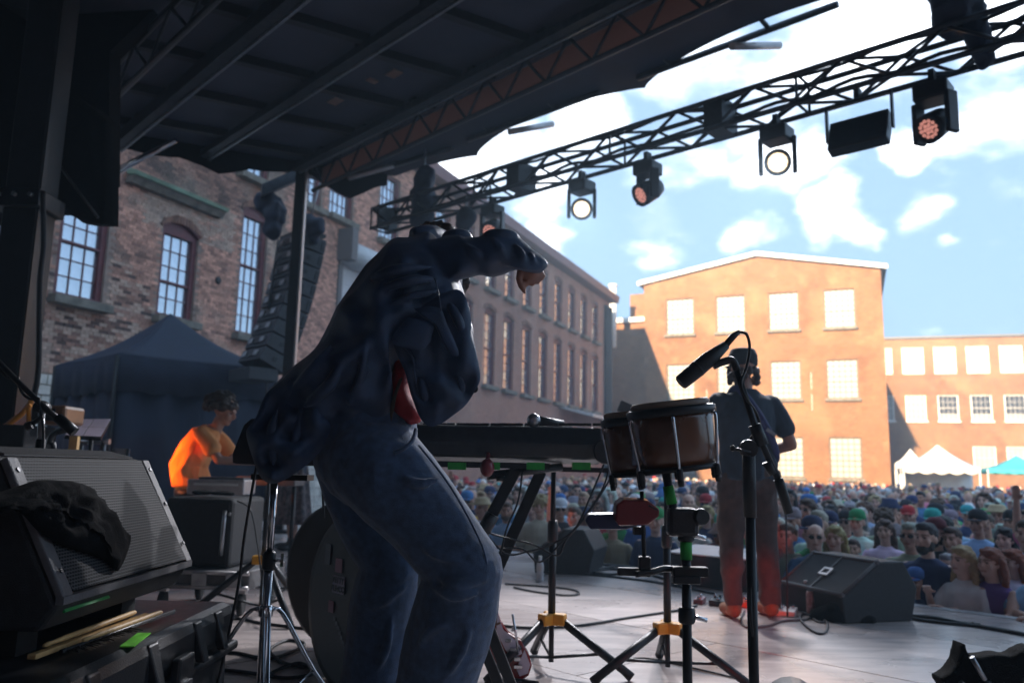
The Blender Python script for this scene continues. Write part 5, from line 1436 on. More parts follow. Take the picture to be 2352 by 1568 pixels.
# --- amp on flight-case dolly, left middle ground
ap = thing('amplifier', 'tall black amplifier cabinet with a long handle on a wheeled case', 'amplifier', PF(500, 1385))
ya = 5.55; a0, a1 = P(382, 1140, ya), P(548, 1140, ya); zt_ = a0[2]; zb_ = P(470, 1300, ya)[2]
mb = MB(); mb.prism([np.array([a0[0], ya, zb_]), np.array([a1[0], ya - .1, zb_]), np.array([a1[0] + .06, ya + .42, zb_]), np.array([a0[0] + .06, ya + .5, zb_])], (0, 0, zt_ - zb_)); mb.build('cabinet', 'amp_black', ap, bevel=.03)
q = P(512, 1210, ya - .09); mb = MB(); mb.tube([P(517, 1172, ya - .1), P(514, 1200, ya - .115), P(510, 1240, ya - .115), P(507, 1275, ya - .1)], .014, 8); mb.build('handle', 'steel', ap)
mb = MB(); mb.lathe([(.012, 0), (.01, .006)], P(527, 1180, ya - .1), (0, -1, 0), 8); mb.build('stud', 'steel', ap)
fc = thing('flight_case_dolly', 'grey flight-case base on casters under the amplifier', 'case', PF(500, 1390))
zd = P(500, 1345, ya)[2]; c0 = np.array([a0[0] - .0, ya - .12, zd]); c1 = np.array([a1[0] + .16, ya - .16, zd])
mb = MB(); mb.prism([c0, c1, c1 + np.array([.06, .62, 0]), c0 + np.array([.06, .7, 0])], (0, 0, zb_ - zd - .004)); mb.build('tray', 'flightcase', fc, bevel=.01)
for z_ in (zd + .012, zb_ - .02):
    mb = MB(); mb.tube([c0 * np.array([1, 1, 0]) + UP * z_ - np.array([0, .01, 0]), c1 * np.array([1, 1, 0]) + UP * z_ - np.array([0, .01, 0])], .014, 6); mb.build('edge_extrusion', 'alu_pale', fc)
for f_ in (.18, .5, .85):
    q = lerp(c0, c1, f_); mb = MB(); mb.box(np.array([q[0], q[1] - .015, (zd + zb_) / 2]), (.1, .03, .09)); mb.build('butterfly_latch', 'steel', fc, bevel=.006)
for q in (c0 + np.array([.06, .06, 0]), c1 + np.array([-.06, .06, 0]), c0 + np.array([.1, .6, 0]), c1 + np.array([0, .55, 0])):
    r_ = max(.03, (zd - .02) / 2); mb = MB(); mb.lathe([(r_ * .8, -.02), (r_, -.012), (r_, .012), (r_ * .8, .02)], np.array([q[0], q[1], r_]), (1, .1, 0), 16); wl = mb.build('caster', 'rubber', fc)
    mb = MB(); mb.box(np.array([q[0], q[1], zd - .015]), (.06, .06, .03)); mb.build('caster_fork', 'steel', wl)
tw_ = MB(); blob(tw_, [P(470, 1130, ya + .1), P(500, 1131, ya + .08), P(520, 1133, ya + .1)], [(.09, .1, .022), (.1, .08, .02), (.06, .06, .016)], 14, 8, .5, 4)
o = tw_.build('towel', 'black_cloth', origin=P(490, 1135, ya)); tag(o, 'dark towel folded on top of the amplifier cabinet', 'towel'); r2 = o.modifiers.new('r', 'REMESH'); r2.mode = 'VOXEL'; r2.voxel_size = .012
# keyboards of the seated player
ek = thing('electric_piano', 'pale small keyboard in front of the orange-lit player', 'keyboard', PF(500, 1330))
ye = 6.55
q0, q1 = P(430, 1100, ye), P(562, 1100, ye)
mb = MB(); mb.box(np.array([(q0[0] + q1[0]) / 2, ye + .15, P(500, 1118, ye)[2]]), (q1[0] - q0[0], .3, px(34, ye))); mb.build('body', 'alu_pale', ek, bevel=.012)
mb = MB(); mb.box(np.array([(q0[0] + q1[0]) / 2 + .03, ye + .16, P(500, 1100, ye)[2]]), (q1[0] - q0[0] - .1, .26, .03)); mb.build('panel', 'trim_grey', ek, bevel=.006)
for k_ in range(20):
    mb = MB(); mb.box(np.array([lerp(q0[0] + .06, q1[0] - .04, k_ / 20), ye - .002, P(500, 1112, ye)[2]]), (.014, .02, .02)); mb.build('key', 'white_paint', ek)
for x in (q0[0] + .05, q1[0] - .05):
    mb = MB(); mb.tube([(x, ye + .15, 0.01), (x, ye + .15, P(500, 1134, ye)[2])], .02, 8); mb.build('leg', 'black_metal', ek)
ys = 7.5
sy = thing('synthesizer', 'grey synthesizer under the orange-lit player hands', 'keyboard', PF(600, 1290))
q0, q1 = P(556, 1090, ys), P(690, 1090, ys)
mb = MB(); mb.box(np.array([(q0[0] + q1[0]) / 2, ys, q0[2] - .05]), (q1[0] - q0[0], .34, .08)); mb.build('body', 'trim_grey', sy, bevel=.01)
for x in (q0[0] + .05, q1[0] - .05):
    mb = MB(); mb.tube([(x, ys, 0.01), (x, ys, q0[2] - .08)], .02, 8); mb.build('leg', 'black_metal', sy)
# stool
stl = thing('stool', 'dark stool under the orange-lit player', 'stool', (*P(460, 1100, 7.35)[:2], 0))
q = np.array([*P(452, 1120, 7.4)[:2], 0]); mb = MB(); mb.lathe([(.17, .66), (.19, .68), (.19, .73), (.16, .75)], q, UP, 20); mb.build('seat', 'black_plastic', stl)
for k_ in range(4):
    a_ = PI / 4 + k_ * PI / 2; d = np.array([math.cos(a_), math.sin(a_), 0]); mb = MB(); mb.tube([q + d * .1 + UP * .67, q + d * .2 + UP * .01], .013, 6); mb.build('leg', 'black_metal', stl)
# music stand, ladder stand, chair, hanging percussion, case and brown amp at the left
mu = thing('music_stand', 'music stand holding four lilac sheets of paper', 'music stand', (*P(215, 1050, 5.3)[:2], 0))
Yp = 5.3
cor4 = [P(148, 999, Yp - .12), P(232, 1003, Yp - .12), P(255, 962, Yp + .12), P(178, 962, Yp + .12)]
mb = MB(); mb.prism([c_ - UP * .012 for c_ in cor4], (0, 0, -.01)); dk = mb.build('desk', 'black_metal', mu)
for i in range(2):
    for j_ in range(2):
        f0, f1, g0, g1 = i * .5 + .01, i * .5 + .49, j_ * .5 + .01, j_ * .5 + .49
        bl = lambda f_, g_: lerp(lerp(cor4[0], cor4[1], f_), lerp(cor4[3], cor4[2], f_), g_)
        mb = MB(); mb.prism([bl(f0, g0), bl(f1, g0), bl(f1, g1), bl(f0, g1)], (0, 0, .002)); mb.build('sheet', 'paper', dk)
q = P(212, 985, Yp); b0 = np.array([q[0], q[1], 0]); mb = MB(); mb.tube([b0 + UP * .2, q - UP * .02], .014, 8); mb.build('tube', 'black_metal', mu); tripod(mu, b0, .25, .3, .2, 'black_metal', 'black_metal', .01)
ld = thing('pipe_rack', 'grey pipe rack with two cross bars behind the music stand', 'rack', (*P(215, 1100, 6.2)[:2], 0))
for x in (186, 238):
    t0 = P(x, 1012, 6.2); mb = MB(); mb.tube([np.array([t0[0], t0[1], .01]), t0], .022, 8); mb.build('upright', 'steel', ld)
for y in (1014, 1078):
    mb = MB(); mb.tube([P(184, y, 6.2), P(252, y, 6.2)], .022, 8); mb.build('cross_bar', 'steel', ld)
ch = thing('folding_chair', 'grey metal folding chair right of the music stand', 'chair', (*P(277, 1110, 6.6)[:2], 0))
for x in (262, 295):
    t0 = P(x, 1030, 6.6); mb = MB(); mb.tube([np.array([t0[0], t0[1] - .1, .01]), t0], .014, 8); mb.build('leg', 'steel', ch)
    mb = MB(); mb.tube([np.array([t0[0], t0[1] - .55, .01]), np.array([t0[0], t0[1] - .1, .45])], .014, 8); mb.build('leg', 'steel', ch)
q0, q1 = P(262, 1030, 6.6), P(295, 1030, 6.6)
mb = MB(); mb.box((q0 + q1) / 2 - UP * .07, (q1[0] - q0[0], .02, .14)); mb.build('backrest', 'alu_pale', ch, bevel=.006)
mb = MB(); mb.box(np.array([(q0[0] + q1[0]) / 2, q0[1] - .25, .46]), (q1[0] - q0[0], .38, .03)); mb.build('seat', 'steel', ch, bevel=.006)
bgk = thing('bass_guitar', 'pale bass guitar standing upright behind the foreground monitor', 'guitar', (*P(165, 1110, 5.0)[:2], 0.02))
mb = MB(); mb.tube([P(163, 1110, 5.0), P(166, 1024, 5.0)], .014, 8); mb.build('neck', 'wood_pale', bgk)
mb = MB(); mb.box(P(170, 1022, 5.0), (.05, .03, .11)); mb.build('headstock', 'wood_pale', bgk)
q = P(165, 1125, 5.0); mb = MB(); mb.prism([q + np.array([x, 0, z]) for x, z in ((-.05, .02), (-.09, -.06), (-.15, -.1), (-.13, -.3), (-.17, -.45), (0, -.52), (.17, -.45), (.13, -.3), (.15, -.12), (.08, -.05), (.05, .02))], (0, .05, 0)); mb.build('body', 'wood_brown', bgk, bevel=.008)
mb = MB(); mb.tube(smooth_path([P(176, 1092, 5), P(184, 1096, 5), P(182, 1106, 5), P(178, 1116, 5)], 4), .014, 8); mb.build('strap_loop', 'wood_pale', bgk)
gm = thing('microphone_stand', 'bent black gooseneck microphone stand behind the foreground monitor', 'microphone stand', (*P(118, 1100, 4.4)[:2], 0))
p0 = P(122, 1060, 4.4); mb = MB(); mb.tube(smooth_path([np.array([p0[0], p0[1], .02]), p0, P(114, 1020, 4.4), P(120, 1000, 4.4), P(136, 988, 4.4)], 5), .015, 8); mb.build('tube', 'black_metal', gm)
mb = MB(); mb.tube([P(132, 990, 4.4), P(165, 980, 4.4)], [.02, .026], 10); mb.build('microphone', 'black_metal', gm)
mb = MB(); mb.lathe([(.14, 0), (.14, .02), (.05, .03)], np.array([p0[0], p0[1], 0]), UP, 18); mb.build('base', 'black_metal', gm)
bc = thing('black_road_case', 'large dark road case behind the boom stand at the left', 'case', (*P(70, 1100, 4.9)[:2], 0))
z1 = P(80, 976, 4.9)[2]; mb = MB(); mb.box((P(60, 1000, 4.9)[0] - .42, 5.05, z1 / 2), (.85, .35, z1)); mb.build('box', 'amp_black', bc, bevel=.015)
mb = MB(); mb.box((P(60, 1000, 4.9)[0] - .42, 4.872, z1 * .6), (.2, .02, .1)); mb.build('recessed_handle', 'steel', bc)
bh_ = thing('brown_amplifier', 'brown amplifier head standing on the dark road case', 'amplifier', P(110, 975, 5.1))
mb = MB(); q0, q1 = P(72, 974, 5.0), P(152, 930, 5.0); mb.box(np.array([(q0[0] + q1[0]) / 2, 5.12, (q0[2] + q1[2]) / 2]), (q1[0] - q0[0], .24, q1[2] - q0[2] - .004)); mb.build('cabinet', 'wood_brown', bh_, bevel=.02)
mb = MB(); mb.box(np.array([(q0[0] + q1[0]) / 2 - .03, 4.995, (q0[2] + q1[2]) / 2]), ((q1[0] - q0[0]) * .7, .012, (q1[2] - q0[2]) * .6)); mb.build('front_panel', 'black_plastic', bh_)
mb = MB(); mb.tube([P(66, 974, 4.98), P(66, 935, 4.98), P(72, 930, 4.98)], .014, 6); mb.build('strap', 'cable_orange', bh_)
pdt = thing('small_mixer', 'small silver mixer half hidden behind the black cloth at the left edge', 'mixer', PF(10, 1160, .92))
mb = MB(); mb.box(P(0, 1128, 2.95), (.2, .16, .05)); mb.build('housing', 'alu_pale', pdt, bevel=.006)
mb = MB(); mb.lathe([(.008, 0), (.007, .02)], P(22, 1110, 2.92), UP, 8); mb.build('knob', 'black_plastic', pdt)
rk = thing('mixer_table', 'dark road box under the small silver mixer', 'case', (-1.92, 3.2, 0))
mb = MB(); zt3 = P(0, 1128, 2.95)[2] - .027; mb.box((-1.9, 3.12, zt3 / 2), (.3, .4, zt3)); mb.build('box', 'amp_black', rk, bevel=.01)
mb = MB(); mb.box((-1.74, 3.12, zt3 * .7), (.02, .14, .06)); mb.build('recessed_handle', 'steel', rk)

# --- pedals, bottle, can, cloth and cables by the right wedge
def pedal(x, y, w_, d_, h_, m, knobs, label, rot=.5):
    q = PF(x, y); t = thing('effects_pedal', label, 'effects pedal', q, 'effects pedals at the guitarist feet')
    A = np.array([[math.cos(rot), -math.sin(rot), 0], [math.sin(rot), math.cos(rot), 0], [0, 0, 1.]])
    mb = MB(); mb.hexa([q + A.T @ np.array(k) for k in ((-w_ / 2, -d_ / 2, 0), (w_ / 2, -d_ / 2, 0), (w_ / 2, d_ / 2, 0), (-w_ / 2, d_ / 2, 0), (-w_ / 2, -d_ / 2, h_ * .7), (w_ / 2, -d_ / 2, h_ * .7), (w_ / 2, d_ / 2, h_), (-w_ / 2, d_ / 2, h_))]); mb.build('housing', m, t, bevel=.005)
    for k_ in range(knobs):
        mb = MB(); mb.lathe([(.011, 0), (.010, .022)], q + A.T @ np.array([(k_ + .5) / knobs * w_ * .9 - w_ * .45, d_ * .25, h_ * .92]), UP, 10); mb.build('knob', 'black_plastic' if k_ % 2 else 'chrome', t)
    mb = MB(); mb.lathe([(.014, 0), (.012, .018)], q + A.T @ np.array([0, -d_ * .28, h_ * .76]), UP, 10); mb.build('footswitch', 'chrome', t)
mat('pedal_orange', (.75, .12, .02), .45); mat('pedal_cream', (.68, .58, .42), .5); mat('pedal_white', (.66, .62, .58), .5)
pedal(1797, 1412, .19, .13, .055, 'pedal_white', 5, 'pale pedal with a row of knobs beside the guitarist right foot')
pedal(1716, 1393, .11, .12, .06, 'pedal_orange', 2, 'orange pedal between the guitarist shoes')
pedal(1652, 1390, .13, .12, .06, 'black_metal', 3, 'black pedal with chrome knobs left of the guitarist shoes')
pedal(1607, 1385, .07, .11, .05, 'red_plastic', 1, 'small dark red pedal farthest left of the guitarist')
pedal(1760, 1372, .10, .1, .05, 'blue_plastic', 2, 'dark blue pedal half hidden behind the guitarist legs')
def bottle(x, y, r_, h_, label, m='clear_plastic', can=False, z0=0.):
    q = PF(x, y, z0); t = thing('drink_can' if can else 'water_bottle', label, 'can' if can else 'bottle', q)
    if can:
        mb = MB(); mb.lathe([(r_ * .8, 0), (r_, .012), (r_, h_ * .9), (r_ * .78, h_)], q, UP, 18); mb.build('body', m, t)
        mb = MB(); mb.lathe([(r_ * .8, h_ + .001), (r_ * .82, h_ + .005)], q, UP, 18); mb.build('lid', 'chrome', t)
    else:
        mb = MB(); mb.lathe([(r_ * .9, 0), (r_, .01), (r_, h_ * .3), (r_ * .94, h_ * .35), (r_, h_ * .4), (r_, h_ * .65), (r_ * .45, h_ * .86), (r_ * .42, h_ * .9)], q, UP, 16); mb.build('body', m, t)
        mb = MB(); mb.lathe([(r_ * .46, h_ * .9), (r_ * .46, h_)], q, UP, 12); mb.build('cap', 'white_paint', t)
        mb = MB(); mb.lathe([(r_ * 1.01, h_ * .42), (r_ * 1.015, h_ * .44), (r_ * 1.015, h_ * .6), (r_ * 1.01, h_ * .62)], q, UP, 16); mb.build('label_band', 'alu_pale', t)
mat('can_art', (.36, .20, .19), .35, .4, .6, 30)
bottle(1853, 1405, .034, .225, 'clear water bottle standing against the badge monitor')
bottle(1864, 1412, .034, .165, 'tall printed drink can in front of the water bottle', 'can_art', True)
bottle(1240, 1334, .034, .22, 'small clear bottle in front of the far floor monitor')
tw2 = MB(); blob(tw2, [PF(1905, 1420) + UP * .03, PF(1935, 1425) + UP * .04, PF(1965, 1425) + UP * .025], [(.14, .12, .07), (.14, .13, .09), (.12, .12, .06)], 16, 10, .5, 8)
o = tw2.build('black_jacket', 'black_cloth', origin=PF(1935, 1425)); tag(o, 'dark cloth heaped at the foot of the badge monitor', 'cloth'); r2 = o.modifiers.new('r', 'REMESH'); r2.mode = 'VOXEL'; r2.voxel_size = .015
def cable(label, pts, r_=.0065, m='cable_black', k_=8, z=None):
    q = smooth_path([PF(x, y, r_) for x, y in pts], k_); mb = MB(); mb.tube(q, r_, 6); o = mb.build('stage_cable', m, origin=q[0]); tag(o, label, 'cable', 'cables lying on the stage floor')
cable('cable curling in loops in front of the badge monitor', [(1710, 1402), (1702, 1425), (1718, 1440), (1760, 1437), (1800, 1425), (1850, 1422), (1862, 1412), (1842, 1410), (1840, 1424), (1870, 1450), (1895, 1452), (1900, 1430), (1880, 1412), (1862, 1405), (1868, 1420), (1885, 1428), (1893, 1422), (1860, 1400), (1830, 1395)], .008, 'cable_grey' if 'cable_grey' in MATS else mat('cable_grey', (.07, .06, .06), .6))
cable('black cable running from the coil to the right edge', [(1985, 1402), (2040, 1402), (2090, 1412), (2150, 1418), (2220, 1432), (2300, 1446), (2420, 1468)], .012)
cable('second black cable beside the one running right', [(2000, 1412), (2050, 1408), (2110, 1422), (2180, 1430), (2260, 1438), (2330, 1450), (2420, 1470)], .011)
for i, (x, y, rr_) in enumerate(((2008, 1402, .13), (2004, 1403, .11))):
    c_ = PF(x, y); q = [c_ + np.array([math.cos(a_) * rr_ * 1.1, math.sin(a_) * rr_, .012 + i * .018]) for a_ in np.linspace(0, 2 * PI, 28)]
    mb = MB(); mb.tube(q, .011, 6); o = mb.build('cable_coil', 'cable_black', origin=c_); tag(o, ('lower' if i == 0 else 'upper') + ' turn of the coiled cable right of the badge monitor', 'cable', 'coiled cable turns')
cable('long cable crossing the floor behind the yellow-collared stands', [(1090, 1425), (1200, 1440), (1330, 1435), (1440, 1418), (1560, 1400), (1600, 1390)], .009)
cable('thin dark cable looping left of centre floor', [(1160, 1340), (1240, 1345), (1310, 1352), (1330, 1362), (1300, 1366), (1230, 1358), (1180, 1348)], .008)
cable('cable along the far stage edge', [(1330, 1300), (1380, 1296), (1450, 1302), (1520, 1316), (1580, 1322), (1640, 1330)], .014)
cable('tangled cable beside the far floor monitor', [(1335, 1312), (1400, 1306), (1440, 1312), (1400, 1318), (1360, 1312), (1420, 1300), (1500, 1320), (1560, 1340)], .012)
cable('cable winding below the low flat speaker', [(1345, 1318), (1420, 1325), (1500, 1335), (1580, 1350), (1640, 1362)], .01)
cable('cable crossing the floor under the left tripod', [(460, 1440), (540, 1420), (600, 1430), (680, 1440), (760, 1450)], .009)
cable('upper cable in the tangle by the chrome stand', [(470, 1500), (540, 1498), (610, 1512), (660, 1500), (700, 1478), (660, 1470), (620, 1492), (650, 1520), (700, 1530)], .009)
cable('lower cable in the tangle by the chrome stand', [(460, 1535), (540, 1540), (600, 1548), (660, 1556), (720, 1545), (690, 1522), (640, 1536), (600, 1560)], .009)
cable('cable under the amplifier dolly', [(560, 1290), (600, 1310), (580, 1340), (640, 1350), (700, 1340)], .008)
cable('thin line lying in front of the bongo stand', [(1400, 1522), (1480, 1510), (1600, 1535), (1700, 1558)], .005)
# cables dropping from the pad and the left stand
for nm, pts, Y in (('cable hanging from the sampling pad to the floor', [(590, 1066), (578, 1130), (560, 1240), (548, 1340), (520, 1480), (492, 1600)], 2.85), ('thin cable hanging behind the performer leg', [(740, 1068), (741, 1120), (744, 1190)], 3.2), ('thin cable dropping beside the wheeled amplifier', [(545, 1150), (575, 1170), (590, 1240), (600, 1320), (606, 1400)], 5.3)):
    q = smooth_path([P(x, y, Y) for x, y in pts], 6); mb = MB(); mb.tube(q, .005, 6); o = mb.build('hanging_lead', 'cable_black', origin=q[-1]); tag(o, nm, 'cable')
mb = MB(); mb.box(PF(2232, 1433) + UP * .008, (.07, .04, .015)); mb.box(PF(2242, 1436) + UP * .014, (.03, .05, .012)); tag(mb.build('tape_scrap', 'black_plastic', origin=PF(2235, 1434)), 'small dark scrap of tape on the floor near the stage edge', 'scrap')
# black gloves-like cloth peaks on a stand at the lower right
ck = thing('covered_stand', 'black cloth-covered stand top at the lower right corner', 'stand', (*P(2280, 1600, 2.0)[:2], 0))
Yk = 2.0
mb = MB(); mb.tube([np.array([*P(2262, 1560, Yk)[:2], .02]), P(2262, 1560, Yk)], .014, 8); mb.build('tube', 'black_metal', ck)
pk_ = [(2215, 1470), (2232, 1510), (2262, 1508), (2300, 1502), (2330, 1508), (2350, 1495), (2385, 1480), (2400, 1600), (2300, 1620), (2190, 1600), (2160, 1560), (2190, 1545), (2208, 1515)]
mb = MB(); mb.prism([P(x, y, Yk) for x, y in pk_], (0, .06, 0)); o = mb.build('cloth_cover', 'black_cloth', ck); o.modifiers.new('r', 'REMESH').mode = 'VOXEL'; o.modifiers['r'].voxel_size = .008; s_ = o.modifiers.new('s', 'SMOOTH'); s_.iterations = 5
for a_, b_ in (((2232, 1508), (2262, 1560)), ((2205, 1565), (2222, 1580)), ((2350, 1560), (2385, 1575))):
    mb = MB(); mb.tube([P(*a_, Yk - .012), P(*b_, Yk - .012)], .006, 8); mb.build('rod', 'steel', ck)
tripod(ck, np.array([*P(2262, 1560, Yk)[:2], 0]), .25, .3, .5, 'black_metal', 'black_metal')
# unseen-side lamps that colour the players: one orange, one red LED lamp standing on the deck
def floor_lamp(name, label, pos, aim, colr, power, m, size=R(40)):
    t = thing(name, label, 'stage light', (pos[0], pos[1], 0))
    d = unit(np.asarray(aim) - pos)
    mb = MB(); mb.lathe([(.05, -.18), (.09, -.12), (.1, 0)], pos, d, 18); h_ = mb.build('housing', 'black_plastic', t)
    mb = MB(); mb.lathe([(.09, 0), (.088, .006)], pos, d, 18); mb.build('lens', m, h_)
    s_ = unit(np.cross(d, UP))
    for sg in (-1, 1):
        mb = MB(); mb.tube([pos + s_ * sg * .115, np.array([*(pos + s_ * sg * .115)[:2], 0.01])], .01, 6); mb.build('bracket', 'black_metal', t)
    ld_ = bpy.data.lights.new(name + '_beam', 'SPOT'); ld_.energy = power; ld_.color = colr; ld_.spot_size = size; ld_.spot_blend = .6; ld_.shadow_soft_size = .08
    lo = bpy.data.objects.new('beam', ld_); col.objects.link(lo); lo.parent = t; lo.location = pos + d * .03 - wloc(t); lo.rotation_euler = Vector(d).to_track_quat('-Z', 'Y').to_euler()
floor_lamp('floor_light', 'orange LED lamp on the deck beyond the left edge of the picture', np.array([-4.7, 6.6, 1.2]), P(440, 1060, 7.4), (1, .2, .015), 66, 'led_orange', R(19))
floor_lamp('floor_light', 'red LED lamp on the deck near the camera right of the picture', np.array([1.08, 3.2, .13]), P(1725, 1360, 5.85), (1, .05, .02), 14, 'led_red', R(15))
# ------------------------------------------------------------------ people
def skin_mat(name, c, objcol=False):
    m = mat(name, c, .5, 0, .1, 25, .1, 150)
    n, l = m.node_tree.nodes, m.node_tree.links; b = n['Principled BSDF']
    src = b.inputs['Base Color'].links[0].from_socket
    at = n.new('ShaderNodeAttribute'); at.attribute_name = 'Face'
    x = n.new('ShaderNodeMix'); x.data_type = 'RGBA'; x.blend_type = 'MULTIPLY'; x.inputs['Factor'].default_value = 1
    l.new(src, x.inputs['A']); l.new(at.outputs['Color'], x.inputs['B']); last = x.outputs['Result']
    if objcol:
        oi = n.new('ShaderNodeObjectInfo'); y = n.new('ShaderNodeMix'); y.data_type = 'RGBA'; y.blend_type = 'MULTIPLY'; y.inputs['Factor'].default_value = 1
        l.new(last, y.inputs['A']); l.new(oi.outputs['Color'], y.inputs['B']); last = y.outputs['Result']
    l.new(last, b.inputs['Base Color']); b.inputs['Subsurface Weight'].default_value = .0
    return m
skin_mat('skin_face', (.40, .21, .145)); skin_mat('skin_crowd', (.95, .95, .95), True)
mat('cloth_crowd', (.95, .95, .95), .85, 0, .12, 9, .3, 60, objcol=True)
mat('hair_crowd', (.95, .95, .95), .6, 0, .35, 40, .6, 120, objcol=True)
mat('glasses', (.01, .01, .012), .12)
def realise(mb, name, voxel, smooth=3, noise_amp=0., nscale=12., aniso=(1, 1, 1), face=None, ridge=0.):
    me = mb.mesh(name + '_src'); o = bpy.data.objects.new(name + '_src', me); col.objects.link(o)
    r_ = o.modifiers.new('r', 'REMESH'); r_.mode = 'VOXEL'; r_.voxel_size = voxel; r_.use_smooth_shade = True
    if smooth:
        s_ = o.modifiers.new('s', 'SMOOTH'); s_.iterations = smooth; s_.factor = .5
    dg = bpy.context.evaluated_depsgraph_get(); out_ = bpy.data.meshes.new_from_object(o.evaluated_get(dg)); out_.name = name
    bpy.data.objects.remove(o); bpy.data.meshes.remove(me)
    n = len(out_.vertices); co = np.empty(n * 3); out_.vertices.foreach_get('co', co); co = co.reshape(-1, 3)
    if noise_amp:
        nr = np.empty(n * 3); out_.vertices.foreach_get('normal', nr); nr = nr.reshape(-1, 3)
        a_ = np.asarray(aniso)
        d = np.array([noise.noise(Vector(q * a_ * nscale)) + .5 * noise.noise(Vector(q * a_ * nscale * 2.3 + 5)) for q in co])
        if ridge:                                   # sharp cloth creases
            w_ = np.array([[noise.noise(Vector(q * 3 + k_)) for k_ in (0, 11, 23)] for q in co]) * .35
            d2 = np.array([(1 - 2.2 * abs(noise.noise(Vector((q + 0.12 * ww_) * a_ * nscale * .8 + 3)))) * max(0, .5 + noise.noise(Vector(q * 3.1 + 7))) for q, ww_ in zip(co, w_)])
            co = co + nr * (np.clip(d2, -.6, 1) * ridge)[:, None]
        co = co + nr * (d * noise_amp)[:, None]; out_.vertices.foreach_set('co', co.ravel())
    if face is not None:
        at = out_.color_attributes.new('Face', 'FLOAT_COLOR', 'POINT'); cc = np.ones((n, 4)); cc[:, :3] = face(co); at.data.foreach_set('color', cc.ravel())
    out_.polygons.foreach_set('use_smooth', [True] * len(out_.polygons)); out_.update()
    return out_
def put(me, name, m, parent=None, loc=(0, 0, 0)):
    me.materials.clear(); me.materials.append(MATS[m] if isinstance(m, str) else m)
    o = bpy.data.objects.new(name, me); col.objects.link(o); o.location = loc
    if parent is not None: o.parent = parent
    return o
def plain_face(co):
    return np.ones((len(co), 3))
def jt(mb, pts, rad, n=12):
    mb.tube(smooth_path(pts, 4) if len(pts) > 2 else pts, list(np.interp(np.linspace(0, len(pts) - 1, (len(pts) - 1) * 4 + 1), range(len(pts)), rad)) if len(pts) > 2 else rad, n)
    for p_, r_ in ((pts[0], rad[0]), (pts[-1], rad[-1])): mb.ell(p_, r_ * .98, n, 8)
def hand(mb, wrist, d, palm_n, side, curl=.5, sc=1.):
    """palm with four fingers of different length and a thumb from the side of the palm"""
    d = unit(d); pn = unit(palm_n - d * np.dot(palm_n, d)); s_ = np.cross(d, pn) * side
    mb.ell(wrist + d * .045 * sc, np.array([.042, .018, .05]) * sc, 10, 8, np.array([s_, pn, d]))
    for k_, (o_, L_) in enumerate(((.030, .070), (.011, .078), (-.009, .073), (-.028, .058))):
        b_ = wrist + d * .085 * sc + s_ * o_ * sc; q = [b_]; a_ = 0.
        for f_ in (.45, .3, .25):
            a_ += curl * (.9 + .1 * k_); q.append(q[-1] + (d * math.cos(a_) + pn * math.sin(a_)) * L_ * f_ * sc)
        mb.tube(q, [.0092 * sc, .0088 * sc, .008 * sc, .0065 * sc], 8); mb.ell(q[-1], .0068 * sc, 8, 6)
    b_ = wrist + d * .03 * sc + s_ * .034 * sc; q = [b_, b_ + (s_ * .6 + d * .5 + pn * .35) * .035 * sc, b_ + (s_ * .62 + d * .95 + pn * .5) * .06 * sc]
    mb.tube(q, [.012 * sc, .0105 * sc, .008 * sc], 8); mb.ell(q[-1], .0082 * sc, 8, 6)
def head(mb, c, fwd, up, sc=1.):
    f_ = unit(fwd); u_ = unit(up - f_ * np.dot(up, f_)); r_ = np.cross(f_, u_)
    A = np.array([r_, -f_, u_])
    L_ = lambda x, y, z: c + (r_ * x - f_ * y + u_ * z) * sc
    mb.ell(L_(0, .01, .03), np.array([.076, .097, .092]) * sc, 16, 12, A); mb.ell(L_(0, -.025, -.045), np.array([.058, .066, .072]) * sc, 14, 10, A)
    mb.ell(L_(0, -.07, -.085), np.array([.028, .026, .024]) * sc, 10, 8, A); mb.ell(L_(0, -.097, -.012), np.array([.0135, .024, .028]) * sc, 8, 8, A)
    mb.ell(L_(0, -.078, .028), np.array([.05, .02, .014]) * sc, 10, 8, A); mb.ell(L_(0, -.083, -.058), np.array([.026, .014, .013]) * sc, 10, 8, A)
    for s_ in (-1, 1):
        mb.ell(L_(.078 * s_, .01, -.01), np.array([.011, .024, .033]) * sc, 8, 8, A); mb.ell(L_(.042 * s_, -.062, -.025), np.array([.026, .024, .03]) * sc, 8, 8, A)
    return r_, -f_, u_
def face_cols(c, r_, b_, u_, sc=1.):
    def fn(co):
        d = (co - c) / sc; x, y, z = d @ r_, d @ b_, d @ u_
        o_ = np.ones((len(co), 3)); front = y < -.03
        for s_ in (-1, 1):
            e = ((x - s_ * .032) / .015) ** 2 + ((z - .008) / .008) ** 2; o_[front & (e < 1)] = (.12, .10, .10)
            e = ((x - s_ * .034) / .022) ** 2 + ((z - .03) / .006) ** 2; o_[front & (e < 1)] = (.35, .28, .25)
        e = (x / .026) ** 2 + ((z + .058) / .007) ** 2; o_[front & (e < 1)] = (.6, .34, .33)
        return o_
    return fn
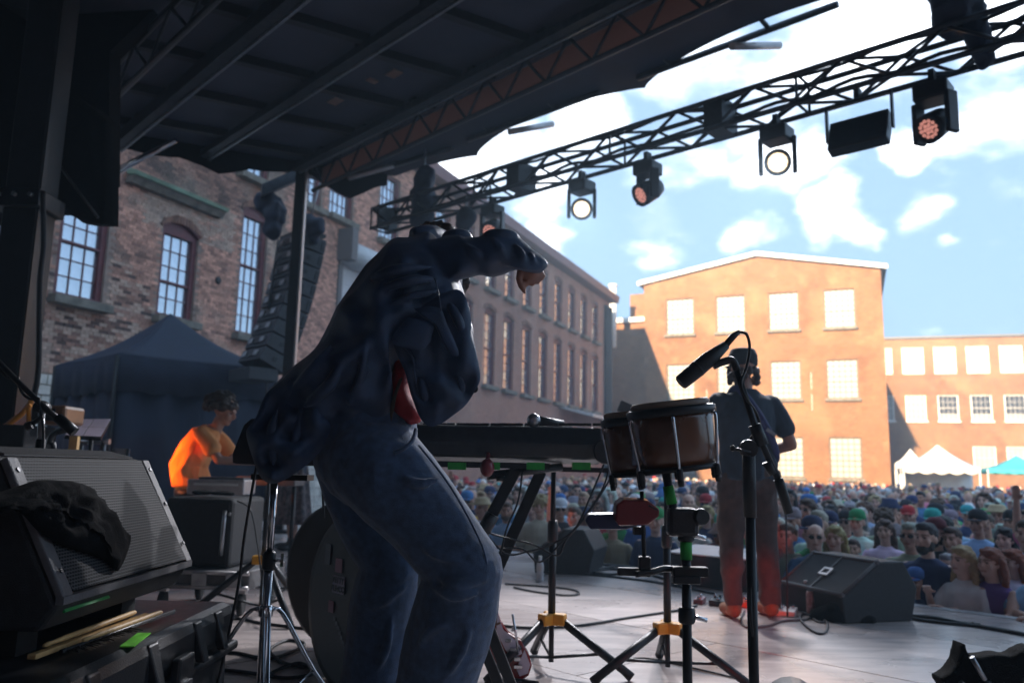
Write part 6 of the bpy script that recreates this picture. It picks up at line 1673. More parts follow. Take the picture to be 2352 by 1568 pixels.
def pillow(mb, outline, c2, Y, depth, rings=12, bulge_back=1., k=4, wob=.0, expo=.5, seed=0):
    """an outline given in the picture plane at depth Y, inflated to a body with real thickness"""
    ol = smooth_path([np.array([x, y, 0.]) for x, y in outline] + [np.array([*outline[0], 0.])], k)[:-1]
    n = len(ol); vf, vb = [], []
    for side, lst in ((-1, vf), (1, vb)):
        for i in range(rings + 1):
            f_ = i / rings
            for q in ol:
                x, y = c2[0] + (q[0] - c2[0]) * f_, c2[1] + (q[1] - c2[1]) * f_
                h_ = depth * (max(0, 1 - f_ ** 2)) ** expo * (1 if side < 0 else bulge_back)
                w_ = wob * noise.noise(Vector((x * .02 + seed, y * .02, seed))) * (1 - f_ ** 6)
                lst.append(P(x, y, Y + side * h_ + w_))
    for lst, flip in ((vf, False), (vb, True)):
        fs = []
        for i in range(rings):
            for k_ in range(n):
                a_ = (i * n + k_, (i + 1) * n + k_, (i + 1) * n + (k_ + 1) % n, i * n + (k_ + 1) % n); fs.append(a_ if flip else a_[::-1])
        mb.add(lst, fs, True)

# --- the bent-over performer
Yp = 2.6
K = Yp / F
pf = MB()
hc_ = P(1006, 598, 2.84)
jt(pf, [P(835, 1020, 2.62), P(870, 900, 2.62), P(930, 730, 2.64), P(990, 610, 2.68)], [.13, .12, .125, .07])
jt(pf, [P(985, 610, 2.70), hc_ + np.array([-.01, -.02, .02])], [.055, .052])
hr, hb, hu = head(pf, hc_, np.array([.55, .5, -.55]), np.array([.25, .3, .8]))
jt(pf, [P(1000, 605, 2.58), P(1090, 590, 2.56), P(1168, 582, 2.56)], [.04, .038, .034]); jt(pf, [P(1168, 582, 2.56), P(1215, 610, 2.58)], [.034, .028])
pf.ell(P(1214, 626, 2.57), (.036, .028, .032), 12, 8); pf.ell(P(1232, 620, 2.58), (.022, .026, .02), 12, 8)
for pts, rr_ in (([(1196, 618), (1191, 640), (1196, 658), (1205, 671)], [.013, .011, .0095, .0075]), ([(1208, 628), (1212, 646), (1206, 656), (1200, 652)], [.0115, .0105, .009, .0075]), ([(1220, 628), (1228, 645), (1221, 655), (1214, 650)], [.011, .010, .0088, .0072]), ([(1231, 626), (1240, 640), (1234, 650), (1226, 646)], [.0105, .0098, .0085, .007]), ([(1240, 622), (1249, 633), (1244, 642), (1237, 640)], [.0095, .0088, .0076, .0065])):
    pf.tube([P(x, y, 2.555 + (x - 1200) * .0006) for x, y in pts], rr_, 8); pf.ell(P(*pts[-1], 2.555 + (pts[-1][0] - 1200) * .0006), rr_[-1], 8, 6)
jt(pf, [P(1000, 640, 2.82), P(1030, 760, 2.9), P(1010, 860, 3.0)], [.055, .045, .035]); hand(pf, P(1010, 860, 3.0), np.array([.1, .3, -1]), np.array([1, 0, 0.]), -1, .5)
kneeR, kneeL = P(1072, 1308, 2.52), P(895, 1292, 2.76)
ankR = P(955, 1712, 2.62); ankL = P(850, 1690, 2.82)
jt(pf, [P(860, 1050, 2.56), P(970, 1170, 2.54), kneeR], [.10, .085, .062]); jt(pf, [kneeR, P(1030, 1460, 2.56), ankR], [.058, .055, .042])
jt(pf, [P(820, 1050, 2.72), P(850, 1180, 2.75), kneeL], [.10, .08, .06]); jt(pf, [kneeL, P(880, 1450, 2.79), ankL], [.056, .052, .04])
me = realise(pf, 'person', .0065, 2, face=face_cols(hc_, hr, hb, hu))
perf = put(me, 'person', 'skin_shade'); tag(perf, 'performer in a dark jacket and jeans bent forward with one arm stretched out', 'person')
def skin2(me): pass
# shoes
for a_, d_ in ((ankR, np.array([.9, -.3, 0])), (ankL, np.array([.9, .1, 0]))):
    f0 = np.array([a_[0], a_[1], 0]); d_ = unit(d_); mb = MB()
    mb.ell(f0 + UP * .045 - d_ * .03, (.075, .048, .045), 12, 8, np.array([d_, np.cross(UP, d_), UP])); mb.ell(f0 + UP * .04 + d_ * .09, (.10, .046, .038), 12, 8, np.array([d_, np.cross(UP, d_), UP])); jt(mb, [f0 + UP * .05, a_], [.05, .05])
    put(realise(mb, 'shoe', .008, 2), 'shoe', 'black_plastic', perf)
# trousers
tr = MB()
tr.ell(P(838, 1045, 2.64), (.165, .155, .145), 18, 12)
jt(tr, [P(858, 1055, 2.57), P(915, 1120, 2.54), P(985, 1200, 2.52), P(1072, 1312, 2.50)], [.148, .143, .124, .110], 20)
jt(tr, [P(1072, 1312, 2.50), P(1050, 1380, 2.53), P(1026, 1470, 2.56), P(1000, 1568, 2.58), P(960, 1730, 2.62)], [.108, .126, .128, .118, .12], 20)
jt(tr, [P(815, 1060, 2.74), P(838, 1160, 2.76), P(868, 1230, 2.77), P(898, 1292, 2.76)], [.135, .115, .105, .098], 20)
jt(tr, [P(898, 1292, 2.76), P(882, 1370, 2.78), P(868, 1460, 2.80), P(852, 1568, 2.81), P(842, 1700, 2.83)], [.094, .108, .106, .10, .11], 20)
jt(tr, [P(850, 985, 2.63), P(842, 1050, 2.63)], [.155, .16], 20)
def jfold(pts, r_): tr.tube(smooth_path([P(*q) for q in pts], 5), [r_ * max(.15, math.sin(PI * k_ / ((len(pts) - 1) * 5))) for k_ in range((len(pts) - 1) * 5 + 1)], 8)
for pts, r_ in (([(1000, 1322, 2.42), (1050, 1340, 2.385), (1120, 1330, 2.41)], .016), ([(990, 1345, 2.43), (1040, 1368, 2.385), (1110, 1362, 2.4)], .014), ([(960, 1240, 2.42), (1000, 1275, 2.39), (1060, 1290, 2.385)], .014), ([(900, 1090, 2.42), (960, 1110, 2.4), (1010, 1100, 2.42)], .014), ([(960, 1480, 2.45), (1000, 1440, 2.42), (1060, 1420, 2.42)], .014), ([(1080, 1420, 2.43), (1060, 1500, 2.43), (1010, 1570, 2.46)], .014), ([(840, 1330, 2.70), (880, 1340, 2.68), (940, 1320, 2.69)], .014), ([(830, 1400, 2.69), (880, 1380, 2.67), (935, 1345, 2.69)], .013), ([(900, 1400, 2.69), (890, 1480, 2.69), (850, 1560, 2.72)], .014)):
    jfold(pts, r_)
me = realise(tr, 'jeans', .0075, 3, .004, 8, (1.0, 1.0, .8), ridge=.008); put(me, 'jeans', 'denim', perf)
for pts in ([(1010, 1075), (1060, 1150), (1110, 1240), (1138, 1300)],):
    pass
# shirt
sh = MB(); pillow(sh, [(900, 810), (935, 830), (942, 880), (955, 930), (968, 966), (945, 972), (915, 960), (895, 930), (890, 870)], (922, 905), 2.56, .10, 10)
put(realise(sh, 'red_shirt', .007, 2, .009, 16, (1, 1, .7)), 'red_shirt', 'red_shirt', perf)
# jacket
jk = MB()
pillow(jk, [(985, 534), (940, 546), (900, 553), (866, 584), (835, 622), (802, 670), (770, 716), (742, 772), (716, 808), (688, 832), (650, 866), (613, 903), (618, 925), (630, 950), (680, 985), (760, 1010), (850, 1000), (905, 962), (900, 905), (908, 850), (940, 820), (1000, 830), (1060, 820), (1084, 770), (1074, 705), (1060, 655), (1040, 610), (1015, 562)], (890, 750), Yp, .185, 16, 1.15, wob=.05, seed=3)
def sleeve(mb, pts, rad):
    q = smooth_path(pts, 8); rr_ = np.interp(np.linspace(0, len(pts) - 1, len(q)), range(len(pts)), rad)
    rr_ = [r_ * (1 + .05 * math.sin(i * 1.5) + .04 * math.sin(i * .7 + 1)) for i, r_ in enumerate(rr_)]
    mb.tube(q, rr_, 22); mb.ell(q[0], rr_[0] * .98, 16, 10)
pillow(jk, [(960, 560), (1000, 549), (1035, 542), (1052, 541), (1064, 546), (1100, 545), (1130, 538), (1152, 533), (1172, 536), (1194, 549), (1217, 570), (1240, 586), (1256, 599), (1258, 612), (1240, 627), (1215, 625), (1190, 618), (1172, 622), (1150, 630), (1125, 634), (1105, 630), (1070, 640), (1030, 647), (990, 652)], (1105, 588), 2.55, .072, 14, 1.1, wob=.02, seed=5)
def fold(pts, r_): jk.tube(smooth_path([P(*q) for q in pts], 5), [r_ * max(.15, math.sin(PI * k_ / ((len(pts) - 1) * 5))) for k_ in range((len(pts) - 1) * 5 + 1)], 8)
for pts, r_ in (([(850, 640, 2.45), (920, 618, 2.42), (1000, 612, 2.46)], .016), ([(862, 672, 2.44), (930, 648, 2.41), (1005, 640, 2.45)], .015), ([(880, 702, 2.43), (945, 680, 2.41), (1010, 668, 2.44)], .013), ([(1060, 560, 2.5), (1090, 580, 2.475), (1120, 615, 2.5)], .014), ([(1130, 548, 2.5), (1150, 575, 2.48), (1165, 612, 2.5)], .013), ([(1185, 560, 2.5), (1200, 585, 2.49), (1205, 612, 2.51)], .012), ([(1215, 575, 2.52), (1226, 600, 2.51), (1222, 622, 2.53)], .01),
                ([(1025, 690, 2.45), (1050, 730, 2.43), (1070, 790, 2.45)], .014), ([(960, 850, 2.45), (975, 900, 2.44), (985, 960, 2.47)], .014), ([(1000, 850, 2.44), (1020, 900, 2.44), (1010, 955, 2.47)], .013), ([(1045, 850, 2.44), (1060, 890, 2.45), (1040, 935, 2.47)], .012), ([(760, 790, 2.45), (720, 850, 2.45), (660, 900, 2.5)], .018), ([(800, 800, 2.42), (760, 880, 2.43), (690, 940, 2.48)], .016), ([(840, 780, 2.41), (830, 860, 2.42), (800, 930, 2.46)], .016), ([(640, 930, 2.51), (625, 1000, 2.50), (630, 1080, 2.52)], .016), ([(690, 930, 2.5), (680, 1000, 2.5), (660, 1070, 2.52)], .014)):
    fold(pts, r_)
sleeve(jk, [P(1000, 640, 2.80), P(1030, 750, 2.90), P(1015, 830, 2.98)], [.09, .065, .05])
jk.ell(P(1050, 545, 2.6), (.05, .05, .022), 12, 8); jk.ell(P(1150, 545, 2.55), (.06, .05, .022), 12, 8)
jk.tube(smooth_path([P(950, 545, 2.62), P(985, 538, 2.66), P(1012, 545, 2.75), P(1030, 560, 2.85)], 4), .028, 10)
me = realise(jk, 'jacket', .0068, 2, .003, 8, (1.0, 1.0, 1.0), ridge=.008)
jko = put(me, 'jacket', 'jacket_wool', perf)
def panel(name, outline, c2, Y, dep, wob, seed):
    mb = MB(); pillow(mb, outline, c2, Y, dep, 16, 1.4, 6, wob, .35, seed)
    for i_ in range(len(mb.v)):
        q = np.array(mb.v[i_]); mb.v[i_] = tuple(q + np.array([0, -.012, 0]) * (1 - 2.2 * abs(noise.noise(Vector(q * np.array([9, 9, 4]) + seed)))))
    return mb.build(name, 'jacket_wool', jko)
panel('back_tail', [(660, 868), (613, 904), (590, 960), (567, 990), (575, 1030), (590, 1074), (604, 1100), (625, 1110), (650, 1104), (692, 1078), (730, 1045), (765, 985), (755, 900), (710, 850)], (675, 985), 2.53, .03, .07, 8)
panel('front_panel', [(902, 780), (912, 815), (930, 852), (944, 905), (964, 957), (986, 979), (1013, 973), (1040, 955), (1069, 931), (1090, 900), (1103, 872), (1099, 832), (1086, 768), (1076, 700), (1050, 665), (990, 690), (940, 730)], (1010, 820), 2.455, .02, .05, 14)
def flap(outline, c2, Y, d_, name, m='jacket_wool'):
    mb = MB(); pillow(mb, outline, c2, Y, d_, 6, 1., 3); o = mb.build(name, m, jko); return o
flap([(950, 707), (1008, 706), (1027, 745), (1053, 805), (1048, 818), (1031, 809), (1013, 778), (996, 744), (968, 726)], (1005, 745), 2.41, .012, 'pocket_flap')
flap([(935, 728), (992, 742), (992, 770), (975, 800), (940, 800), (898, 782)], (950, 765), 2.41, .014, 'pocket_flap')
mb = MB(); mb.tube(smooth_path([P(898, 784, 2.424), P(933, 800, 2.425), P(949, 828, 2.43), P(953, 866, 2.435), P(964, 897, 2.44), P(978, 908, 2.44)], 6), .0035, 6); mb.build('seam', 'jacket_wool', jko)
mb = MB(); mb.tube(smooth_path([P(1083, 775, 2.455), P(1093, 830, 2.455), P(1097, 872, 2.46), P(1064, 928, 2.455), P(1012, 968, 2.455), P(988, 974, 2.46), P(966, 954, 2.46)], 6), .003, 6); mb.build('hem', 'jacket_wool', jko)
mb = MB(); mb.tube(smooth_path([P(1000, 640, 2.41), P(1010, 690, 2.40), P(1013, 720, 2.41)], 5), .0022, 6); mb.build('seam', 'jacket_wool', jko)
for x, y in ((1091, 848), (1088, 893)):
    mb = MB(); mb.lathe([(.009, 0), (.013, .002), (.013, .005), (.010, .006), (.009, .004)], P(x, y, 2.462), (.35, -1, .1), 16); mb.build('button', 'black_metal', jko)
mb = MB(); pillow(mb, [(916, 872), (925, 868), (912, 905), (903, 950), (898, 968), (897, 930)], (910, 912), 2.455, .006, 4); mb.build('lining_edge', 'lining', jko)
# jeans side seam, pocket bag
mb = MB(); mb.tube(smooth_path([P(955, 985, 2.47), P(948, 1010, 2.43), P(930, 1028, 2.41), P(905, 1040, 2.41)], 5), .006, 8); mb.build('pocket_edge', 'denim', perf)
mb = MB(); mb.tube(smooth_path([P(962, 1022, 2.42), P(1030, 1110, 2.42), P(1090, 1215, 2.42), P(1118, 1295, 2.42), P(1108, 1400, 2.44), P(1065, 1560, 2.48)], 6), .0035, 6); mb.build('side_seam', 'denim', perf)
# hair: golden rim light painted as paler strands
hm_ = MB(); hm_.ell(hc_ + hu * .04 + hb * .025, (.09, .105, .088), 16, 12, np.array([hr, hb, hu]))
for k_ in range(26):
    a_ = random.uniform(0, 2 * PI); hm_.ell(hc_ + hr * .07 * math.cos(a_) + hb * (.03 + .06 * math.sin(a_)) + hu * random.uniform(-.02, .09), random.uniform(.02, .032), 8, 6)
for k_ in range(8): hm_.ell(P(1062 + random.uniform(-6, 8), 648 + random.uniform(-12, 14), 2.84), random.uniform(.014, .022), 8, 6)
hair = put(realise(hm_, 'hair', .008, 1, .012, 40), 'hair', 'hair_brown', perf)
st_ = MB()
for k_ in range(150):
    f_ = random.random(); b_ = P(955 + 60 * f_, 545 - 14 * math.sin(PI * f_) + random.uniform(0, 6), 2.74 + random.uniform(-.03, .08)); e = b_ + np.array([random.uniform(-.03, .03), random.uniform(-.03, .03), random.uniform(.005, .028)])
    st_.tube([b_, lerp(b_, e, .5) + np.array([random.uniform(-.006, .006), 0, .004]), e], [.0016, .0013, .0006], 4)
tag(st_.build('strands', 'hair_painted_rim', hair), kind='stuff')

# --- generic standing or seated figure in local space: faces -Y, feet at the origin
def figure(pose):
    J = dict(pel=(0, 0, .93), wai=(0, .0, 1.1), che=(0, .0, 1.3), nk=(0, .01, 1.44), hd=(0, -.01, 1.6))
    J.update(pose); return {k_: np.array(v, float) if not isinstance(v, (list, tuple)) or len(np.shape(v)) == 1 else v for k_, v in J.items()}
def body(J, arms, legs, hfwd=(0, -1, 0), hup=(0, 0, 1), curl=.4, fem=0.):
    mb = MB()
    jt(mb, [J['pel'], J['wai'], J['che'], J['nk'] - UP * .03], [.13, .115, .13, .06]); jt(mb, [J['nk'] - UP * .04, J['hd'] - np.asarray(hup) * .06], [.056, .052])
    fr_ = head(mb, J['hd'], np.array(hfwd, float), np.array(hup, float))
    for i, (s_, e, w_) in enumerate(arms):
        jt(mb, [s_ - UP * .015, lerp(s_, e, .5), e], [.046, .045, .038]); jt(mb, [e, lerp(e, w_, .4), w_], [.039, .036, .026])
        d = unit(w_ - e); hand(mb, w_, d, np.array([0, 0, -1.]) if abs(d[2]) < .7 else np.array([0, -1., 0]), 1 if i == 0 else -1, curl)
    for h_, k_, a_ in legs:
        jt(mb, [h_, k_], [.085, .055]); jt(mb, [k_, lerp(k_, a_, .35), a_], [.052, .053, .036]); mb.ell(a_ + np.array([0, -.06, -.05]), (.04, .11, .035), 10, 8)
    return mb, fr_
def top_garment(J, arms, sleeve_f=.95, full=False, fat=1., tank=False):
    mb = MB()
    mb.loft([[np.array(c) + np.array([math.cos(t) * rx, math.sin(t) * ry, 0]) for t in np.linspace(0, 2 * PI, 21)[:-1]] for c, rx, ry in
             ((J['pel'] - UP * .06, .175 * fat, .135 * fat), (J['wai'], .165 * fat, .13 * fat), (J['che'] - UP * .04, .178 * fat, .128 * fat), (J['che'] + UP * .05, .192, .118), (J['che'] + UP * .095, .185, .095), (J['nk'] - UP * .02, .115, .078), (J['nk'] + UP * .012, .07, .066))])
    for s_, e, w_ in arms:
        if tank:
            mb.ell(lerp(s_, J['nk'], .45) - UP * .01, (.05, .06, .04), 10, 8); continue
        q = e if not full else w_
        jt(mb, [s_ * np.array([.88, 1, 1]) - UP * .025, s_ - UP * .03, lerp(s_, e, sleeve_f)], [.06, .061, .07], 12)
        if full: jt(mb, [e, lerp(e, w_, .95)], [.054, .042], 12)
    return mb
def bottoms(J, legs, skirt=False, w=1.):
    mb = MB(); mb.ell(J['pel'] - UP * .02, (.17 * w, .135 * w, .13), 16, 10)
    for h_, k_, a_ in legs:
        jt(mb, [h_, lerp(h_, k_, .5), k_], [.10 * w, .09 * w, .07 * w], 14); jt(mb, [k_, a_ + UP * .02], [.07 * w, .058 * w], 14)
    return mb
def shoes(legs):
    o_ = []
    for h_, k_, a_ in legs:
        mb = MB(); mb.ell(np.array([a_[0], a_[1] - .0, .055]), (.048, .065, .055), 12, 8); mb.ell(np.array([a_[0], a_[1] - .1, .04]), (.047, .10, .04), 12, 8); jt(mb, [np.array([a_[0], a_[1], .06]), a_ + UP * .04], [.045, .045]); o_.append(mb)
    return o_
def at_body(root, x, y, z, rot, sc):
    root.location = (x, y, z); root.rotation_euler = (0, 0, rot); root.scale = (sc, sc, sc)

# --- guitarist, back to the camera (local +Y is his back)
J = figure(dict(hd=(0, -.03, 1.60), nk=(0, .0, 1.45)))
arms = [(np.array([-.19, .0, 1.39]), np.array([-.30, .03, 1.10]), np.array([-.12, -.24, 1.02])), (np.array([.19, .0, 1.39]), np.array([.27, -.10, 1.14]), np.array([.36, -.30, 1.20]))]
legs = [(np.array([.09, 0, .9]), np.array([.115, -.01, .5]), np.array([.125, .03, .09])), (np.array([-.09, 0, .9]), np.array([-.125, -.02, .5]), np.array([-.14, .0, .09]))]
mb, fr_ = body(J, arms, legs, (0.05, -1, -.15))
me = realise(mb, 'person', .008, 2, face=face_cols(J['hd'], *fr_)); gtr = put(me, 'person', 'skin_face')
tag(gtr, 'guitarist in a dark cap and tee seen from behind on the stage', 'person')
put(realise(top_garment(J, arms, .62, fat=1.12), 'tee_shirt', .009, 3, .003, 9, (1, 1, .6), ridge=.016), 'tee_shirt', mat('tee_dark', (.022, .034, .055), .85, 0, .3, 12, .3, 200), gtr)
put(realise(bottoms(J, legs, w=1.06), 'trousers', .009, 3, .004, 9, (1, 1, .9), ridge=.016), 'trousers', mat('trouser_brown', (.06, .035, .03), .85, 0, .3, 20, .3, 200), gtr)
for m_ in shoes(legs): put(realise(m_, 'shoe', .007, 2), 'shoe', mat('shoe_suede', (.22, .10, .05), .85, 0, .2, 20), gtr)
cp = MB(); hd = J['hd']; cp.lathe([(.094, .0), (.098, .03), (.094, .08), (.078, .115), (.03, .125)], hd + np.array([0, .005, .02]), UP, 22); co_ = put(realise(cp, 'cap', .007, 1), 'cap', mat('cap_dark', (.012, .016, .022), .85, 0, .3, 12, .3, 200), gtr)
mb = MB(); mb.ell(hd + np.array([0, -.12, .03]), (.075, .075, .01), 16, 6); mb.build('brim', 'cap_dark', co_)
hm_ = MB()
for k_ in range(60):
    a_ = random.uniform(-.5, PI + .5); hm_.ell(hd + np.array([.092 * math.cos(a_), .005 + .085 * math.sin(a_), random.uniform(-.10, .0)]), random.uniform(.014, .024), 8, 6)
put(realise(hm_, 'hair', .007, 1, .008, 45), 'hair', 'hair_brown', gtr)
stp = MB(); q = smooth_path([np.array([.10, -.10, 1.36]), np.array([.085, .03, 1.465]), np.array([.02, .13, 1.36]), np.array([-.08, .158, 1.18]), np.array([-.155, .10, 1.04]), np.array([-.19, -.02, .97]), np.array([-.17, -.18, .93])], 6)
stp.tube(q, [(.006, .032)] * len(q) if False else .024, 8); put(stp.mesh('strap'), 'strap', mat('strap_blue', (.02, .025, .12), .6), gtr)
mb = MB(); mb.box((-.085, .185, 1.17), (.07, .012, .02), np.array([unit([.7, 0, .5]), [0, 1, 0], unit([-.5, 0, .7])])); mb.build('strap_buckle', 'steel', gtr)
at_body(gtr, *((PF(1682, 1408) + PF(1768, 1424)) / 2)[:2], 0, R(188), 1.085)
# his guitar (held, so a thing of its own)
g2 = thing('guitar', 'dark semi-hollow guitar held by the guitarist, its edge showing at his hip', 'guitar', (0, 0, 0))
g2.location = gtr.location; g2.rotation_euler = gtr.rotation_euler; g2.scale = gtr.scale
def locpart(mb, name, m, parent, bevel=0.):
    me = mb.mesh(name); me.materials.append(MATS[m]); o = bpy.data.objects.new(name, me); col.objects.link(o); o.parent = parent
    if bevel: b_ = o.modifiers.new('b', 'BEVEL'); b_.width = bevel; b_.segments = 2
    return o
gb = [(-x_, z_) for x_, z_ in [(.02, 1.12), (.10, 1.10), (.16, 1.03), (.20, .98), (.28, .98), (.34, .92), (.345, .82), (.28, .75), (.18, .74), (.10, .80), (.05, .86), (-.03, .88), (-.08, .96), (-.05, 1.06)]]
mb = MB(); mb.prism([(x, -.26, z) for x, z in gb], (0, .06, 0)); locpart(mb, 'body', 'guitar_dark', g2, .01)
mb = MB(); mb.prism([(x * 1.0 + .004, -.268, z) for x, z in gb], (0, .007, 0)); locpart(mb, 'top', 'wood_brown', g2)
mb = MB(); mb.prism([(.03, -.275, 1.0), (.62, -.33, 1.30), (.63, -.33, 1.26), (.03, -.275, .94)], (0, .025, 0)); locpart(mb, 'neck', 'wood_brown', g2)
mb = MB(); mb.prism([(.61, -.34, 1.33), (.76, -.35, 1.39), (.79, -.35, 1.32), (.62, -.34, 1.25)], (0, .018, 0)); locpart(mb, 'headstock', 'guitar_dark', g2)
mb = MB(); mb.tube([(-.345, -.235, .86), (-.38, -.23, .8), (-.36, -.2, .4), (-.2, .1, .02)], .006, 6); locpart(mb, 'lead', 'cable_black', g2)

# --- seated keyboard player in an orange-lit tee, facing right (local -Y turned to +X)
J = figure(dict(pel=(0, .10, .76), wai=(0, .13, .92), che=(0, .06, 1.12), nk=(0, -.07, 1.27), hd=(0, -.14, 1.40)))
arms = [(np.array([-.18, -.02, 1.21]), np.array([-.22, -.20, .97]), np.array([-.13, -.44, .96])), (np.array([.18, -.02, 1.21]), np.array([.21, -.20, .97]), np.array([.10, -.46, .96]))]
legs = [(np.array([.09, .05, .74]), np.array([.11, -.38, .60]), np.array([.11, -.36, .09])), (np.array([-.09, .05, .74]), np.array([-.11, -.38, .60]), np.array([-.11, -.36, .09]))]
mb, fr_ = body(J, arms, legs, (0, -1, -.42), (0, -.42, 1), .7)
kp = put(realise(mb, 'person', .008, 2, face=face_cols(J['hd'], *fr_)), 'person', 'skin_face'); tag(kp, 'curly-haired keyboard player in an orange-lit tee sitting at the left', 'person')
tee = MB()
tee.loft([[np.array(c) + np.array([math.cos(t) * rx, math.sin(t) * ry * ca, math.sin(t) * ry * sa]) for t in np.linspace(0, 2 * PI, 21)[:-1]] for c, rx, ry, ca, sa in
          ((J['pel'] - UP * .02, .19, .15, 1, 0), (J['wai'], .185, .15, 1, .1), (J['che'] - UP * .02, .19, .14, .94, .3), (J['che'] + np.array([0, -.05, .08]), .175, .12, .9, .4), (J['nk'] - np.array([0, -.02, .02]), .075, .07, .9, .4))])
for s_, e, w_ in arms: tee.ell(s_ - UP * .01, .062, 12, 8); jt(tee, [s_ - UP * .01, lerp(s_, e, .6)], [.062, .07], 14)
put(realise(tee, 'tee_shirt', .009, 3, .003, 9, (1, 1, .8), ridge=.016), 'tee_shirt', mat('tee_painted_glow', (.86, .34, .11), .85, 0, .1, 10, .2, 150), kp)  # orange lamp glow is put into the base colour of a white tee
put(realise(bottoms(J, legs), 'trousers', .009, 3, .01, 10), 'trousers', 'denim', kp)
for m_ in shoes(legs): put(realise(m_, 'shoe', .007, 2), 'shoe', 'black_plastic', kp)
hm_ = MB(); hd = J['hd']
for k_ in range(110):
    a_, b_ = random.uniform(0, 2 * PI), random.uniform(-.25, 1.0); r_ = math.sqrt(max(0, 1 - b_ * b_))
    hm_.ell(hd + np.array([.118 * r_ * math.cos(a_), .04 + .125 * r_ * math.sin(a_), .045 + .12 * b_]), random.uniform(.022, .036), 8, 6)
put(realise(hm_, 'hair', .008, 1, .014, 38), 'hair', 'hair_brown', kp)
q = P(472, 1080, 7.4); at_body(kp, q[0] - .02, 7.42, .0, R(90), 1.03)

# --- player in a long printed skirt, mostly hidden behind the performer
J = figure({}); arms = [(np.array([.17, .0, 1.39]), np.array([.24, -.02, 1.12]), np.array([.12, -.22, 1.05])), (np.array([-.17, .0, 1.39]), np.array([-.24, -.02, 1.12]), np.array([-.10, -.22, 1.05]))]
legs = [(np.array([.08, 0, .9]), np.array([.085, -.02, .5]), np.array([.09, .0, .09])), (np.array([-.08, 0, .9]), np.array([-.085, -.02, .5]), np.array([-.09, .02, .09]))]
mb, fr_ = body(J, arms, legs)
sk = put(realise(mb, 'person', .009, 2, face=face_cols(J['hd'], *fr_)), 'person', 'skin_face'); tag(sk, 'player in a long dark printed skirt and boots standing behind the sampling pad', 'person')
put(realise(top_garment(J, arms, .9), 'blouse', .01, 3, .008, 10), 'blouse', 'tent_dark', sk)
mb = MB(); rings = []
for z, rr_ in ((1.02, .15), (.9, .18), (.7, .21), (.45, .25), (.30, .28)):
    rings.append([np.array([math.cos(t) * rr_ * (1 + .07 * math.sin(t * 9)), math.sin(t) * rr_ * .8 * (1 + .07 * math.sin(t * 9)), z]) for t in np.linspace(0, 2 * PI, 73)[:-1]])
mb.loft(rings); put(mb.mesh('skirt'), 'skirt', mat('skirt_print', (.10, .075, .075), .8, 0, .8, 22, c2=(.015, .015, .02)), sk)
for m_ in shoes(legs): put(realise(m_, 'boot', .008, 2), 'boot', 'black_plastic', sk)
hm_ = MB(); hm_.ell(J['hd'] + np.array([0, .03, .03]), (.095, .1, .1), 14, 10); hm_.ell(J['hd'] + np.array([0, .07, -.12]), (.08, .05, .16), 12, 8); put(realise(hm_, 'hair', .01, 1, .01, 30), 'hair', 'hair_brown', sk)
q = PF(668, 1262); at_body(sk, q[0], q[1], 0, R(-60), 1.0)
# ------------------------------------------------------------------ the crowd
def crowd_pose(kind):
    J = figure({}); hs_ = .175
    sR, sL = np.array([-hs_, 0, 1.38]), np.array([hs_, 0, 1.38])
    if kind == 'hang': arms = [(sR, np.array([-.24, .02, 1.1]), np.array([-.22, -.05, .86])), (sL, np.array([.24, .02, 1.1]), np.array([.22, -.05, .86]))]
    elif kind == 'lean': arms = [(sR, np.array([-.26, -.16, 1.20]), np.array([-.02, -.36, 1.20])), (sL, np.array([.26, -.16, 1.20]), np.array([.03, -.38, 1.215]))]
    elif kind == 'phone': arms = [(sR, np.array([-.22, -.12, 1.12]), np.array([-.10, -.30, 1.33])), (sL, np.array([.24, -.05, 1.1]), np.array([.06, -.28, 1.22]))]
    elif kind == 'cheer': arms = [(sR, np.array([-.30, -.06, 1.56]), np.array([-.26, -.12, 1.84])), (sL, np.array([.24, .02, 1.1]), np.array([.22, -.05, .86]))]
    else: arms = [(sR, np.array([-.25, -.08, 1.13]), np.array([.06, -.17, 1.12])), (sL, np.array([.25, -.08, 1.13]), np.array([-.06, -.19, 1.15]))]
    legs = [(np.array([-.08, 0, .9]), np.array([-.09, -.02, .5]), np.array([-.1, .0, .09])), (np.array([.08, 0, .9]), np.array([.09, -.02, .5]), np.array([.1, .02, .09]))]
    return J, arms, legs
HD = np.array([0, -.01, 1.6])
PB, PS = {}, {}
for kind in ('hang', 'lean', 'phone', 'cheer', 'fold'):
    J, arms, legs = crowd_pose(kind)
    mb, fr_ = body(J, arms, legs, (0, -1, .06))
    PB[kind] = realise(mb, 'person', .0125, 1, face=face_cols(J['hd'], *fr_)); PB[kind].materials.append(MATS['skin_crowd'])
    for gar, kw in (('tee', {}), ('tank', dict(tank=True)), ('long', dict(full=True))):
        me = realise(top_garment(J, arms, .8, fat=1.06, **kw), {'tee': 'tee_shirt', 'tank': 'tank_top', 'long': 'long_sleeve_top'}[gar], .015, 2, .008, 9, (1, 1, .6)); me.materials.append(MATS['cloth_crowd']); PS[kind, gar] = me
PT = realise(bottoms(J, legs), 'trousers', .02, 2); PT.materials.append(MATS['cloth_crowd'])
HR = {}
def hairmesh(nm, fn, amp=.008, vox=.011):
    mb = MB(); fn(mb); HR[nm] = realise(mb, 'hair' if nm in ('short', 'long', 'curly', 'bob') else nm, vox, 1, amp, 28) if nm in ('short', 'long', 'curly', 'bob', 'beard') else mb.mesh(nm)
    HR[nm].materials.append(MATS['hair_crowd' if nm in ('short', 'long', 'curly', 'bob', 'beard') else 'cloth_crowd'])
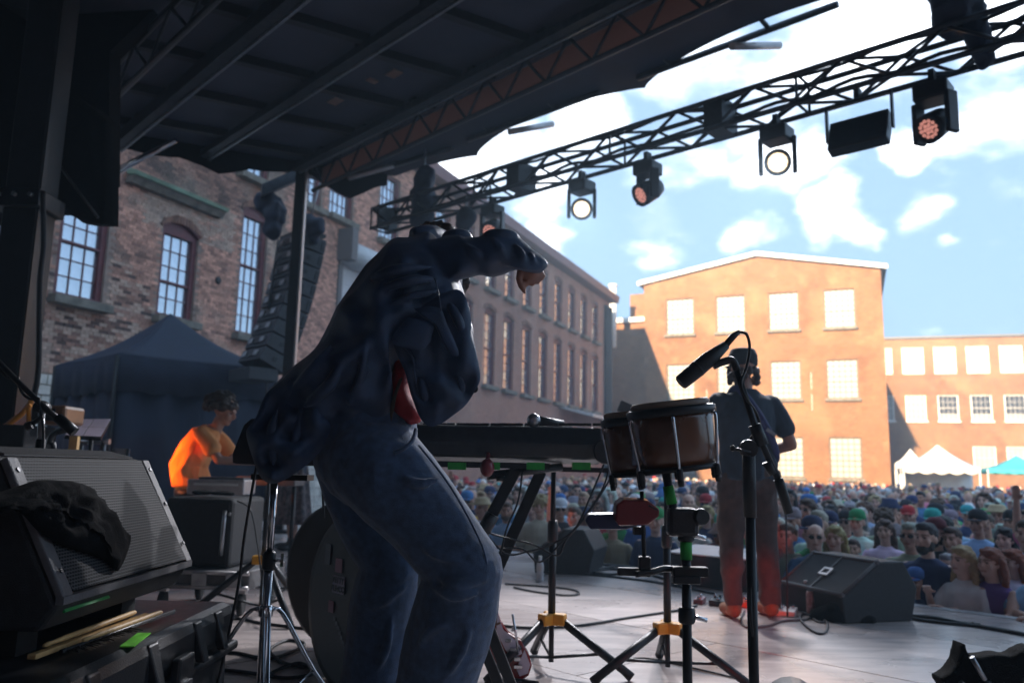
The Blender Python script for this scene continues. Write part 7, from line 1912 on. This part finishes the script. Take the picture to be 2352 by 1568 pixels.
hairmesh('short', lambda mb: (mb.ell(HD + np.array([0, .022, .045]), (.084, .098, .088), 14, 10), mb.ell(HD + np.array([0, -.045, .10]), (.06, .05, .03), 12, 8)))
hairmesh('curly', lambda mb: [mb.ell(HD + np.array([.10 * math.cos(a) * math.sqrt(1 - b * b), .03 + .10 * math.sin(a) * math.sqrt(1 - b * b), .04 + .10 * b]), .032, 8, 6) for a, b in [(random.uniform(0, 6.28), random.uniform(-.3, 1)) for _ in range(70)]], .014)
def longhair(mb, L_=.3, w=.105):
    mb.ell(HD + np.array([0, .02, .045]), (.09, .10, .09), 14, 10)
    for s_ in (-1, 1): jt(mb, [HD + np.array([s_ * .072, .02, .05]), HD + np.array([s_ * (w - .012), .03, -.07]), HD + np.array([s_ * w, .015, -.05 - L_ * .6])], [.032, .034, .026])
    jt(mb, [HD + np.array([0, .07, .0]), HD + np.array([0, .09, -.12]), HD + np.array([0, .085, -L_])], [.08, .085, .06]); mb.ell(HD + np.array([.02, -.06, .105]), (.06, .045, .022), 10, 8)
hairmesh('long', lambda mb: longhair(mb, .33, .1), .012)
hairmesh('bob', lambda mb: longhair(mb, .2, .112), .012)
hairmesh('beard', lambda mb: (mb.ell(HD + np.array([0, -.062, -.085]), (.05, .05, .045), 12, 8), mb.ell(HD + np.array([.055, -.02, -.055]), (.02, .035, .045), 8, 6), mb.ell(HD + np.array([-.055, -.02, -.055]), (.02, .035, .045), 8, 6)), .006)
def capm(mb):
    mb.lathe([(.088, .0), (.093, .03), (.085, .08), (.05, .112), (.012, .118)], HD + np.array([0, .012, .045]), UP, 18)
    v = [HD + np.array([.078 * math.cos(a), -.07 - .085 * math.sin(a), .058 - .02 * math.sin(a) - .012 * abs(math.cos(a))]) for a in np.linspace(0, PI, 13)]
    mb.prism(v, (0, 0, .008))
hairmesh('cap', capm)
hairmesh('straw_hat', lambda mb: mb.lathe([(.10, .05), (.185, .035), (.19, .045), (.105, .062), (.095, .11), (.07, .135), (.02, .13)], HD + np.array([0, .01, .02]), UP, 24))
hairmesh('sun_hat', lambda mb: mb.lathe([(.10, .05), (.15, .015), (.152, .022), (.10, .062), (.09, .12), (.03, .135)], HD + np.array([0, .01, .02]), UP, 20))
hairmesh('sunglasses', lambda mb: (mb.ell(HD + np.array([.034, -.093, .01]), (.026, .01, .019), 10, 6), mb.ell(HD + np.array([-.034, -.093, .01]), (.026, .01, .019), 10, 6), mb.box(HD + np.array([0, -.098, .014]), (.03, .008, .006)), mb.box(HD + np.array([.076, -.05, .016]), (.006, .09, .007)), mb.box(HD + np.array([-.076, -.05, .016]), (.006, .09, .007))))
HR['sunglasses'].materials.clear(); HR['sunglasses'].materials.append(MATS['glasses'])
COLS = {'black': (.022, .022, .028), 'navy': (.03, .05, .13), 'blue': (.07, .20, .50), 'light blue': (.34, .52, .72), 'teal': (.04, .42, .42), 'green': (.03, .34, .11), 'sage': (.33, .38, .30), 'grey': (.30, .30, .32), 'white': (.80, .84, .90), 'red': (.45, .03, .04), 'orange': (.70, .20, .05), 'pink': (.65, .20, .32), 'yellow': (.65, .48, .08), 'purple': (.16, .07, .26), 'maroon': (.16, .03, .04), 'tan': (.40, .29, .18), 'cream': (.58, .52, .42)}
HC = {'black': (.022, .018, .018), 'brown': (.10, .055, .032), 'auburn': (.32, .09, .035), 'blond': (.55, .37, .18), 'grey': (.42, .41, .40), 'white': (.72, .70, .67)}
SKC = [(.72, .44, .34), (.66, .38, .28), (.78, .50, .40), (.50, .26, .18), (.26, .13, .08), (.70, .42, .32)]
def crowd_person(x, y, kind, gar, shirt, headw, hcol, hatcol=None, glasses=False, beard=False, sc=1., rot=None, skin=None, label='', trouser='navy', z=GZ):
    o = bpy.data.objects.new('person', PB[kind]); col.objects.link(o)
    o.location = (x, y, z); o.scale = (sc * random.uniform(.98, 1.08), sc, sc)
    if rot is None: rot = math.atan2(-x - 1 + random.uniform(-2.5, 2.5), y - 3) * -1 * -1 + random.gauss(0, .22)
    o.rotation_euler = (0, 0, rot); o.color = (*(skin or random.choice(SKC)), 1)
    tag(o, label, 'person', 'people in the festival crowd')
    def ch(me, nm, c):
        q = bpy.data.objects.new(nm, me); col.objects.link(q); q.parent = o; q.color = (*c, 1)
    j = lambda c: tuple(min(1, k * random.uniform(.85, 1.15)) for k in c)
    ch(PS[kind, gar], PS[kind, gar].name.split('.')[0], j(COLS[shirt])); ch(PT, 'trousers', COLS[trouser])
    if headw in ('short', 'curly', 'long', 'bob'): ch(HR[headw], 'hair', j(HC[hcol]))
    elif headw != 'bald':
        ch(HR[headw], headw, j(COLS.get(hatcol, COLS['navy'])) if headw != 'straw_hat' else (.52, .40, .24))
        if hcol in ('brown', 'blond') and random.random() < .5: ch(HR['long'], 'hair', HC[hcol]) if False else None
    if glasses: ch(HR['sunglasses'], 'sunglasses', (1, 1, 1))
    if beard: ch(HR['beard'], 'beard', HC[hcol])
    return o
placed = []
def at_head(x, y, hz):                    # stand a person of head height hz so that the head lies on this line of sight
    return PF(x, y, GZ + hz)
# people one can pick out: (x, y of head, pose, top, colour, headwear, hair colour, hat colour, glasses, beard, scale, description)
VIP = [
 (2243, 1300, 'lean', 'tank', 'purple', 'bob', 'auburn', None, 0, 0, .93, 'auburn-haired woman in a dark tank top leaning both arms on the stage edge'),
 (2118, 1304, 'phone', 'tee', 'white', 'bob', 'blond', None, 0, 0, .93, 'woman in a white tee holding up a phone at the stage edge'),
 (2352, 1300, 'lean', 'tee', 'light blue', 'short', 'brown', None, 0, 0, .97, 'person in a light blue tee leaning on the stage at the right edge'),
 (2034, 1352, 'lean', 'long', 'navy', 'cap', 'brown', 'blue', 0, 0, .80, 'child in a bright blue cap peering over the stage edge'),
 (1988, 1252, 'hang', 'long', 'navy', 'short', 'black', None, 0, 1, 1.02, 'bearded dark-haired man in navy behind the badge monitor'),
 (1866, 1222, 'hang', 'tee', 'green', 'cap', 'brown', 'navy', 0, 0, 1.0, 'person in a green raglan tee and dark blue cap behind the badge monitor'),
 (1918, 1238, 'hang', 'tee', 'navy', 'long', 'blond', None, 0, 0, .97, 'woman with long fair hair right of the dark blue cap'),
 (1828, 1238, 'fold', 'tee', 'blue', 'bald', 'grey', None, 1, 0, .98, 'bald man in sunglasses and a blue tee left of the dark blue cap'),
 (2092, 1232, 'hang', 'tee', 'sage', 'short', 'grey', None, 1, 0, 1.0, 'grey-haired man in sunglasses and sage shirt behind the woman with the phone'),
 (2150, 1226, 'hang', 'tee', 'black', 'cap', 'black', 'maroon', 1, 1, 1.0, 'bearded man in black with a maroon cap and sunglasses'),
 (2188, 1240, 'fold', 'tee', 'white', 'short', 'brown', None, 0, 0, .97, 'man in a white tee with folded arms behind the maroon cap'),
 (2178, 1300, 'hang', 'tee', 'black', 'short', 'grey', None, 0, 0, .86, 'short grey-haired woman between the phone and the auburn hair'),
 (2266, 1205, 'hang', 'tank', 'tan', 'short', 'brown', None, 1, 0, 1.0, 'tanned man in sunglasses behind the auburn-haired woman'),
 (2222, 1184, 'hang', 'tee', 'navy', 'cap', 'brown', 'teal', 0, 0, 1., 'person in a turquoise cap left of the wide straw hat'),
 (2292, 1186, 'hang', 'tee', 'sage', 'straw_hat', 'grey', None, 0, 0, 1.03, 'man in a wide straw hat and sage shirt at the right'),
 (2185, 1150, 'hang', 'tee', 'cream', 'straw_hat', 'grey', None, 0, 0, 1.03, 'person in a straw hat and pale shirt farther back'),
 (2086, 1186, 'hang', 'tee', 'yellow', 'cap', 'brown', 'red', 0, 0, .99, 'person in a bright red cap and yellow shirt'),
 (1832, 1196, 'hang', 'tee', 'blue', 'cap', 'grey', 'pink', 0, 0, .99, 'person in a faded pink cap behind the bald man'),
 (1970, 1200, 'hang', 'tee', 'white', 'cap', 'brown', 'green', 0, 0, 1., 'person in a green-fronted cap and white shirt'),
 (2030, 1195, 'fold', 'tee', 'sage', 'curly', 'brown', None, 0, 0, 1., 'curly-haired person in a pale sage shirt behind the bearded man'),
 (1960, 1262, 'hang', 'tee', 'tan', 'short', 'brown', None, 0, 0, .86, 'boy with short hair squeezed beside the bearded man'),
 (2310, 1240, 'hang', 'tee', 'black', 'long', 'black', None, 0, 0, .96, 'woman with long black hair behind the auburn-haired woman'),
 (1664, 1228, 'hang', 'tee', 'grey', 'short', 'white', None, 0, 0, 1., 'white-haired man in a grey tee left of the guitarist leg'),
 (1622, 1222, 'hang', 'tee', 'light blue', 'bald', 'grey', None, 0, 0, 1., 'bald man in a light blue tee by the low flat speaker'),
 (1455, 1262, 'hang', 'tee', 'sage', 'short', 'brown', None, 0, 0, .97, 'man in a sage tee at the far stage edge under the percussion blocks'),
 (1400, 1240, 'fold', 'tee', 'teal', 'cap', 'brown', 'grey', 0, 0, .99, 'person in a teal tee and grey cap beyond the far floor monitor'),
 (1240, 1210, 'hang', 'tee', 'navy', 'cap', 'brown', 'green', 0, 0, 1., 'person in a navy tee and green cap between the crossed struts'),
 (2140, 1120, 'hang', 'tee', 'orange', 'short', 'black', None, 0, 0, 1., 'person in an orange tee in the middle of the crowd'),
]
for v_ in VIP:
    q = at_head(v_[0], v_[1], 1.6 * v_[10])
    c_ = float(np.dot(q, EN)); s_ = float(np.dot(q, E1))
    lim = EDGE + (.30 if v_[2] in ('lean', 'phone') else .42)
    if c_ < lim: q = q + EN * (lim - c_)
    face = math.atan2(*(-(CAM - q))[:2][::-1]) if False else None
    d = unit(np.array([.2, 4.5, 0]) - np.array([q[0], q[1], 0])); rot = math.atan2(d[0], -d[1])
    if v_[2] == 'lean': dd = unit(-EN * .6 + d); rot = math.atan2(dd[0], -dd[1])
    zz_ = GZ
    sc_ = v_[10]
    if v_[2] == 'lean': sc_ = max(.80, min(1.0, sc_))
    crowd_person(q[0], q[1], v_[2], v_[3], v_[4], v_[5], v_[6], v_[7], v_[8], v_[9], sc_, rot + random.gauss(0, .1), random.choice(SKC[:3]), v_[11], z=zz_)
    placed.append((q[0], q[1]))
# phone in the hand of the woman at the stage edge
q = at_head(2118, 1304, 1.6 * .93)
d = unit(np.array([.2, 4.5, 0]) - np.array([q[0], q[1], 0])); rt_ = math.atan2(d[0], -d[1]); Rm = np.array(Matrix.Rotation(rt_, 3, 'Z'))
ph = Rm @ (np.array([-.06, -.40, 1.40]) * .93) + np.array([q[0], q[1], GZ])
mb = MB(); mb.box(ph, (.075, .01, .15), np.array([Rm[:, 0], Rm[:, 1], UP])); phn = mb.build('smartphone', 'black_plastic', origin=ph, bevel=.004); tag(phn, 'black phone held up by the woman in the white tee', 'phone')
# the rest of the crowd on a loose grid in front of the stage
names_s = list(COLS); wts = np.array([13, 10, 10, 10, 5, 4, 5, 9, 20, 4, 4, 5, 2, 2, 3, 5, 6.]); wts = wts / wts.sum()
grid = []
c_ = EDGE + .55; row = 0
while c_ < 62:
    sp = .53 + .011 * (c_ - EDGE)
    s_ = -42.
    while s_ < 60:
        q = SC(s_ + random.uniform(-.16, .16) + (row % 2) * sp / 2, c_ + random.uniform(-.16, .16))
        x, y = q[0], q[1]
        s_ += sp
        if y < 3: continue
        X, Yv = proj(np.array([x, y, .4]))
        if not (930 < X < 2470): continue
        if np.dot(q - W0, WN) < .9: continue                               # inside the long mill
        if np.dot(q - G0, GN) < 1.5 or y > 60: continue                     # in front of the gable
        if y > 41.5 and 2040 < X < 2270: continue                          # the white tent
        if any((x - a) ** 2 + (y - b) ** 2 < .17 for a, b in placed): continue
        grid.append((x, y, X))
    c_ += sp * .95; row += 1
grid.sort(key=lambda q: q[1])
near = grid[:300 - len(VIP)]; far = grid[len(near):]
print('crowd', len(grid), 'near to', near[-1][1])
used = {}
rowdepth = lambda q: int((np.dot(np.array([q[0], q[1], 0]), EN) - EDGE) / .55) + 1
ordn = ['first', 'second', 'third', 'fourth', 'fifth', 'sixth', 'seventh', 'eighth', 'ninth', 'tenth', 'eleventh', 'twelfth', 'thirteenth', 'fourteenth', 'fifteenth', 'sixteenth', 'seventeenth', 'eighteenth', 'nineteenth', 'twentieth']
rows_ = {}
for q in near: rows_.setdefault(rowdepth(q), []).append(q)
for rk_, lst in sorted(rows_.items()):
    lst.sort(key=lambda q: q[2])
    for i, (x, y, X) in enumerate(lst):
        sh_ = random.choices(names_s, wts)[0]; hw = random.choices(['short', 'long', 'curly', 'bob', 'bald', 'cap', 'straw_hat', 'sun_hat'], [30, 13, 5, 6, 7, 33, 3, 4])[0]
        hcl = random.choices(list(HC), [12, 30, 5, 16, 24, 10])[0]; hatc = random.choices(['navy', 'black', 'blue', 'grey', 'white', 'red', 'green', 'teal', 'tan', 'cream'], [20, 16, 10, 10, 10, 4, 5, 5, 6, 8])[0]
        gl, bd = random.random() < .3, (hw in ('short', 'bald', 'cap') and random.random() < .25)
        hd_ = {'short': 'short %s hair' % hcl, 'long': 'long %s hair' % hcl, 'curly': 'curly %s hair' % hcl, 'bob': '%s bob' % hcl, 'bald': 'a bald head', 'cap': 'a %s cap' % hatc, 'straw_hat': 'a straw hat', 'sun_hat': 'a %s sun hat' % hatc}[hw]
        nth = ordn[i] if i < 20 else 'far-right number %d' % (i - 19)
        lb = 'person in %s top with %s, %s from left, crowd row %s' % (sh_, hd_, nth, ordn[rk_ - 1] if rk_ <= 20 else 'number %d' % rk_)
        gar = random.choices(['tee', 'tank', 'long'], [70, 10, 20])[0]
        crowd_person(x, y, random.choices(['hang', 'fold', 'cheer'], [62, 32, 6])[0], gar, sh_, hw, hcl, hatc, gl, bd, random.gauss(1.0, .045), None, None, lb)
# farther people: one mass
tpl = {}
def sub(mb): 
    return np.array(mb.v), mb.f
fm = MB(); fm.ell((0, -.01, 1.58), (.08, .095, .115), 7, 5); fm.tube([(0, 0, 1.38), (0, 0, 1.5)], .055, 5)
fs_ = MB(); fs_.tube([(0, 0, .8), (0, 0, 1.15), (0, 0, 1.36), (0, 0, 1.46)], [(.13, .19), (.13, .18), (.12, .21), (.06, .08)], 8); fs_.tube([(.22, 0, 1.36), (.26, -.02, 1.05)], .055, 5); fs_.tube([(-.22, 0, 1.36), (-.26, -.02, 1.05)], .055, 5)
ft = MB(); ft.tube([(.09, 0, .82), (.1, 0, 0)], .08, 5); ft.tube([(-.09, 0, .82), (-.1, 0, 0)], .08, 5)
fh = MB(); fh.ell((0, .02, 1.63), (.09, .1, .085), 7, 5)
fc_ = MB(); fc_.ell((0, .01, 1.65), (.095, .1, .075), 7, 4); fc_.box((0, -.12, 1.635), (.14, .1, .012))
VV, FF, CC, off = [], [], [], 0
for x, y, X in far:
    a = math.atan2(-x, y) * .6 + random.gauss(0, .3); ca, sa = math.cos(a), math.sin(a); sc_ = random.gauss(1.0, .05)
    sk_ = random.choice(SKC); shc = COLS[random.choices(names_s, wts)[0]]
    parts = [(fm, sk_), (fs_, shc), (ft, COLS['navy'])]
    parts.append((fh, HC[random.choices(list(HC), [18, 32, 4, 12, 20, 8])[0]]) if random.random() < .6 else (fc_, COLS[random.choice(['navy', 'black', 'blue', 'grey', 'white', 'red', 'tan', 'cream'])]))
    for pm, cc_ in parts:
        v = np.array(pm.v) * sc_; w_ = np.stack([v[:, 0] * ca - v[:, 1] * sa + x, v[:, 0] * sa + v[:, 1] * ca + y, v[:, 2] + GZ], 1)
        VV.append(w_); FF += [tuple(i + off for i in f_) for f_ in pm.f]; off += len(v); CC.append(np.tile(np.array([*cc_, 1.]) * np.array([*([random.uniform(.8, 1.2)] * 3), 1]), (len(v), 1)))
me = bpy.data.meshes.new('distant_crowd'); me.from_pydata(np.concatenate(VV).tolist(), [], FF); at = me.color_attributes.new('Col', 'FLOAT_COLOR', 'POINT'); at.data.foreach_set('color', np.concatenate(CC).ravel()); me.polygons.foreach_set('use_smooth', [True] * len(me.polygons)); me.update()
me.materials.append(mat('crowd_far', (.97, .97, .97), .8, 0, .1, 6, attr='Col'))
dcw = bpy.data.objects.new('distant_crowd', me); col.objects.link(dcw); tag(dcw, 'dense mass of distant festival-goers filling the yard', 'crowd', kind='stuff')

# ------------------------------------------------------------------ air
hm = bpy.data.materials.new('haze_air'); hm.use_nodes = True
n, l = hm.node_tree.nodes, hm.node_tree.links
n.remove(n['Principled BSDF']); pv = n.new('ShaderNodeVolumePrincipled'); pv.inputs['Color'].default_value = (.55, .78, 1, 1); pv.inputs["Density"].default_value = .0038; pv.inputs['Anisotropy'].default_value = .25
l.new(pv.outputs[0], n['Material Output'].inputs['Volume'])
MATS['haze_air'] = hm
mb = MB(); mb.box((20, 45, (19 + GZ - 1) / 2), (200, 150, 19 - GZ + 1)); tag(mb.build('haze', 'haze_air'), 'thin bluish stage haze and summer air', kind='stuff')
